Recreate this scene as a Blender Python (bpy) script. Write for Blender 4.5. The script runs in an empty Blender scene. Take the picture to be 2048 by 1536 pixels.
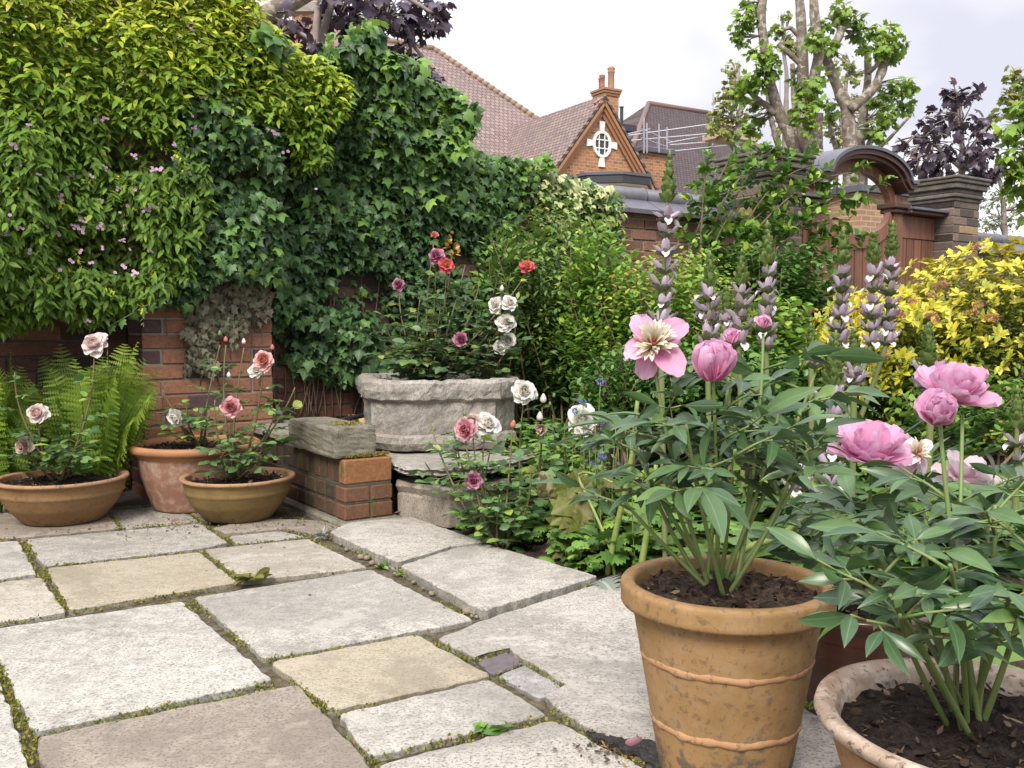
import bpy, math, random
import numpy as np
from mathutils import Vector
random.seed(7); R = np.random.default_rng(11)
S = bpy.context.scene; COL = S.collection
rad = math.radians
# ------------------------------------------------------------------ camera
H, F, PITCH = 0.85, 1850.0, 3.65
cam = bpy.data.cameras.new('camera'); camo = bpy.data.objects.new('camera', cam); COL.objects.link(camo)
camo.location = (0, 0, H); camo.rotation_euler = (rad(90 - PITCH), 0, 0)
cam.sensor_width = 36; cam.lens = 36 * F / 2048; cam.clip_start = 0.05; cam.clip_end = 3000
S.camera = camo
# ------------------------------------------------------------------ sky, sun, exposure
SUN_EL, SUN_AZ = 46.0, -162.0          # azimuth from +Y, clockwise seen from above: left of the view, a little behind the camera
w = bpy.data.worlds.new('World'); S.world = w; w.use_nodes = True
nt = w.node_tree; nt.nodes.clear()
def wn(t, **k):
    n = nt.nodes.new(t)
    for a, b in k.items(): setattr(n, a, b)
    return n
out = wn('ShaderNodeOutputWorld'); sky = wn('ShaderNodeTexSky', sky_type='NISHITA', sun_disc=False)
sky.sun_elevation = rad(SUN_EL); sky.sun_rotation = rad(SUN_AZ)
bg1 = wn('ShaderNodeBackground'); bg1.inputs[1].default_value = 0.1; nt.links.new(sky.outputs[0], bg1.inputs[0])
tc = wn('ShaderNodeTexCoord'); sp = wn('ShaderNodeSeparateXYZ'); nt.links.new(tc.outputs['Generated'], sp.inputs[0])
def wm(op, a, b=None):
    n = wn('ShaderNodeMath', operation=op)
    for i, v in enumerate((a, b)):
        if v is None: continue
        if isinstance(v, (int, float)): n.inputs[i].default_value = v
        else: nt.links.new(v, n.inputs[i])
    return n.outputs[0]
zc = wm('MAXIMUM', sp.outputs[2], 0.0); den = wm('ADD', zc, 0.22)
cx = wm('DIVIDE', sp.outputs[0], den); cy = wm('DIVIDE', sp.outputs[1], den)
cv = wn('ShaderNodeCombineXYZ'); nt.links.new(cx, cv.inputs[0]); nt.links.new(cy, cv.inputs[1])
n1 = wn('ShaderNodeTexNoise'); n1.inputs['Scale'].default_value = 0.85; n1.inputs['Detail'].default_value = 5; n1.inputs['Roughness'].default_value = .5
n1.inputs['Distortion'].default_value = .4
nt.links.new(cv.outputs[0], n1.inputs['Vector'])
cr = wn('ShaderNodeValToRGB'); e = cr.color_ramp.elements
e[0].position = .40; e[0].color = (.62, .615, .70, 1); e[1].position = .60; e[1].color = (1.0, .985, 1.0, 1)
nt.links.new(n1.outputs[0], cr.inputs[0])
gain = wn('ShaderNodeMapRange'); gain.inputs[1].default_value = .28; gain.inputs[2].default_value = 1.0
gain.inputs[3].default_value = .74; gain.inputs[4].default_value = 1.85; nt.links.new(zc, gain.inputs[0])
bg2 = wn('ShaderNodeBackground'); nt.links.new(cr.outputs[0], bg2.inputs[0]); nt.links.new(gain.outputs[0], bg2.inputs[1])
mx = wn('ShaderNodeMixShader'); mx.inputs[0].default_value = .95
nt.links.new(bg1.outputs[0], mx.inputs[1]); nt.links.new(bg2.outputs[0], mx.inputs[2]); nt.links.new(mx.outputs[0], out.inputs[0])
sl = bpy.data.lights.new('sun', 'SUN'); sl.energy = 2.6; sl.angle = rad(22); sl.color = (1, .93, .82)
so = bpy.data.objects.new('sun', sl); COL.objects.link(so)
_d = Vector((math.sin(rad(SUN_AZ)) * math.cos(rad(SUN_EL)), math.cos(rad(SUN_AZ)) * math.cos(rad(SUN_EL)), math.sin(rad(SUN_EL))))
so.rotation_euler = (-_d).to_track_quat('-Z', 'Y').to_euler()
S.view_settings.view_transform = 'Standard'; S.view_settings.look = 'None'; S.view_settings.gamma = 1
S.view_settings.use_curve_mapping = False; S.view_settings.exposure = 0.85
S.cycles.max_bounces = 8; S.cycles.transparent_max_bounces = 4; S.cycles.use_denoising = True
# ------------------------------------------------------------------ places measured from the photograph (2048 x 1536)
CP_, SP_ = math.cos(rad(PITCH)), math.sin(rad(PITCH))
def ray(px, py):
    x = (px - 1024) / F; y = -(py - 768) / F
    return np.array([x, CP_ + y * SP_, -SP_ + y * CP_])
CAMP = np.array([0, 0, H])
def W(px, py, Y):
    d = ray(px, py); return CAMP + d * (Y / d[1])
def G(px, py, z=0.0):
    d = ray(px, py); return CAMP + d * ((z - H) / d[2])
U = np.array([.825, .565, 0]); U /= np.linalg.norm(U); N_ = np.array([U[1], -U[0], 0]); O = np.array([-1.53, 4.66, 0]); Zv = np.array([0, 0, 1.]); UPV = Zv
def wp(s, v, z): return O + U * s + N_ * v + Zv * z        # garden wall frame: along, out towards the terrace, up
def sv(p): q = np.asarray(p) - O; return q @ U, q @ N_
def WV(px, py, v):
    d = ray(px, py); t = ((O + N_ * v - CAMP) @ N_) / (d @ N_); p = CAMP + d * t
    return (p - O) @ U, p[2]
# ------------------------------------------------------------------ objects
OFF = {}
def props(o, label, cat, group=None, kind='thing'):
    if label: o['label'] = label
    if cat: o['category'] = cat
    if group: o['group'] = group
    o['kind'] = kind
    return o
def thing(name, label, cat, loc, group=None):
    o = bpy.data.objects.new(name, None); COL.objects.link(o); o.location = tuple(map(float, loc)); o.empty_display_size = .05
    OFF[o.name] = np.array(loc, float); return props(o, label, cat, group)
def link(name, me, parent=None):
    o = bpy.data.objects.new(name, me); COL.objects.link(o)
    if parent is not None: o.parent = parent
    return o
def mkmesh(name, V, faces, mat, parent=None, smooth=False, tint=None, flat_lens=None):
    """V (n,3) world coordinates; faces: list of index tuples, or (flat indices, lengths)."""
    off = OFF.get(parent.name) if parent is not None else None
    V = np.asarray(V, float)
    if off is not None: V = V - off
    if isinstance(faces, tuple): flat, lens = faces
    else:
        lens = np.array([len(f) for f in faces], np.int32); flat = np.array([i for f in faces for i in f], np.int32)
    me = bpy.data.meshes.new(name)
    me.vertices.add(len(V)); me.vertices.foreach_set('co', V.astype(np.float32).ravel())
    me.loops.add(len(flat)); me.loops.foreach_set('vertex_index', flat.astype(np.int32))
    me.polygons.add(len(lens)); st = np.zeros(len(lens), np.int32); st[1:] = np.cumsum(lens)[:-1]
    me.polygons.foreach_set('loop_start', st)
    me.polygons.foreach_set('use_smooth', np.full(len(lens), bool(smooth)))
    if tint is not None:
        a = me.attributes.new('tint', 'FLOAT_COLOR', 'POINT'); a.data.foreach_set('color', np.asarray(tint, np.float32).ravel())
    me.update(calc_edges=True); me.validate()
    if mat is not None: me.materials.append(mat)
    o = link(name, me, parent)
    if parent is not None: OFF[o.name] = off if off is not None else np.zeros(3)
    return o
class MB:
    def __init__(s): s.v = []; s.f = []; s.t = []; s.n = 0
    def add(s, V, faces, tint=(.5, 0, .5, .5)):
        V = np.asarray(V, float); s.v.append(V); s.f += [tuple(int(i) + s.n for i in f) for f in faces]
        s.t.append(np.tile(np.array(tint, float), (len(V), 1))); s.n += len(V); return s
    def box(s, a, b, fr=None, tint=(.5, 0, .5, .5), ch=0.0):
        """box between corners a, b given in frame fr(x, y, z) -> world; ch chamfers it."""
        a, b = np.minimum(a, b), np.maximum(a, b); fr = fr or (lambda x, y, z: np.array([x, y, z]))
        if ch <= 0:
            P = [(a[0], a[1], a[2]), (b[0], a[1], a[2]), (b[0], b[1], a[2]), (a[0], b[1], a[2]), (a[0], a[1], b[2]), (b[0], a[1], b[2]), (b[0], b[1], b[2]), (a[0], b[1], b[2])]
            return s.add([fr(*p) for p in P], [(3, 2, 1, 0), (4, 5, 6, 7), (0, 1, 5, 4), (1, 2, 6, 5), (2, 3, 7, 6), (3, 0, 4, 7)], tint)
        P = []; idx = {}
        for ix in (0, 1):
            for iy in (0, 1):
                for iz in (0, 1):
                    for ax in range(3):
                        p = [(a[0], b[0])[ix], (a[1], b[1])[iy], (a[2], b[2])[iz]]
                        for k in range(3):
                            if k != ax: p[k] += ch if (ix, iy, iz)[k] == 0 else -ch
                        idx[ix, iy, iz, ax] = len(P); P.append(fr(*p))
        f = []
        for ax in range(3):
            o1, o2 = [k for k in range(3) if k != ax]
            for sgn in (0, 1):
                q = []
                for (p, r_) in ((0, 0), (1, 0), (1, 1), (0, 1)):
                    c = [0, 0, 0]; c[ax] = sgn; c[o1] = p; c[o2] = r_; q.append(idx[c[0], c[1], c[2], ax])
                f.append(tuple(q))
            for p in (0, 1):
                for r_ in (0, 1):
                    q = []
                    for (t, axx) in ((0, o1), (1, o1), (1, o2), (0, o2)):
                        c = [0, 0, 0]; c[ax] = t; c[o1] = p; c[o2] = r_; q.append(idx[c[0], c[1], c[2], axx])
                    f.append(tuple(q))
        for ix in (0, 1):
            for iy in (0, 1):
                for iz in (0, 1): f.append(tuple(idx[ix, iy, iz, k] for k in range(3)))
        return s.add(P, f, tint)
    def tube(s, pts, rr, n=6, tint=(.5, 0, .5, .5), cap=True):
        pts = np.asarray(pts, float); m = len(pts); rr = np.broadcast_to(np.asarray(rr, float), (m,)) if np.ndim(rr) else np.full(m, rr)
        D = np.gradient(pts, axis=0); D /= np.linalg.norm(D, axis=1)[:, None] + 1e-9
        ref = np.array([0, 0, 1.]) if abs(D[:, 2].mean()) < .8 else np.array([1., 0, 0])
        A = np.cross(D, ref); A /= np.linalg.norm(A, axis=1)[:, None] + 1e-9; B = np.cross(D, A)
        th = np.arange(n) * 2 * math.pi / n
        V = (pts[:, None] + rr[:, None, None] * (np.cos(th)[None, :, None] * A[:, None] + np.sin(th)[None, :, None] * B[:, None])).reshape(-1, 3)
        f = [(i * n + j, i * n + (j + 1) % n, (i + 1) * n + (j + 1) % n, (i + 1) * n + j) for i in range(m - 1) for j in range(n)]
        if cap: f += [tuple(range(n - 1, -1, -1)), tuple((m - 1) * n + j for j in range(n))]
        return s.add(V, f, tint)
    def lathe(s, prof, c, n=48, rf=None, tint=(.5, 0, .5, .5), jit=0.0, cap=True):
        """prof: (r, z) pairs round the vertical through c; rf(angle) scales the radius."""
        th = np.arange(n) * 2 * math.pi / n; V = []
        rs = np.array([rf(t) for t in th]) if rf else np.ones(n)
        ph = R.random(6) * 6.28
        for (r_, z) in prof:
            wob = 1 + jit * (np.sin(2 * th + ph[0]) + .6 * np.sin(3 * th + ph[1] + z * 5) + .4 * np.sin(7 * th + ph[2] + z * 21))
            V.append(np.stack([c[0] + r_ * rs * wob * np.cos(th), c[1] + r_ * rs * wob * np.sin(th), np.full(n, c[2] + z) + jit * .1 * r_ * np.sin(5 * th + ph[3])], 1))
        m = len(prof); V = np.concatenate(V)
        f = [(i * n + j, i * n + (j + 1) % n, (i + 1) * n + (j + 1) % n, (i + 1) * n + j) for i in range(m - 1) for j in range(n)]
        if cap: f += [tuple(range(n - 1, -1, -1)), tuple((m - 1) * n + j for j in range(n))]
        return s.add(V, f, tint)
    def prism(s, poly, z0, z1, tint=(.5, 0, .5, .5)):
        n = len(poly); V = [(p[0], p[1], z0) for p in poly] + [(p[0], p[1], z1) for p in poly]
        return s.add(V, [tuple(range(n - 1, -1, -1)), tuple(range(n, 2 * n))] + [(i, (i + 1) % n, n + (i + 1) % n, n + i) for i in range(n)], tint)
    def build(s, name, mat, parent=None, smooth=False):
        return mkmesh(name, np.concatenate(s.v), s.f, mat, parent, smooth, np.concatenate(s.t))
# ------------------------------------------------------------------ leaf templates and scattering
def leaf_t(rows, fold=.25):
    V = []; F_ = []; prev = None
    for (y, hw) in rows:
        if hw <= 0: V.append((0, y, 0)); cur = (len(V) - 1,) * 3
        else:
            V += [(-hw, y, fold * hw), (0, y, 0), (hw, y, fold * hw)]; cur = (len(V) - 3, len(V) - 2, len(V) - 1)
        if prev:
            for k in (0, 1):
                q = [prev[k], prev[k + 1], cur[k + 1], cur[k]]; u = []
                for i in q:
                    if i not in u: u.append(i)
                if len(u) > 2: F_.append(tuple(u))
        prev = cur
    return np.array(V, float), F_
def fan_t(half, cy=.35, droop=.18):
    pts = list(half) + [(-x, y) for (x, y) in reversed(half) if x > 0]
    V = [(0, cy, .05)] + [(x, y, -droop * (x * x + (y - cy) ** 2) * 1.6 + .05 * ((i % 2) - .5)) for i, (x, y) in enumerate(pts)]
    n = len(pts); return np.array(V, float), [(0, 1 + i, 1 + (i + 1) % n) for i in range(n)]
T_DIA = leaf_t([(0, 0), (.42, .24), (1, 0)], .3)
T_LANCE = leaf_t([(0, 0), (.25, .17), (.55, .19), (.82, .09), (1, 0)], .3)
T_OVAL = leaf_t([(0, 0), (.12, .2), (.4, .33), (.7, .27), (.9, .11), (1, 0)], .22)
T_PEONY = leaf_t([(0, .0), (.12, .05), (.28, .13), (.45, .185), (.62, .18), (.78, .125), (.9, .06), (1, 0)], .28)
T_STRAP = leaf_t([(0, .03), (.2, .05), (.5, .055), (.8, .035), (1, 0)], .5)
T_IVY = fan_t([(0, .08), (.2, -.04), (.42, .06), (.38, .27), (.56, .5), (.3, .55), (.15, .76), (0, 1)], .33, .25)
T_PLANE = fan_t([(0, .1), (.25, 0), (.46, .08), (.38, .2), (.64, .42), (.52, .48), (.6, .7), (.32, .6), (.28, .68), (.2, .84), (.09, .86), (0, 1.02)], .35, .3)
T_ROUND = fan_t([(0, .12), (.2, 0), (.4, .1), (.38, .25), (.55, .35), (.46, .5), (.5, .72), (.3, .7), (.2, .92), (.1, .86), (0, .95)], .42, .25)
def _acan():
    V = []; F_ = []; n = 9
    for i in range(n):
        y = i / (n - 1); wv = .30 * math.sin(math.pi * min(1, y * .85 + .12)) ** .8
        V += [(0, y, 0)]
        ym = min(1, y + .09); V += [(-wv * 1.15, ym, .10 * wv), (wv * 1.15, ym, .10 * wv), (-wv * .35, y + .01, .12 * wv), (wv * .35, y + .01, .12 * wv)]
    for i in range(n - 1):
        a, b = i * 5, (i + 1) * 5
        F_ += [(a, b, b + 3, a + 3), (a, a + 4, b + 4, b), (a + 3, b + 3, a + 1), (a + 4, a + 2, b + 4)]
    return np.array(V, float), F_
T_ACAN = _acan()
def _pinna():
    V = [(0, 0, 0)]; F_ = []; k = 7
    for i in range(k):
        y0 = i / k; y1 = (i + .75) / k; hw = .15 * (1 - .8 * y0)
        b = len(V); V += [(0, y0, 0), (0, min(1, (i + 1) / k), 0), (-hw, y1, .02), (hw, y1, .02), (-hw * .9, y0 + .35 / k, .02), (hw * .9, y0 + .35 / k, .02)]
        F_ += [(b, b + 1, b + 2, b + 4), (b, b + 5, b + 3, b + 1)]
    return np.array(V, float), F_
T_PINNA = _pinna()
def petal_t(nx=5, ny=5, hw=.42, cup=.35, ruf=0.0, top=.86, pw=.55):
    V = []; F_ = []
    for j in range(ny):
        t = j / (ny - 1); ww = hw * math.sin(math.pi * (.06 + t * top)) ** pw
        for i in range(nx):
            x = -1 + 2 * i / (nx - 1)
            V.append((x * ww, t + (-.10 * x * x if j == ny - 1 else 0), cup * x * x * ww + ruf * math.sin(i * 2.4 + j) * t))
    for j in range(ny - 1):
        for i in range(nx - 1): a = j * nx + i; F_.append((a, a + 1, a + nx + 1, a + nx))
    return np.array(V, float), F_
T_PETAL = petal_t(); T_PETALR = petal_t(5, 5, .42, .5, .07); T_THIN = petal_t(3, 4, .10, .3, .03, .8)
T_GUARD = petal_t(7, 7, .40, .42, .055, .84, .5)
def nrm(a): return a / (np.linalg.norm(a, axis=-1, keepdims=True) + 1e-9)
def rnd(n, a=1.0): return R.normal(0, a, (n, 3))
class Lf:
    def __init__(s): s.d = []
    def add(s, P, T, N, L, wd=1.0, curl=0.0, r=None, g=0.0):
        P = np.atleast_2d(P).astype(float); n = len(P)
        bc = lambda a: np.broadcast_to(np.asarray(a, float), (n, 3)).copy(); b1 = lambda a: np.broadcast_to(np.asarray(a, float), (n,)).copy()
        s.d.append((P, bc(T), bc(N), b1(L), b1(wd), b1(curl), R.random(n) if r is None else b1(r), b1(g))); return s
    def build(s, tmpl, name, mat, parent=None, smooth=True, filt=None, extra=None):
        P, T, N, L, wd, cu, r_, g_ = [np.concatenate([d[k] for d in s.d]) for k in range(8)]
        if filt is not None:
            k = filt(P); P, T, N, L, wd, cu, r_, g_ = (q[k] for q in (P, T, N, L, wd, cu, r_, g_))
        V0, F0 = tmpl; n, k = len(P), len(V0)
        T = nrm(T); N = nrm(N - (N * T).sum(1, keepdims=True) * T); B = np.cross(T, N)
        x = V0[:, 0][None] * wd[:, None]; y = np.broadcast_to(V0[:, 1][None], (n, k)); z = V0[:, 2][None] + cu[:, None] * (V0[:, 1] ** 2)[None]
        V = P[:, None] + L[:, None, None] * (x[..., None] * B[:, None] + y[..., None] * T[:, None] + z[..., None] * N[:, None])
        lens = np.array([len(f) for f in F0], np.int32); flat = np.array([i for f in F0 for i in f], np.int32)
        flat = (flat[None] + (np.arange(n) * k)[:, None]).ravel(); lens = np.tile(lens, n)
        xm = np.abs(V0[:, 0]).max() + 1e-9; t = np.empty((n, k, 4))
        t[..., 0] = r_[:, None]; t[..., 1] = g_[:, None]; t[..., 2] = (V0[:, 0] / xm * .5 + .5)[None]; t[..., 3] = V0[:, 1][None]
        V = V.reshape(-1, 3); t = t.reshape(-1, 4)
        if extra is not None and extra.n:
            flat = np.r_[flat, np.array([i for f in extra.f for i in f], np.int64) + len(V)]; lens = np.r_[lens, [len(f) for f in extra.f]]
            V = np.concatenate([V] + extra.v); t = np.concatenate([t] + extra.t)
        return mkmesh(name, V, (flat, lens), mat, parent, smooth, t)
def inpoly(x, y, poly):
    x = np.asarray(x); y = np.asarray(y); c = np.zeros(x.shape, bool); n = len(poly)
    for i in range(n):
        (x0, y0), (x1, y1) = poly[i], poly[(i + 1) % n]
        c ^= ((y0 > y) != (y1 > y)) & (x < (x1 - x0) * (y - y0) / (y1 - y0 + 1e-12) + x0)
    return c
def pnoise(a, b, sc, seed=0):
    q = np.random.default_rng(seed); o = 0
    for k in range(5):
        th = q.random() * 6.28; ph = q.random() * 6.28; f = sc * (.6 + q.random() * 1.6); o = o + np.sin((a * math.cos(th) + b * math.sin(th)) * f + ph)
    return o / 3.2
def curve(p0, p1, p2, n=10):
    t = np.linspace(0, 1, n)[:, None]; p0, p1, p2 = map(np.asarray, (p0, p1, p2))
    return (1 - t) ** 2 * p0 + 2 * t * (1 - t) * p1 + t * t * p2
def poly3(pts, n=24):
    pts = np.asarray(pts, float); d = np.r_[0, np.cumsum(np.linalg.norm(np.diff(pts, axis=0), axis=1))]; t = np.linspace(0, d[-1], n)
    P = np.stack([np.interp(t, d, pts[:, k]) for k in range(3)], 1)
    for _ in range(2): P[1:-1] = (P[:-2] + 2 * P[1:-1] + P[2:]) / 4
    return P
# ------------------------------------------------------------------ materials
class NT:
    def __init__(s, name):
        s.m = bpy.data.materials.new(name); s.m.use_nodes = True; s.nt = s.m.node_tree; s.nt.nodes.clear()
        s.out = s.nt.nodes.new('ShaderNodeOutputMaterial')
    def n(s, t, ins=None, **k):
        n = s.nt.nodes.new(t)
        for a, b in k.items(): setattr(n, a, b)
        for a, b in (ins or {}).items(): s.set(n.inputs[a], b)
        return n
    def set(s, sock, v):
        if isinstance(v, bpy.types.NodeSocket): s.nt.links.new(v, sock)
        elif isinstance(v, (tuple, list)) and len(v) == 3 and sock.type == 'RGBA': sock.default_value = (*v, 1)
        else: sock.default_value = v
    def math(s, op, a, b=0.0, c=None):
        n = s.nt.nodes.new('ShaderNodeMath'); n.operation = op; s.set(n.inputs[0], a); s.set(n.inputs[1], b)
        if c is not None: s.set(n.inputs[2], c)
        return n.outputs[0]
    def noise(s, vec, scale, detail=4, rough=.55, dist=0): return s.n('ShaderNodeTexNoise', {'Vector': vec, 'Scale': scale, 'Detail': detail, 'Roughness': rough, 'Distortion': dist}).outputs[0]
    def ramp(s, fac, stops, interp='LINEAR'):
        n = s.nt.nodes.new('ShaderNodeValToRGB'); e = n.color_ramp.elements; n.color_ramp.interpolation = interp
        while len(e) < len(stops): e.new(.5)
        for i, (p, c) in enumerate(stops): e[i].position = p; e[i].color = (*c, 1) if len(c) == 3 else c
        s.set(n.inputs[0], fac); return n.outputs[0]
    def mix(s, f, a, b, mode='MIX'):
        n = s.nt.nodes.new('ShaderNodeMix'); n.data_type = 'RGBA'; n.blend_type = mode
        s.set(n.inputs[0], f); s.set(n.inputs[6], a); s.set(n.inputs[7], b); return n.outputs[2]
    def mask(s, v, a, b):
        n = s.nt.nodes.new('ShaderNodeMapRange'); n.interpolation_type = 'SMOOTHSTEP'; s.set(n.inputs[0], v)
        n.inputs[1].default_value = a; n.inputs[2].default_value = b; return n.outputs[0]
    def obj(s): return s.n('ShaderNodeTexCoord').outputs['Object']
    def bump(s, h, strength=.5, dist=.01): return s.n('ShaderNodeBump', {'Height': h, 'Strength': strength, 'Distance': dist}).outputs[0]
    def tint(s):
        a = s.n('ShaderNodeAttribute', attribute_name='tint'); c = s.n('ShaderNodeSeparateColor', {0: a.outputs['Color']})
        return c.outputs[0], c.outputs[1], c.outputs[2], a.outputs['Alpha']
    def pbr(s, col, rough=.7, normal=None, spec=.5, **k):
        ins = {'Base Color': col, 'Roughness': rough, 'Specular IOR Level': spec, **k}
        if normal is not None: ins['Normal'] = normal
        b = s.n('ShaderNodeBsdfPrincipled', ins); s.nt.links.new(b.outputs[0], s.out.inputs[0]); return s.m
    def leaf(s, col, rough=.5, tr=.25, spec=.5, trcol=None, normal=None):
        ins = {'Base Color': col, 'Roughness': rough, 'Specular IOR Level': spec}
        if normal is not None: ins['Normal'] = normal
        b = s.n('ShaderNodeBsdfPrincipled', ins)
        t = s.n('ShaderNodeBsdfTranslucent', {'Color': col if trcol is None else trcol})
        m = s.n('ShaderNodeMixShader', {0: tr, 1: b.outputs[0], 2: t.outputs[0]}); s.nt.links.new(m.outputs[0], s.out.inputs[0]); return s.m
LK = (1.75, 1.66, 1.3)
def leaf_mat(name, stops, rough=.5, tr=.25, spec=.5, vein=None, vw=.06, mottle=.25, lk=LK):
    q = NT(name); r_, g_, x, y = q.tint(); c = q.ramp(r_, [(p_, tuple(min(.7, k_ * l_) for k_, l_ in zip(c_, lk))) for p_, c_ in stops])
    o = q.obj(); nz = q.noise(o, 60, 2); c = q.mix(mottle, c, q.ramp(nz, [(.3, (.35, .35, .35)), (.7, (1, 1, 1))]), 'MULTIPLY')
    if vein:
        d = q.math('ABSOLUTE', q.math('SUBTRACT', x, .5)); m = q.math('SUBTRACT', 1.0, q.mask(d, vw * .4, vw))
        c = q.mix(q.math('MULTIPLY', m, .7), c, vein)
    return q.leaf(c, rough, tr, spec)
def petal_mat(name, base, tip, inner=None, rough=.55, tr=.3):
    q = NT(name); r_, g_, x, y = q.tint(); c = q.mix(q.mask(y, .1, .9), base, tip)
    if inner: c = q.mix(g_, c, inner)
    sv_ = q.n('ShaderNodeCombineXYZ', {0: q.math('MULTIPLY', x, 16.0), 1: q.math('MULTIPLY', y, 1.6), 2: q.math('MULTIPLY', r_, 30.0)}).outputs[0]; sn = q.noise(sv_, 1.0, 3, .6)
    c = q.mix(.5, c, q.ramp(sn, [(.3, (.74, .70, .72)), (.65, (1.06, 1.06, 1.06))]), 'MULTIPLY')
    d = q.math('MULTIPLY_ADD', r_, .2, .8); c = q.mix(1.0, c, q.n('ShaderNodeCombineColor', {0: d, 1: d, 2: d}).outputs[0], 'MULTIPLY')
    return q.leaf(c, rough, tr, .3)
def plain(name, col, rough=.6, var=.3, scale=40, bump=.2, spec=.5, metal=0.0):
    q = NT(name); o = q.obj(); nz = q.noise(o, scale, 4)
    c = q.mix(var, col, q.ramp(nz, [(.3, tuple(k * .45 for k in col)), (.7, tuple(min(1, k * 1.3) for k in col))]))
    return q.pbr(c, rough, q.bump(nz, bump, .004), spec, Metallic=metal)
def stem_mat(name, a, b): 
    q = NT(name); r_, g_, x, y = q.tint(); nz = q.noise(q.obj(), 50, 2)
    return q.pbr(q.mix(q.mask(nz, .35, .65), a, b), .55)
def brick_tint(name, stops, mortar, grime=(.05, .05, .045), gr=.35, bump=.5, moss=None):
    """real brick meshes: tint r picks the brick's colour, g = 1 is mortar"""
    q = NT(name); r_, g_, x, y = q.tint(); o = q.obj()
    fine = q.noise(o, 55, 5, .65); big = q.noise(o, 2.2, 3)
    c = q.ramp(r_, stops); c = q.mix(.55, c, q.ramp(fine, [(.3, (.35, .33, .33)), (.68, (1.05, 1.05, 1.05))]), 'MULTIPLY')
    mo = q.mix(.5, mortar, q.ramp(fine, [(.3, (.4, .4, .4)), (.7, (1, 1, 1))]), 'MULTIPLY')
    c = q.mix(g_, c, mo)
    c = q.mix(q.math('MULTIPLY', q.mask(big, .5, .72), gr), c, grime)
    sp_ = q.mask(q.noise(o, 130, 2), .68, .74); c = q.mix(q.math('MULTIPLY', sp_, .35), c, (.55, .52, .48))
    if moss: c = q.mix(q.math('MULTIPLY', q.mask(q.noise(o, 9, 4), .55, .66), .8), c, moss)
    return q.pbr(c, .85, q.bump(fine, bump, .006), .25)
def brick_tex(name, c1, c2, c3, mortar, bw=.225, rh=.075, ms=.006, axes='xz', zs=1.0, bump=.4, grime=.35, squash=1.0, rot=0.0):
    q = NT(name); o = q.obj()
    if rot: o = q.n('ShaderNodeVectorRotate', {'Vector': o, 'Angle': rot}, rotation_type='Z_AXIS').outputs[0]
    sp_ = q.n('ShaderNodeSeparateXYZ', {0: o}); ax = {'x': sp_.outputs[0], 'y': sp_.outputs[1], 'z': sp_.outputs[2]}
    v = q.n('ShaderNodeCombineXYZ', {0: ax[axes[0]], 1: q.math('MULTIPLY', ax[axes[1]], zs)}).outputs[0]
    b = q.n('ShaderNodeTexBrick', {'Vector': v, 'Color1': c1, 'Color2': c2, 'Mortar': mortar, 'Scale': 1.0, 'Mortar Size': ms, 'Mortar Smooth': .2, 'Bias': 0.0, 'Brick Width': bw, 'Row Height': rh})
    b.squash = squash
    nz = q.noise(o, 1.1, 4); fine = q.noise(o, 24, 3)
    c = q.mix(q.math('MULTIPLY', q.mask(nz, .42, .7), grime), b.outputs[0], c3)
    c = q.mix(.4, c, q.ramp(fine, [(.3, (.5, .5, .5)), (.7, (1.1, 1.1, 1.1))]), 'MULTIPLY')
    return q.pbr(c, .85, q.bump(b.outputs[1], -bump, .02), .3)
def stone_mat(name, base, light, dark, scale=1.0, pale=.5, cracks=True, spots=True):
    q = NT(name); o = q.obj(); r_, g_, x, y = q.tint()
    ov = q.n('ShaderNodeVectorMath', {0: o, 1: q.n('ShaderNodeCombineXYZ', {0: q.math('MULTIPLY', r_, 40.0), 1: q.math('MULTIPLY', r_, 23.0)}).outputs[0]}, operation='ADD').outputs[0]
    big = q.noise(ov, 2.3 * scale, 5, .6, .6); mid = q.noise(ov, 26 * scale, 6, .72); fine = q.noise(ov, 135 * scale, 3, .75)
    c = q.mix(q.mask(big, .3, .7), base, light)
    c = q.mix(q.math('MULTIPLY', q.mask(mid, .40, .62), pale), c, tuple(min(1, k * 1.3) for k in light))
    c = q.mix(q.math('MULTIPLY', q.math('SUBTRACT', 1.0, q.mask(fine, .38, .50)), .8), c, dark)
    c = q.mix(q.math('MULTIPLY', q.math('SUBTRACT', 1.0, q.mask(mid, .30, .44)), .5), c, dark)
    st_ = q.mask(q.noise(ov, 1.3 * scale, 6, .75, 1.2), .46, .60); c = q.mix(q.math('MULTIPLY', st_, .52), c, tuple(k * .62 for k in base))
    ed = q.mask(q.noise(ov, 4.5 * scale, 5, .7, .5), .56, .66); c = q.mix(q.math('MULTIPLY', ed, .5), c, tuple(min(1, k * 1.12) for k in light))
    if spots:
        vo = q.n('ShaderNodeTexVoronoi', {'Vector': ov, 'Scale': 5.0}); d = vo.outputs['Distance']
        big2 = q.mask(q.n('ShaderNodeSeparateColor', {0: vo.outputs['Color']}).outputs[0], .86, .9)
        c = q.mix(q.math('MULTIPLY', q.math('MULTIPLY', q.math('SUBTRACT', 1.0, q.mask(d, .06, .11)), big2), .7), c, (.72, .72, .68))
    c = q.mix(q.math('MULTIPLY', g_, .85), c, (.06, .06, .045))
    h = q.math('ADD', q.math('MULTIPLY', mid, .6), q.math('MULTIPLY', fine, .4))
    return q.pbr(c, .82, q.bump(h, .45, .006), .3)
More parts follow.
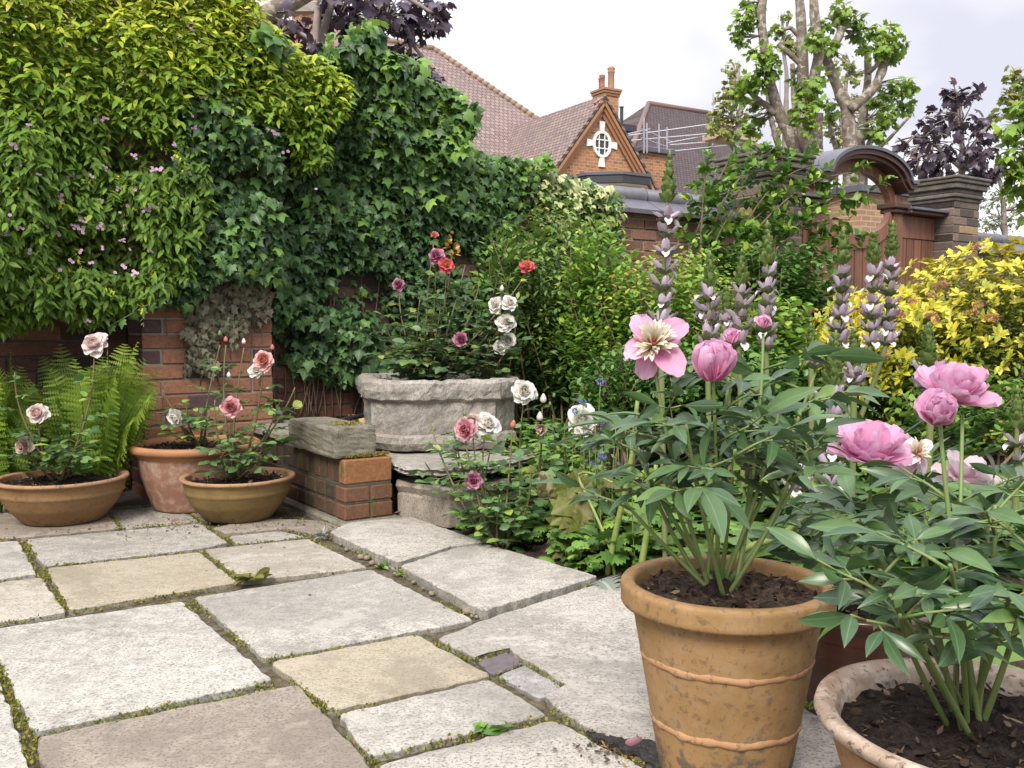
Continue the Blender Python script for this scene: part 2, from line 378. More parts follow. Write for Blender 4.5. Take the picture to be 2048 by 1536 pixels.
def clay_mat(name, base, light, dirt, dn=.5, low=None, white=0.0):
    """terracotta: dirt specks, blotches; low = (z0, z1): more dirt below"""
    q = NT(name); o = q.obj(); big = q.noise(o, 7, 4, .6); fine = q.noise(o, 70, 4, .7); mid = q.noise(o, 24, 5, .65)
    c = q.mix(q.mask(big, .3, .7), base, light)
    k = q.math('MULTIPLY', q.mask(fine, .54, .64), dn)
    dr = q.noise(q.n('ShaderNodeMapping', {'Vector': o, 'Scale': (38, 38, 5)}).outputs[0], 1.0, 4, .6); c = q.mix(q.math('MULTIPLY', q.mask(dr, .60, .80), dn * .7), c, dirt)
    c = q.mix(q.math('MULTIPLY', q.mask(q.noise(o, 3.5, 3), .5, .75), .35), c, tuple(k_ * .62 for k_ in base))
    if low:
        z = q.n('ShaderNodeSeparateXYZ', {0: o}).outputs[2]; zz = q.math('SUBTRACT', 1.0, q.mask(z, low[0], low[1]))
        c = q.mix(q.math('MULTIPLY', q.mask(q.math('ADD', mid, q.math('MULTIPLY', zz, .24)), .60, .74), .88), c, dirt)
    c = q.mix(k, c, dirt)
    if white: c = q.mix(q.math('MULTIPLY', q.mask(mid, .42, .75), white), c, (.7, .62, .52))
    return q.pbr(c, .8, q.bump(fine, .3, .003), .3)
def soil_mat(name, a, b, lump=1.0):
    q = NT(name); o = q.obj(); n1 = q.noise(o, 38 * lump, 6, .75); n2 = q.noise(o, 140 * lump, 3, .7)
    c = q.mix(q.mask(n1, .35, .7), a, b); c = q.mix(q.math('MULTIPLY', q.mask(n2, .64, .72), .5), c, (.2, .14, .1))
    return q.pbr(c, .95, q.bump(q.math('ADD', n1, q.math('MULTIPLY', n2, .5)), .9, .02), .15)
# ================================================================== MATERIALS OF THE SETTING
MORTAR = (.26, .23, .19)
M_BRICK_L = brick_tint('brick_left_wall', [(0, (.045, .032, .032)), (.4, (.085, .045, .036)), (.75, (.14, .065, .045)), (1, (.18, .09, .06))], (.085, .075, .065), gr=.5)  # dark bricks, colour lowered further to hold the shade under the jasmine
M_BRICK_P = brick_tint('brick_pillar_mat', [(0, (.075, .05, .055)), (.2, (.10, .06, .062)), (.3, (.21, .095, .065)), (.7, (.28, .13, .08)), (1, (.34, .165, .095))], (.25, .23, .19), gr=.25)
M_BRICK_R = brick_tint('brick_right_wall', [(0, (.16, .085, .07)), (.5, (.24, .12, .09)), (1, (.30, .16, .12))], (.33, .29, .25), gr=.15)
M_BRICK_D = brick_tint('brick_pier', [(0, (.085, .07, .065)), (.45, (.15, .115, .10)), (.8, (.21, .15, .12)), (.9, (.34, .23, .13)), (1, (.36, .25, .15))], (.24, .22, .2), gr=.3)
M_BRICK_LOW = brick_tint('brick_low_wall', [(0, (.055, .042, .03)), (.45, (.10, .06, .04)), (.62, (.15, .075, .045)), (.8, (.17, .08, .042)), (1, (.245, .112, .048))], (.09, .08, .06), gr=.6, moss=(.055, .075, .02))
M_STONE = stone_mat('york_stone', (.236,.218,.193), (.329,.308,.273), (.09,.085,.08), 1.0, .55)
M_STONEW = stone_mat('york_stone_white', (.278,.260,.231), (.362,.343,.307), (.115,.11,.105), 1.0, .7)
M_STONEC = stone_mat('york_stone_cream', (.288,.247,.179), (.336,.300,.232), (.15,.135,.105), 1.0, .35)
M_STONEB = stone_mat('york_stone_brown', (.223,.188,.155), (.299,.260,.213), (.09,.08,.072), 1.0, .3)
M_PLANTER = stone_mat('weathered_stone', (.249,.223,.197), (.350,.325,.293), (.085,.07,.06), 1.7, .4, spots=False)
M_BLOCK = stone_mat('mossy_block', (.135, .12, .085), (.21, .195, .16), (.04, .04, .022), 2.0, .3, spots=False)
M_SOIL = soil_mat('garden_soil', (.035, .025, .02), (.10, .072, .055), .7)
M_SOILD = soil_mat('pot_soil', (.018, .013, .011), (.06, .045, .038), 1.2)
M_SOILP = soil_mat('fibre_soil', (.04, .027, .02), (.15, .10, .075), 1.5)
M_SAND = soil_mat('joint_sand', (.07, .06, .035), (.2, .17, .12), 1.0)
M_MOSS = leaf_mat('moss', [(0, (.05, .06, .012)), (.5, (.10, .12, .025)), (.75, (.17, .17, .04)), (1, (.15, .11, .05))], .8, .2, .2)
M_ROOF1 = brick_tex('roof_tiles_warm', (.30, .225, .205), (.20, .15, .145), (.20, .155, .15), (.085, .062, .06), .17, .2, .018, 'xz', 1.41, .9, .35, rot=-rad(31.8))
M_ROOF2 = brick_tex('roof_tiles_wing', (.29, .215, .19), (.18, .135, .13), (.16, .13, .13), (.07, .055, .052), .17, .14, .016, 'yz', 1.28, .9, .4, rot=-rad(31.8))
M_ROOF3 = brick_tex('roof_tiles_dark', (.115, .085, .085), (.075, .055, .06), (.06, .05, .055), (.03, .022, .025), .17, .15, .02, 'xz', 1.41, .8, .4, rot=-rad(31.8))
M_HBRICK = brick_tex('house_brick', (.46, .20, .085), (.17, .115, .085), (.44, .20, .09), (.42, .30, .20), .20, .095, .012, 'xz', 1, .3, .45, rot=-rad(31.8))
M_HBRICK2 = brick_tex('house_brick_yellow', (.40, .25, .15), (.30, .17, .10), (.36, .24, .15), (.40, .34, .26), .225, .085, .01, 'xz', 1, .3, .3, rot=-rad(31.8))
M_ORANGE = plain('orange_clay', (.33, .165, .085), .75, .3, 12)
M_LEAD = plain('lead', (.085, .09, .115), .45, .35, 6, .1, .5)
M_SLATE = plain('coping_tile', (.105, .10, .125), .5, .35, 18, .15)
M_WHITE = plain('white_paint', (.78, .78, .76), .5, .1, 20, .05)
M_CREAM = plain('cream_paint', (.60, .56, .47), .6, .1, 10, .05)
M_BLACKP = plain('dark_paint', (.03, .03, .04), .5, .2, 10, .05)
M_STEEL = plain('scaffold_steel', (.42, .42, .47), .4, .2, 20, .05, .5, .5)
M_PLANKW = plain('scaffold_plank', (.42, .31, .22), .8, .3, 10)
M_GLASS = NT('window_glass').pbr((.03, .035, .04), .08, None, .6)
M_WOOD = NT('gate_wood'); _q = M_WOOD; _o = _q.n('ShaderNodeMapping', {'Vector': _q.obj(), 'Scale': (30, 30, 2.2)}).outputs[0]; _n = _q.noise(_o, 1.2, 5, .6)
_t = _q.tint(); M_WOOD = _q.pbr(_q.mix(1.0, _q.ramp(_n, [(.3, (.11, .05, .033)), (.5, (.175, .08, .05)), (.7, (.235, .115, .07))]), _q.ramp(_t[0], [(0, (.75, .72, .7)), (1, (1.1, 1.1, 1.1))]), 'MULTIPLY'), .55, _q.bump(_n, .25, .004), .35)
M_WOODD = plain('gate_wood_dark', (.075, .035, .028), .6, .4, 16)
M_RUBBER = plain('black_hose', (.02, .02, .028), .4, .2, 30, .05)
M_BARK = NT('plane_bark'); _q = M_BARK; _o = _q.obj(); _v = _q.n('ShaderNodeTexVoronoi', {'Vector': _o, 'Scale': 13.0}); _n = _q.noise(_o, 16, 5, .7)
_c = _q.n('ShaderNodeSeparateColor', {0: _v.outputs['Color']}).outputs[0]
M_BARK = _q.pbr(_q.mix(_q.mask(_n, .35, .65), _q.ramp(_c, [(.2, (.13, .105, .08)), (.45, (.24, .20, .165)), (.7, (.36, .32, .28)), (.9, (.42, .39, .34))]), (.16, .13, .105)), .85, _q.bump(_n, .5, .02), .2)
M_BARKG = plain('grey_bark', (.24, .20, .185), .85, .5, 14, .4)
M_BARKD = plain('brown_bark', (.13, .09, .06), .85, .5, 30, .4)
# ================================================================== GROUND, PAVING, BED
gx = [-400, -60, -20, 20, 60, 400]
V = [(x, y, -.09) for x in (-600, 600) for y in (-300, 1500)]
props(mkmesh('ground', V, [(0, 2, 3, 1)], plain('town_ground', (.16, .15, .12), .95, .4, 3)), 'flat ground under the garden and the town behind', 'ground', kind='structure')
SE, VE = sv(G(1195, 1158))[0], sv(G(760, 1046))[1]     # edges of the bed along the paving
SL = sv(G(690, 1050))[0]                                # the low wall's outer face
def bed_h(x, y):
    s = (x - O[0]) * U[0] + (y - O[1]) * U[1]; v = (x - O[0]) * N_[0] + (y - O[1]) * N_[1]
    d = np.maximum(s - SE, np.minimum(VE - v, (s - SL) * 3)); t = np.clip(d / .9, 0, 1)
    return -.03 + .26 * t * t * (3 - 2 * t)
V = [G(-900, 1010), G(560, 985), G(1250, 1158), G(2900, 1500)]
jb = np.array([wp(s, v, -.017) for s, v in ((-4.5, -.3), (SL + .15, -.3), (SL + .15, VE), (SE + .03, VE), (SE + .03, 7), (-4.5, 7))])
props(mkmesh('joint_bed', jb, [tuple(range(len(jb)))[::-1]], M_SAND), 'sandy bedding seen in the open joints of the paving', 'ground', kind='structure')
# soil of the bed: a lumpy sheet in the garden frame
ss = np.arange(SL + .2, 9.0, .035); vv = np.arange(-.3, 4.6, .035); SS, VV = np.meshgrid(ss, vv, indexing='ij')
PX = O[0] + U[0] * SS + N_[0] * VV; PY = O[1] + U[1] * SS + N_[1] * VV
HZ = bed_h(PX, PY) + .012 * pnoise(SS, VV, 18, 1) + .010 * pnoise(SS, VV, 45, 2) + R.normal(0, .006, SS.shape)
keep = (SS > SE - .01) | (VV < VE + .02); ni, nj = SS.shape
idx = np.arange(ni * nj).reshape(ni, nj); k4 = keep[:-1, :-1] & keep[1:, :-1] & keep[1:, 1:] & keep[:-1, 1:]
q = np.stack([idx[:-1, :-1], idx[:-1, 1:], idx[1:, 1:], idx[1:, :-1]], -1)[k4]
props(mkmesh('soil', np.stack([PX, PY, HZ], -1).reshape(-1, 3), (q.ravel(), np.full(len(q), 4, np.int32)), M_SOIL, smooth=True), 'dark lumpy soil of the flower bed beside the paving', 'soil', kind='structure')
# slabs: outlines read off the photograph, laid on the ground plane with their own thickness
SLABS = [
 ('w', [(-30, 1259), (362, 1201), (546, 1361), (68, 1464)], 0), ('w', [(387, 1195), (742, 1139), (948, 1239), (530, 1317)], 0),
 ('c', [(92, 1136), (398, 1102), (476, 1164), (142, 1221)], 0), ('c2', [(407, 1099), (616, 1077), (735, 1134), (489, 1161)], 0),
 ('w', [(-120, 1094), (36, 1081), (73, 1148), (-120, 1172)], 0), ('c2', [(-120, 1181), (82, 1154), (132, 1224), (-120, 1261)], 0),
 ('w2', [(52, 1079), (400, 1047), (456, 1085), (394, 1097), (88, 1131)], 0), ('w2', [(458, 1072), (560, 1062), (612, 1073), (472, 1088)], 0),
 ('b', [(424, 1056), (520, 1036), (640, 1040), (688, 1054), (625, 1068), (566, 1057), (452, 1067)], 0),
 ('b', [(-200, 1088), (40, 1074), (240, 1056), (210, 1020), (-200, 1040)], 0), ('w2', [(246, 1055), (400, 1042), (350, 1008), (214, 1018)], -.004), ('b', [(406, 1041), (512, 1033), (470, 1000), (356, 1007)], 0),
 ('b', [(-200, 1036), (208, 1016), (180, 985), (-200, 1000)], -.003), ('b', [(214, 1014), (466, 997), (430, 965), (190, 980)], -.003),
 ('w3', [(658, 1071), (695, 1052), (822, 1040), (968, 1093), (905, 1101), (795, 1134)], .017), ('w3', [(799, 1140), (908, 1104), (972, 1095), (1196, 1160), (965, 1230)], .015),
 ('w3', [(873, 1279), (976, 1237), (1215, 1161), (1290, 1150), (1600, 1260), (1780, 1500), (1430, 1620), (1330, 1542), (1148, 1442), (1088, 1397), (1134, 1372), (1014, 1297), (946, 1315)], .004),
 ('s', [(952, 1319), (1013, 1300), (1046, 1321), (988, 1345)], -.004), ('p', [(993, 1346), (1048, 1324), (1128, 1370), (1082, 1392)], -.006),
 ('c', [(541, 1324), (834, 1268), (983, 1350), (667, 1419)], 0), ('w', [(677, 1427), (981, 1358), (1096, 1428), (738, 1512)], 0),
 ('b', [(72, 1473), (594, 1369), (738, 1524), (836, 1640), (120, 1680)], 0), ('w3', [(754, 1529), (1106, 1438), (1330, 1556), (1440, 1660), (880, 1690)], 0),
 ('w', [(-220, 1372), (-14, 1330), (34, 1452), (84, 1640), (-260, 1680)], 0), ('w', [(-420, 1330), (-50, 1265), (-20, 1322), (-400, 1392)], 0),
 ('b', [(1446, 1632), (1786, 1508), (2300, 1900), (1900, 2200)], 0), ('w3', [(1610, 1262), (1900, 1400), (2500, 1560), (2300, 1860), (1796, 1502)], 0),
 ('b', [(130, 1696), (850, 1660), (1300, 2100), (300, 2200)], 0), ('w3', [(-420, 1180), (-130, 1175), (-130, 1258), (-430, 1318)], 0), ('b', [(-420, 1096), (-130, 1094), (-130, 1170), (-420, 1174)], 0),
]
pav = thing('paving', 'old terrace of irregular pale stone slabs with mossy joints', 'paving', (0, 0, 0)); pav['kind'] = 'structure'
JOINTS = []
SM = {'w': M_STONEW, 'w2': M_STONE, 'w3': stone_mat('york_stone_grey', (.296,.274,.242), (.379,.356,.318), (.105,.10,.092), 1.0, .5), 'c': M_STONEC, 'c2': stone_mat('york_stone_mixed', (.288,.252,.193), (.369,.342,.299), (.12,.105,.09), 1.0, .5), 'b': M_STONEB,
      's': plain('engineering_brick', (.11, .09, .10), .7, .4, 50), 'p': stone_mat('patch_stone', (.23, .215, .2), (.31, .30, .285), (.08, .07, .065), 2.0, .5)}
for i, (k, px, dz) in enumerate(SLABS):
    P = np.array([G(a, b)[:2] for a, b in px]); c = P.mean(0); JOINTS.append(P)
    e = []                                                   # worn, slightly wavy edges
    for j in range(len(P)):
        a, b = P[j], P[(j + 1) % len(P)]; L = np.linalg.norm(b - a); n = max(2, int(L / .02)); d = (b - a) / L; nn = np.array([-d[1], d[0]])
        ph = R.random(2) * 6.28
        for m in range(n):
            t = m / n; wv = .0022 * math.sin(L * t * 38 + ph[0]) + .0016 * math.sin(L * t * 97 + ph[1]) + R.normal(0, .0011)
            ed = min(t, 1 - t) * L; rc = -.006 * max(0, 1 - ed / .018)          # rounded corner
            q0 = a + (b - a) * t; e.append(q0 + nn * wv * min(1, ed / .02) - (c - q0) / np.linalg.norm(c - q0) * rc)
    e = np.array(e); n = len(e); inn = e + (c - e) / np.linalg.norm(c - e, axis=1)[:, None] * .0045
    tilt = R.normal(0, .0035, 2); zt = lambda q_: dz + (q_ - c) @ tilt
    V = np.concatenate([np.c_[e, np.full(n, -.05)], np.c_[e, zt(e) - .0032 + R.normal(0, .0007, n)], np.c_[inn, zt(inn)]])
    f = [(j, (j + 1) % n, n + (j + 1) % n, n + j) for j in range(n)] + [(n + j, n + (j + 1) % n, 2 * n + (j + 1) % n, 2 * n + j) for j in range(n)] + [tuple(range(2 * n, 3 * n))]
    area = sum(e[j][0] * e[(j + 1) % n][1] - e[(j + 1) % n][0] * e[j][1] for j in range(n))
    if area < 0: f = [tuple(reversed(q_)) for q_ in f]
    t = np.tile([R.random(), 0, .5, .5], (3 * n, 1)); t[:2 * n, 1] = .55; t[n:2 * n, 1] = .3
    mkmesh('slab', V, f, SM[k], pav, False, t)
pp = [(1170, 1462), (1195, 1468), (1240, 1474), (1290, 1478), (1345, 1500), (1400, 1540), (1380, 1580), (1330, 1545), (1290, 1512), (1240, 1490), (1200, 1476)]
pc = np.mean([G(a, b, .012)[:2] for a, b in pp], 0); mb = MB(); e = []
for j in range(len(pp)):
    a, b = G(*pp[j], .012)[:2], G(*pp[(j + 1) % len(pp)], .012)[:2]; e += [a + (b - a) * k / 8 + R.normal(0, .004, 2) for k in range(8)]
mb.prism(e if sum(e[j][0] * e[(j + 1) % len(e)][1] - e[(j + 1) % len(e)][0] * e[j][1] for j in range(len(e))) > 0 else e[::-1], .004, .0125); mb.build('mortar_patch', soil_mat('dark_mortar', (.035, .03, .033), (.085, .075, .08), 1.0), pav)
# mossy joints: tufts along the slab edges, denser where the photograph is green
moss = Lf()
for P, (k, px, dz) in zip(JOINTS, SLABS):
    for j in range(len(P)):
        a, b = P[j], P[(j + 1) % len(P)]; L = np.linalg.norm(b - a)
        if L < .1 or a[1] > 4.6: continue
        n = int(L * 620); t = R.random(n); d = (b - a) / L; nn = np.array([-d[1], d[0]])
        den_ = pnoise(t * L + a[0] * 3, np.full(n, a[1]), 9, 5) + R.normal(0, .2, n); t = t[den_ > .18]; n = len(t)
        off = R.normal(0, .006, n) - .004 * np.sign(np.cross(d, P.mean(0) - a)); p = a + (b - a) * t[:, None] + nn * off[:, None]
        T = rnd(n, .6) + [0, 0, .9]; moss.add(np.c_[p, np.full(n, -.014) + R.random(n) * .012], T, rnd(n), .005 + .006 * R.random(n), 1.7, .2)
o = moss.build(T_DIA, 'moss', M_MOSS); props(o, 'green moss and tiny weeds in the joints between slabs', 'moss', kind='stuff')
# rubble in the open joint beside the raised slabs
rb = MB()
for t in np.sort(R.random(17)):
    p = G(668 + t * 295, 1082 + t * 152); p = p + rnd(1, .006)[0] * [1, 1, 0]; r_ = .006 + .013 * R.random() ** 2
    rb.lathe([(.0, -.6 * r_), (.8 * r_, -.5 * r_), (r_, .1 * r_), (.6 * r_, .7 * r_), (0, .8 * r_)], (p[0], p[1], -.008), 7, jit=.22, tint=(R.random(), 0, .5, .5), cap=False)
o = rb.build('rubble', plain('rubble_stone', (.20, .165, .12), .9, .5, 60), None, True); props(o, 'small stones lying in the open joint by the raised slabs', 'rubble', kind='stuff')
# crumbs of soil and leaf litter spilt near the pots
cr_ = Lf()
for (cx_, cy_, sx, sy, n) in ((320, 1050, 70, 14, 260), (560, 1048, 90, 12, 160), (700, 1052, 60, 10, 120), (1260, 1500, 50, 14, 260), (640, 1100, 200, 60, 60), (900, 1030, 80, 18, 300), (120, 1062, 60, 6, 60)):
    for _ in range(n):
        p = G(cx_ + R.normal(0, sx), cy_ + R.normal(0, sy)); cr_.add(p + [0, 0, .004], rnd(1) * [1, 1, .2], rnd(1, .4) + [0, 0, 1], .004 + .012 * R.random(), 1.2, .3)
o = cr_.build(T_DIA, 'leaf_litter', leaf_mat('litter', [(0, (.02, .016, .013)), (.7, (.07, .05, .035)), (1, (.22, .14, .08))], .9, .1)); props(o, 'dark crumbs of soil and dry litter on the slabs near the pots', 'litter', kind='stuff')
# ================================================================== GARDEN WALLS
def bricks(mb, s0, s1, z0, z1, v0, v1, bl=.225, ch=.075, j=.01, jit=.0025):
    """running courses of separate bricks between the along-wall positions s0, s1, standing from depth v0 to face v1, with mortar behind"""
    row = 0; z = z0
    while z < z1 - .02:
        zz = min(z1, z + ch - j); st = (row % 2) * bl / 2 - bl * (R.random() * .1); s = s0 - (bl - st if st else 0)
        while s < s1:
            a, b = max(s0, s), min(s1, s + bl - j)
            if b - a > .025:
                w_ = R.normal(0, jit); mb.box((a, v0, z), (b, v1 + w_, zz), wp, (R.random(), 0, .5, .5), .004)
            s += bl * (.5 if (row % 4 == 2) else 1)
        z += ch; row += 1
    mb.box((s0 + .004, v0 + .006, z0), (s1 - .004, v1 - .007, z1 - .002), wp, (.5, 1, .5, .5)); return mb
PL, PR = -.316, .333
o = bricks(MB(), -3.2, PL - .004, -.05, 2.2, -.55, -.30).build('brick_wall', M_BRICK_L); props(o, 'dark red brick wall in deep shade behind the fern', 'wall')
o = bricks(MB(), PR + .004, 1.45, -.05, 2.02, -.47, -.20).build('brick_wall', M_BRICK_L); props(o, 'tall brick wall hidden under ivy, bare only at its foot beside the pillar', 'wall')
t = thing('brick_pillar', 'orange and purple brick pillar with dry ivy behind the large flared pot', 'pillar', wp(0, -.1, 0))
bricks(MB(), PL, PR, -.02, 2.0, -.50, 0, .225, .0755).build('shaft', M_BRICK_P, t)
t = thing('brick_wall', 'low red brick wall with grey tiled coping left of the gate', 'wall', wp(2.8, -.2, 0)); VW0, VW1 = -.46, -.20
ZC = WV(1250, 412, VW1 + .06)[1]
bricks(MB(), 1.455, 4.12, -.05, ZC, VW0, VW1).build('brickwork', M_BRICK_R, t)
def coping(t, s0, s1, z):
    vm = (VW0 + VW1) / 2; rt = MB(); ti = MB(); s = s0
    while s < s1 - .05:
        e = min(s1, s + .30); g = .004
        for sg in (1, -1):
            b0 = vm + sg * .20
            P = [wp(s + g, b0, z - .01), wp(e - g, b0, z - .01), wp(e - g, vm, z + .105), wp(s + g, vm, z + .105), wp(s + g, b0, z - .04), wp(e - g, b0, z - .04), wp(e - g, vm, z), wp(s + g, vm, z)]
            f = [(0, 1, 2, 3), (7, 6, 5, 4), (0, 4, 5, 1), (1, 5, 6, 2), (3, 7, 4, 0)]
            ti.add(P, f if sg > 0 else [q_[::-1] for q_ in f], (R.random(), 0, .5, .5))
        s = e
    s = s0
    while s < s1 - .05:
        e = min(s1, s + .45); rt.tube([wp(s + .003, vm, z + .105), wp(e - .01, vm, z + .107), wp(e - .003, vm, z + .107)], [.062, .062, .068], 12); s = e
    ti.build('coping_tiles', M_SLATE, t); rt.build('ridge_tiles', M_SLATE, t, True)
coping(t, 1.42, 4.13, ZC)
t = thing('brick_wall', 'grey tiled garden wall running on behind the golden shrub', 'wall', wp(8, -.2, 0))
bricks(MB(), 7.15, 10.5, -.05, ZC - .06, VW0, VW1).build('brickwork', M_BRICK_D, t); coping(t, 7.14, 10.5, ZC - .06)
# gate piers
def pier(name, label, s0, s1, ztop):
    t = thing(name, label, 'gate pier', wp((s0 + s1) / 2, -.15, 0)); v0, v1 = -.42, 0.0
    bricks(MB(), s0, s1, -.05, ztop - .21, v0, v1, .225, .0755).build('shaft', M_BRICK_D, t)
    c = MB()
    for (z0, z1, d) in ((-.21, -.175, .012), (-.175, -.14, .03), (-.14, -.10, .022), (-.10, -.05, .05), (-.05, -.015, .065), (-.015, .012, .075)):
        c.box((s0 - d, v0 - d, ztop + z0), (s1 + d, v1 + d, ztop + z1), wp, (R.random(), 0, .5, .5), .008)
    c.build('cap', stone_mat('pier_stone', (.085, .075, .06), (.16, .145, .125), (.025, .025, .018), 2.5, .3, spots=False), t); return t
pier('gate_pier', 'tall dark brick pier with moulded mossy stone cap beside the golden shrub', 6.70, 7.12, 2.18)
pier('gate_pier', 'brick gate pier half hidden behind the arching green shrub', 4.18, 4.58, 2.14)
# ------------------------------------------------------------------ gate
gt = thing('wooden_gate', 'reddish brown wooden garden gate with lead covered arch and round opening', 'gate', wp(5.5, -.2, 0))
GV = -.20; C0, C1 = 4.97, 6.05; GC = 5.54; ZS = 1.88; ZR = 2.075; OA, OB = .455, .265
n = 40; th = np.linspace(math.pi, 0, n)
inner = [(GC + OA * math.cos(a), ZS + OB * math.sin(a)) for a in th]
outer = [(max(C0, min(C1, (C0 + C1) / 2 + .54 * math.cos(a) * 1.0)), (ZR if abs(math.cos(a)) > 1 else ZR + .21 * math.sin(a))) for a in th]
outer[0] = (C0, ZS); outer[-1] = (C1, ZS)
m = MB()
for v in (GV + .03, GV - .03): m.v.append(np.array([wp(s, v, z) for s, z in inner + outer]))
m.t.append(np.tile([.5, 0, .5, .5], (4 * n, 1))); m.n = 4 * n
for i in range(n - 1):
    m.f += [(i, i + 1, n + i + 1, n + i), (2 * n + i, 3 * n + i, 3 * n + i + 1, 2 * n + i + 1), (i, 2 * n + i, 2 * n + i + 1, i + 1), (n + i, n + i + 1, 3 * n + i + 1, 3 * n + i)]
m.build('arch_panel', M_WOOD, gt)
# arched lead roof with moulded lips, deeper than the gate
def sweep(prof, path, name, mat, par):
    """prof: (v, height) cross-section; path: (s, z, ns, nz) along the arch"""
    k = len(prof); V = [wp(s + a * ns, v, z + a * nz) for (s, z, ns, nz) in path for (v, a) in prof]; mm = len(path)
    f = [(i * k + j, i * k + (j + 1) % k, (i + 1) * k + (j + 1) % k, (i + 1) * k + j) for i in range(mm - 1) for j in range(k)] + [tuple(range(k)), tuple(reversed(range((mm - 1) * k, mm * k)))]
    return mkmesh(name, V, f, mat, par)
cA = (C0 + C1) / 2; path = [(C0 - .10, ZR, 0, 1), (C0 - .015, ZR, 0, 1)]
for a in np.linspace(math.pi * .97, math.pi * .03, 30):
    s, z = cA + .54 * math.cos(a), ZR + .235 * math.sin(a); nx, nz = math.cos(a) / .54, math.sin(a) / .235; l = math.hypot(nx, nz); path.append((s, z, nx / l, nz / l))
path += [(C1 + .015, ZR, 0, 1), (C1 + .10, ZR, 0, 1)]
sweep([(.0, -.005), (.0, .022), (-.32, .022), (-.32, -.005)], path, 'lead_roof', M_LEAD, gt)
sweep([(-.02, -.045), (-.02, -.007), (-.30, -.007), (-.30, -.045)], path, 'arch_moulding', M_WOODD, gt)
sweep([(-.05, -.075), (-.05, -.047), (-.29, -.047), (-.29, -.075)], path, 'arch_moulding', M_WOODD, gt)
for s0, s1, nm in ((C0 - .06, C0 + .09, 'post'), (C1 - .03, C1 + .10, 'post')):
    MB().box((s0, GV - .06, -.02), (s1, GV + .05, ZS - .05), wp, (.4, 0, .5, .5), .006).build(nm, M_WOOD, gt)
    MB().box((s0 + .01, GV - .06, ZS + .04), (s1 - .01, GV + .05, ZR - .085), wp, (.7, 0, .5, .5), .006).build(nm, M_WOOD, gt)
    c = MB(); c.box((s0 - .05, GV - .10, ZS - .012), (s1 + .05, GV + .10, ZS + .04), wp, ch=.01); c.box((s0 - .03, GV - .08, ZS - .05), (s1 + .03, GV + .08, ZS - .013), wp, ch=.01); c.build('capital', M_WOODD, gt)
# gate leaf with the lower half of the round opening
def boards(s0, s1, z0, top, name, par, wd=.115):
    mb = MB(); s = s0
    while s < s1 - .02:
        e = min(s1, s + wd); a, b = s + .007, e - .007; za, zb = top(a), top(b)
        P = [wp(a, GV + .012, z0), wp(b, GV + .012, z0), wp(b, GV + .012, zb), wp(a, GV + .012, za), wp(a, GV - .02, z0), wp(b, GV - .02, z0), wp(b, GV - .02, zb), wp(a, GV - .02, za)]
        mb.add(P, [(0, 1, 2, 3), (7, 6, 5, 4), (0, 3, 7, 4), (1, 5, 6, 2), (3, 2, 6, 7)], (R.random(), 0, .5, .5)); s = e
    return mb.build(name, M_WOOD, par)
ring = [(GC + OA * math.cos(a), ZS - .012 + OB * .95 * math.sin(a)) for a in np.linspace(math.pi, 2 * math.pi, 30)]
lowr = [(GC + (OA + .09) * math.cos(a), ZS - .012 + (OB + .10) * math.sin(a)) for a in np.linspace(math.pi, 2 * math.pi, 30)]
m = MB(); k = 30
for v in (GV + .03, GV - .03): m.v.append(np.array([wp(s, v, z) for s, z in ring + lowr]))
m.t.append(np.tile([.7, 0, .5, .5], (4 * k, 1))); m.n = 4 * k
for i in range(k - 1): m.f += [(i, k + i, k + i + 1, i + 1), (2 * k + i, 2 * k + i + 1, 3 * k + i + 1, 3 * k + i), (i, i + 1, 2 * k + i + 1, 2 * k + i), (k + i, 3 * k + i, 3 * k + i + 1, k + i + 1)]
m.build('opening_rim', M_WOOD, gt)
tp = lambda s: ZS - .012 - (OB + .085) * math.sqrt(max(.0, 1 - ((s - GC) / (OA + .08)) ** 2))
boards(C0 + .09, C1 - .03, .05, tp, 'gate_leaf', gt)
MB().box((C0 + .09, GV - .05, .02), (C1 - .03, GV - .022, 1.4), wp).build('backing', M_WOODD, gt)
for s0, s1 in ((C1 + .103, 6.695), (4.603, C0 - .063)):
    boards(s0, s1, 0, lambda s: 1.62, 'side_panel', gt)
    MB().box((s0, GV - .02, 1.625), (s1, GV + .02, 1.825), wp, (.8, 0, .5, .5), .004).build('top_rail', M_WOOD, gt)
    MB().box((s0, GV - .05, 0), (s1, GV - .022, 1.62), wp).build('backing', M_WOODD, gt)
    c = MB(); c.box((s0, GV - .15, 1.83), (s1, GV + .13, 1.858), wp, ch=.006); c.build('side_moulding', M_WOODD, gt)
    MB().box((s0, GV - .17, 1.86), (s1, GV + .16, 1.885), wp, ch=.006).build('side_lead', M_LEAD, gt)
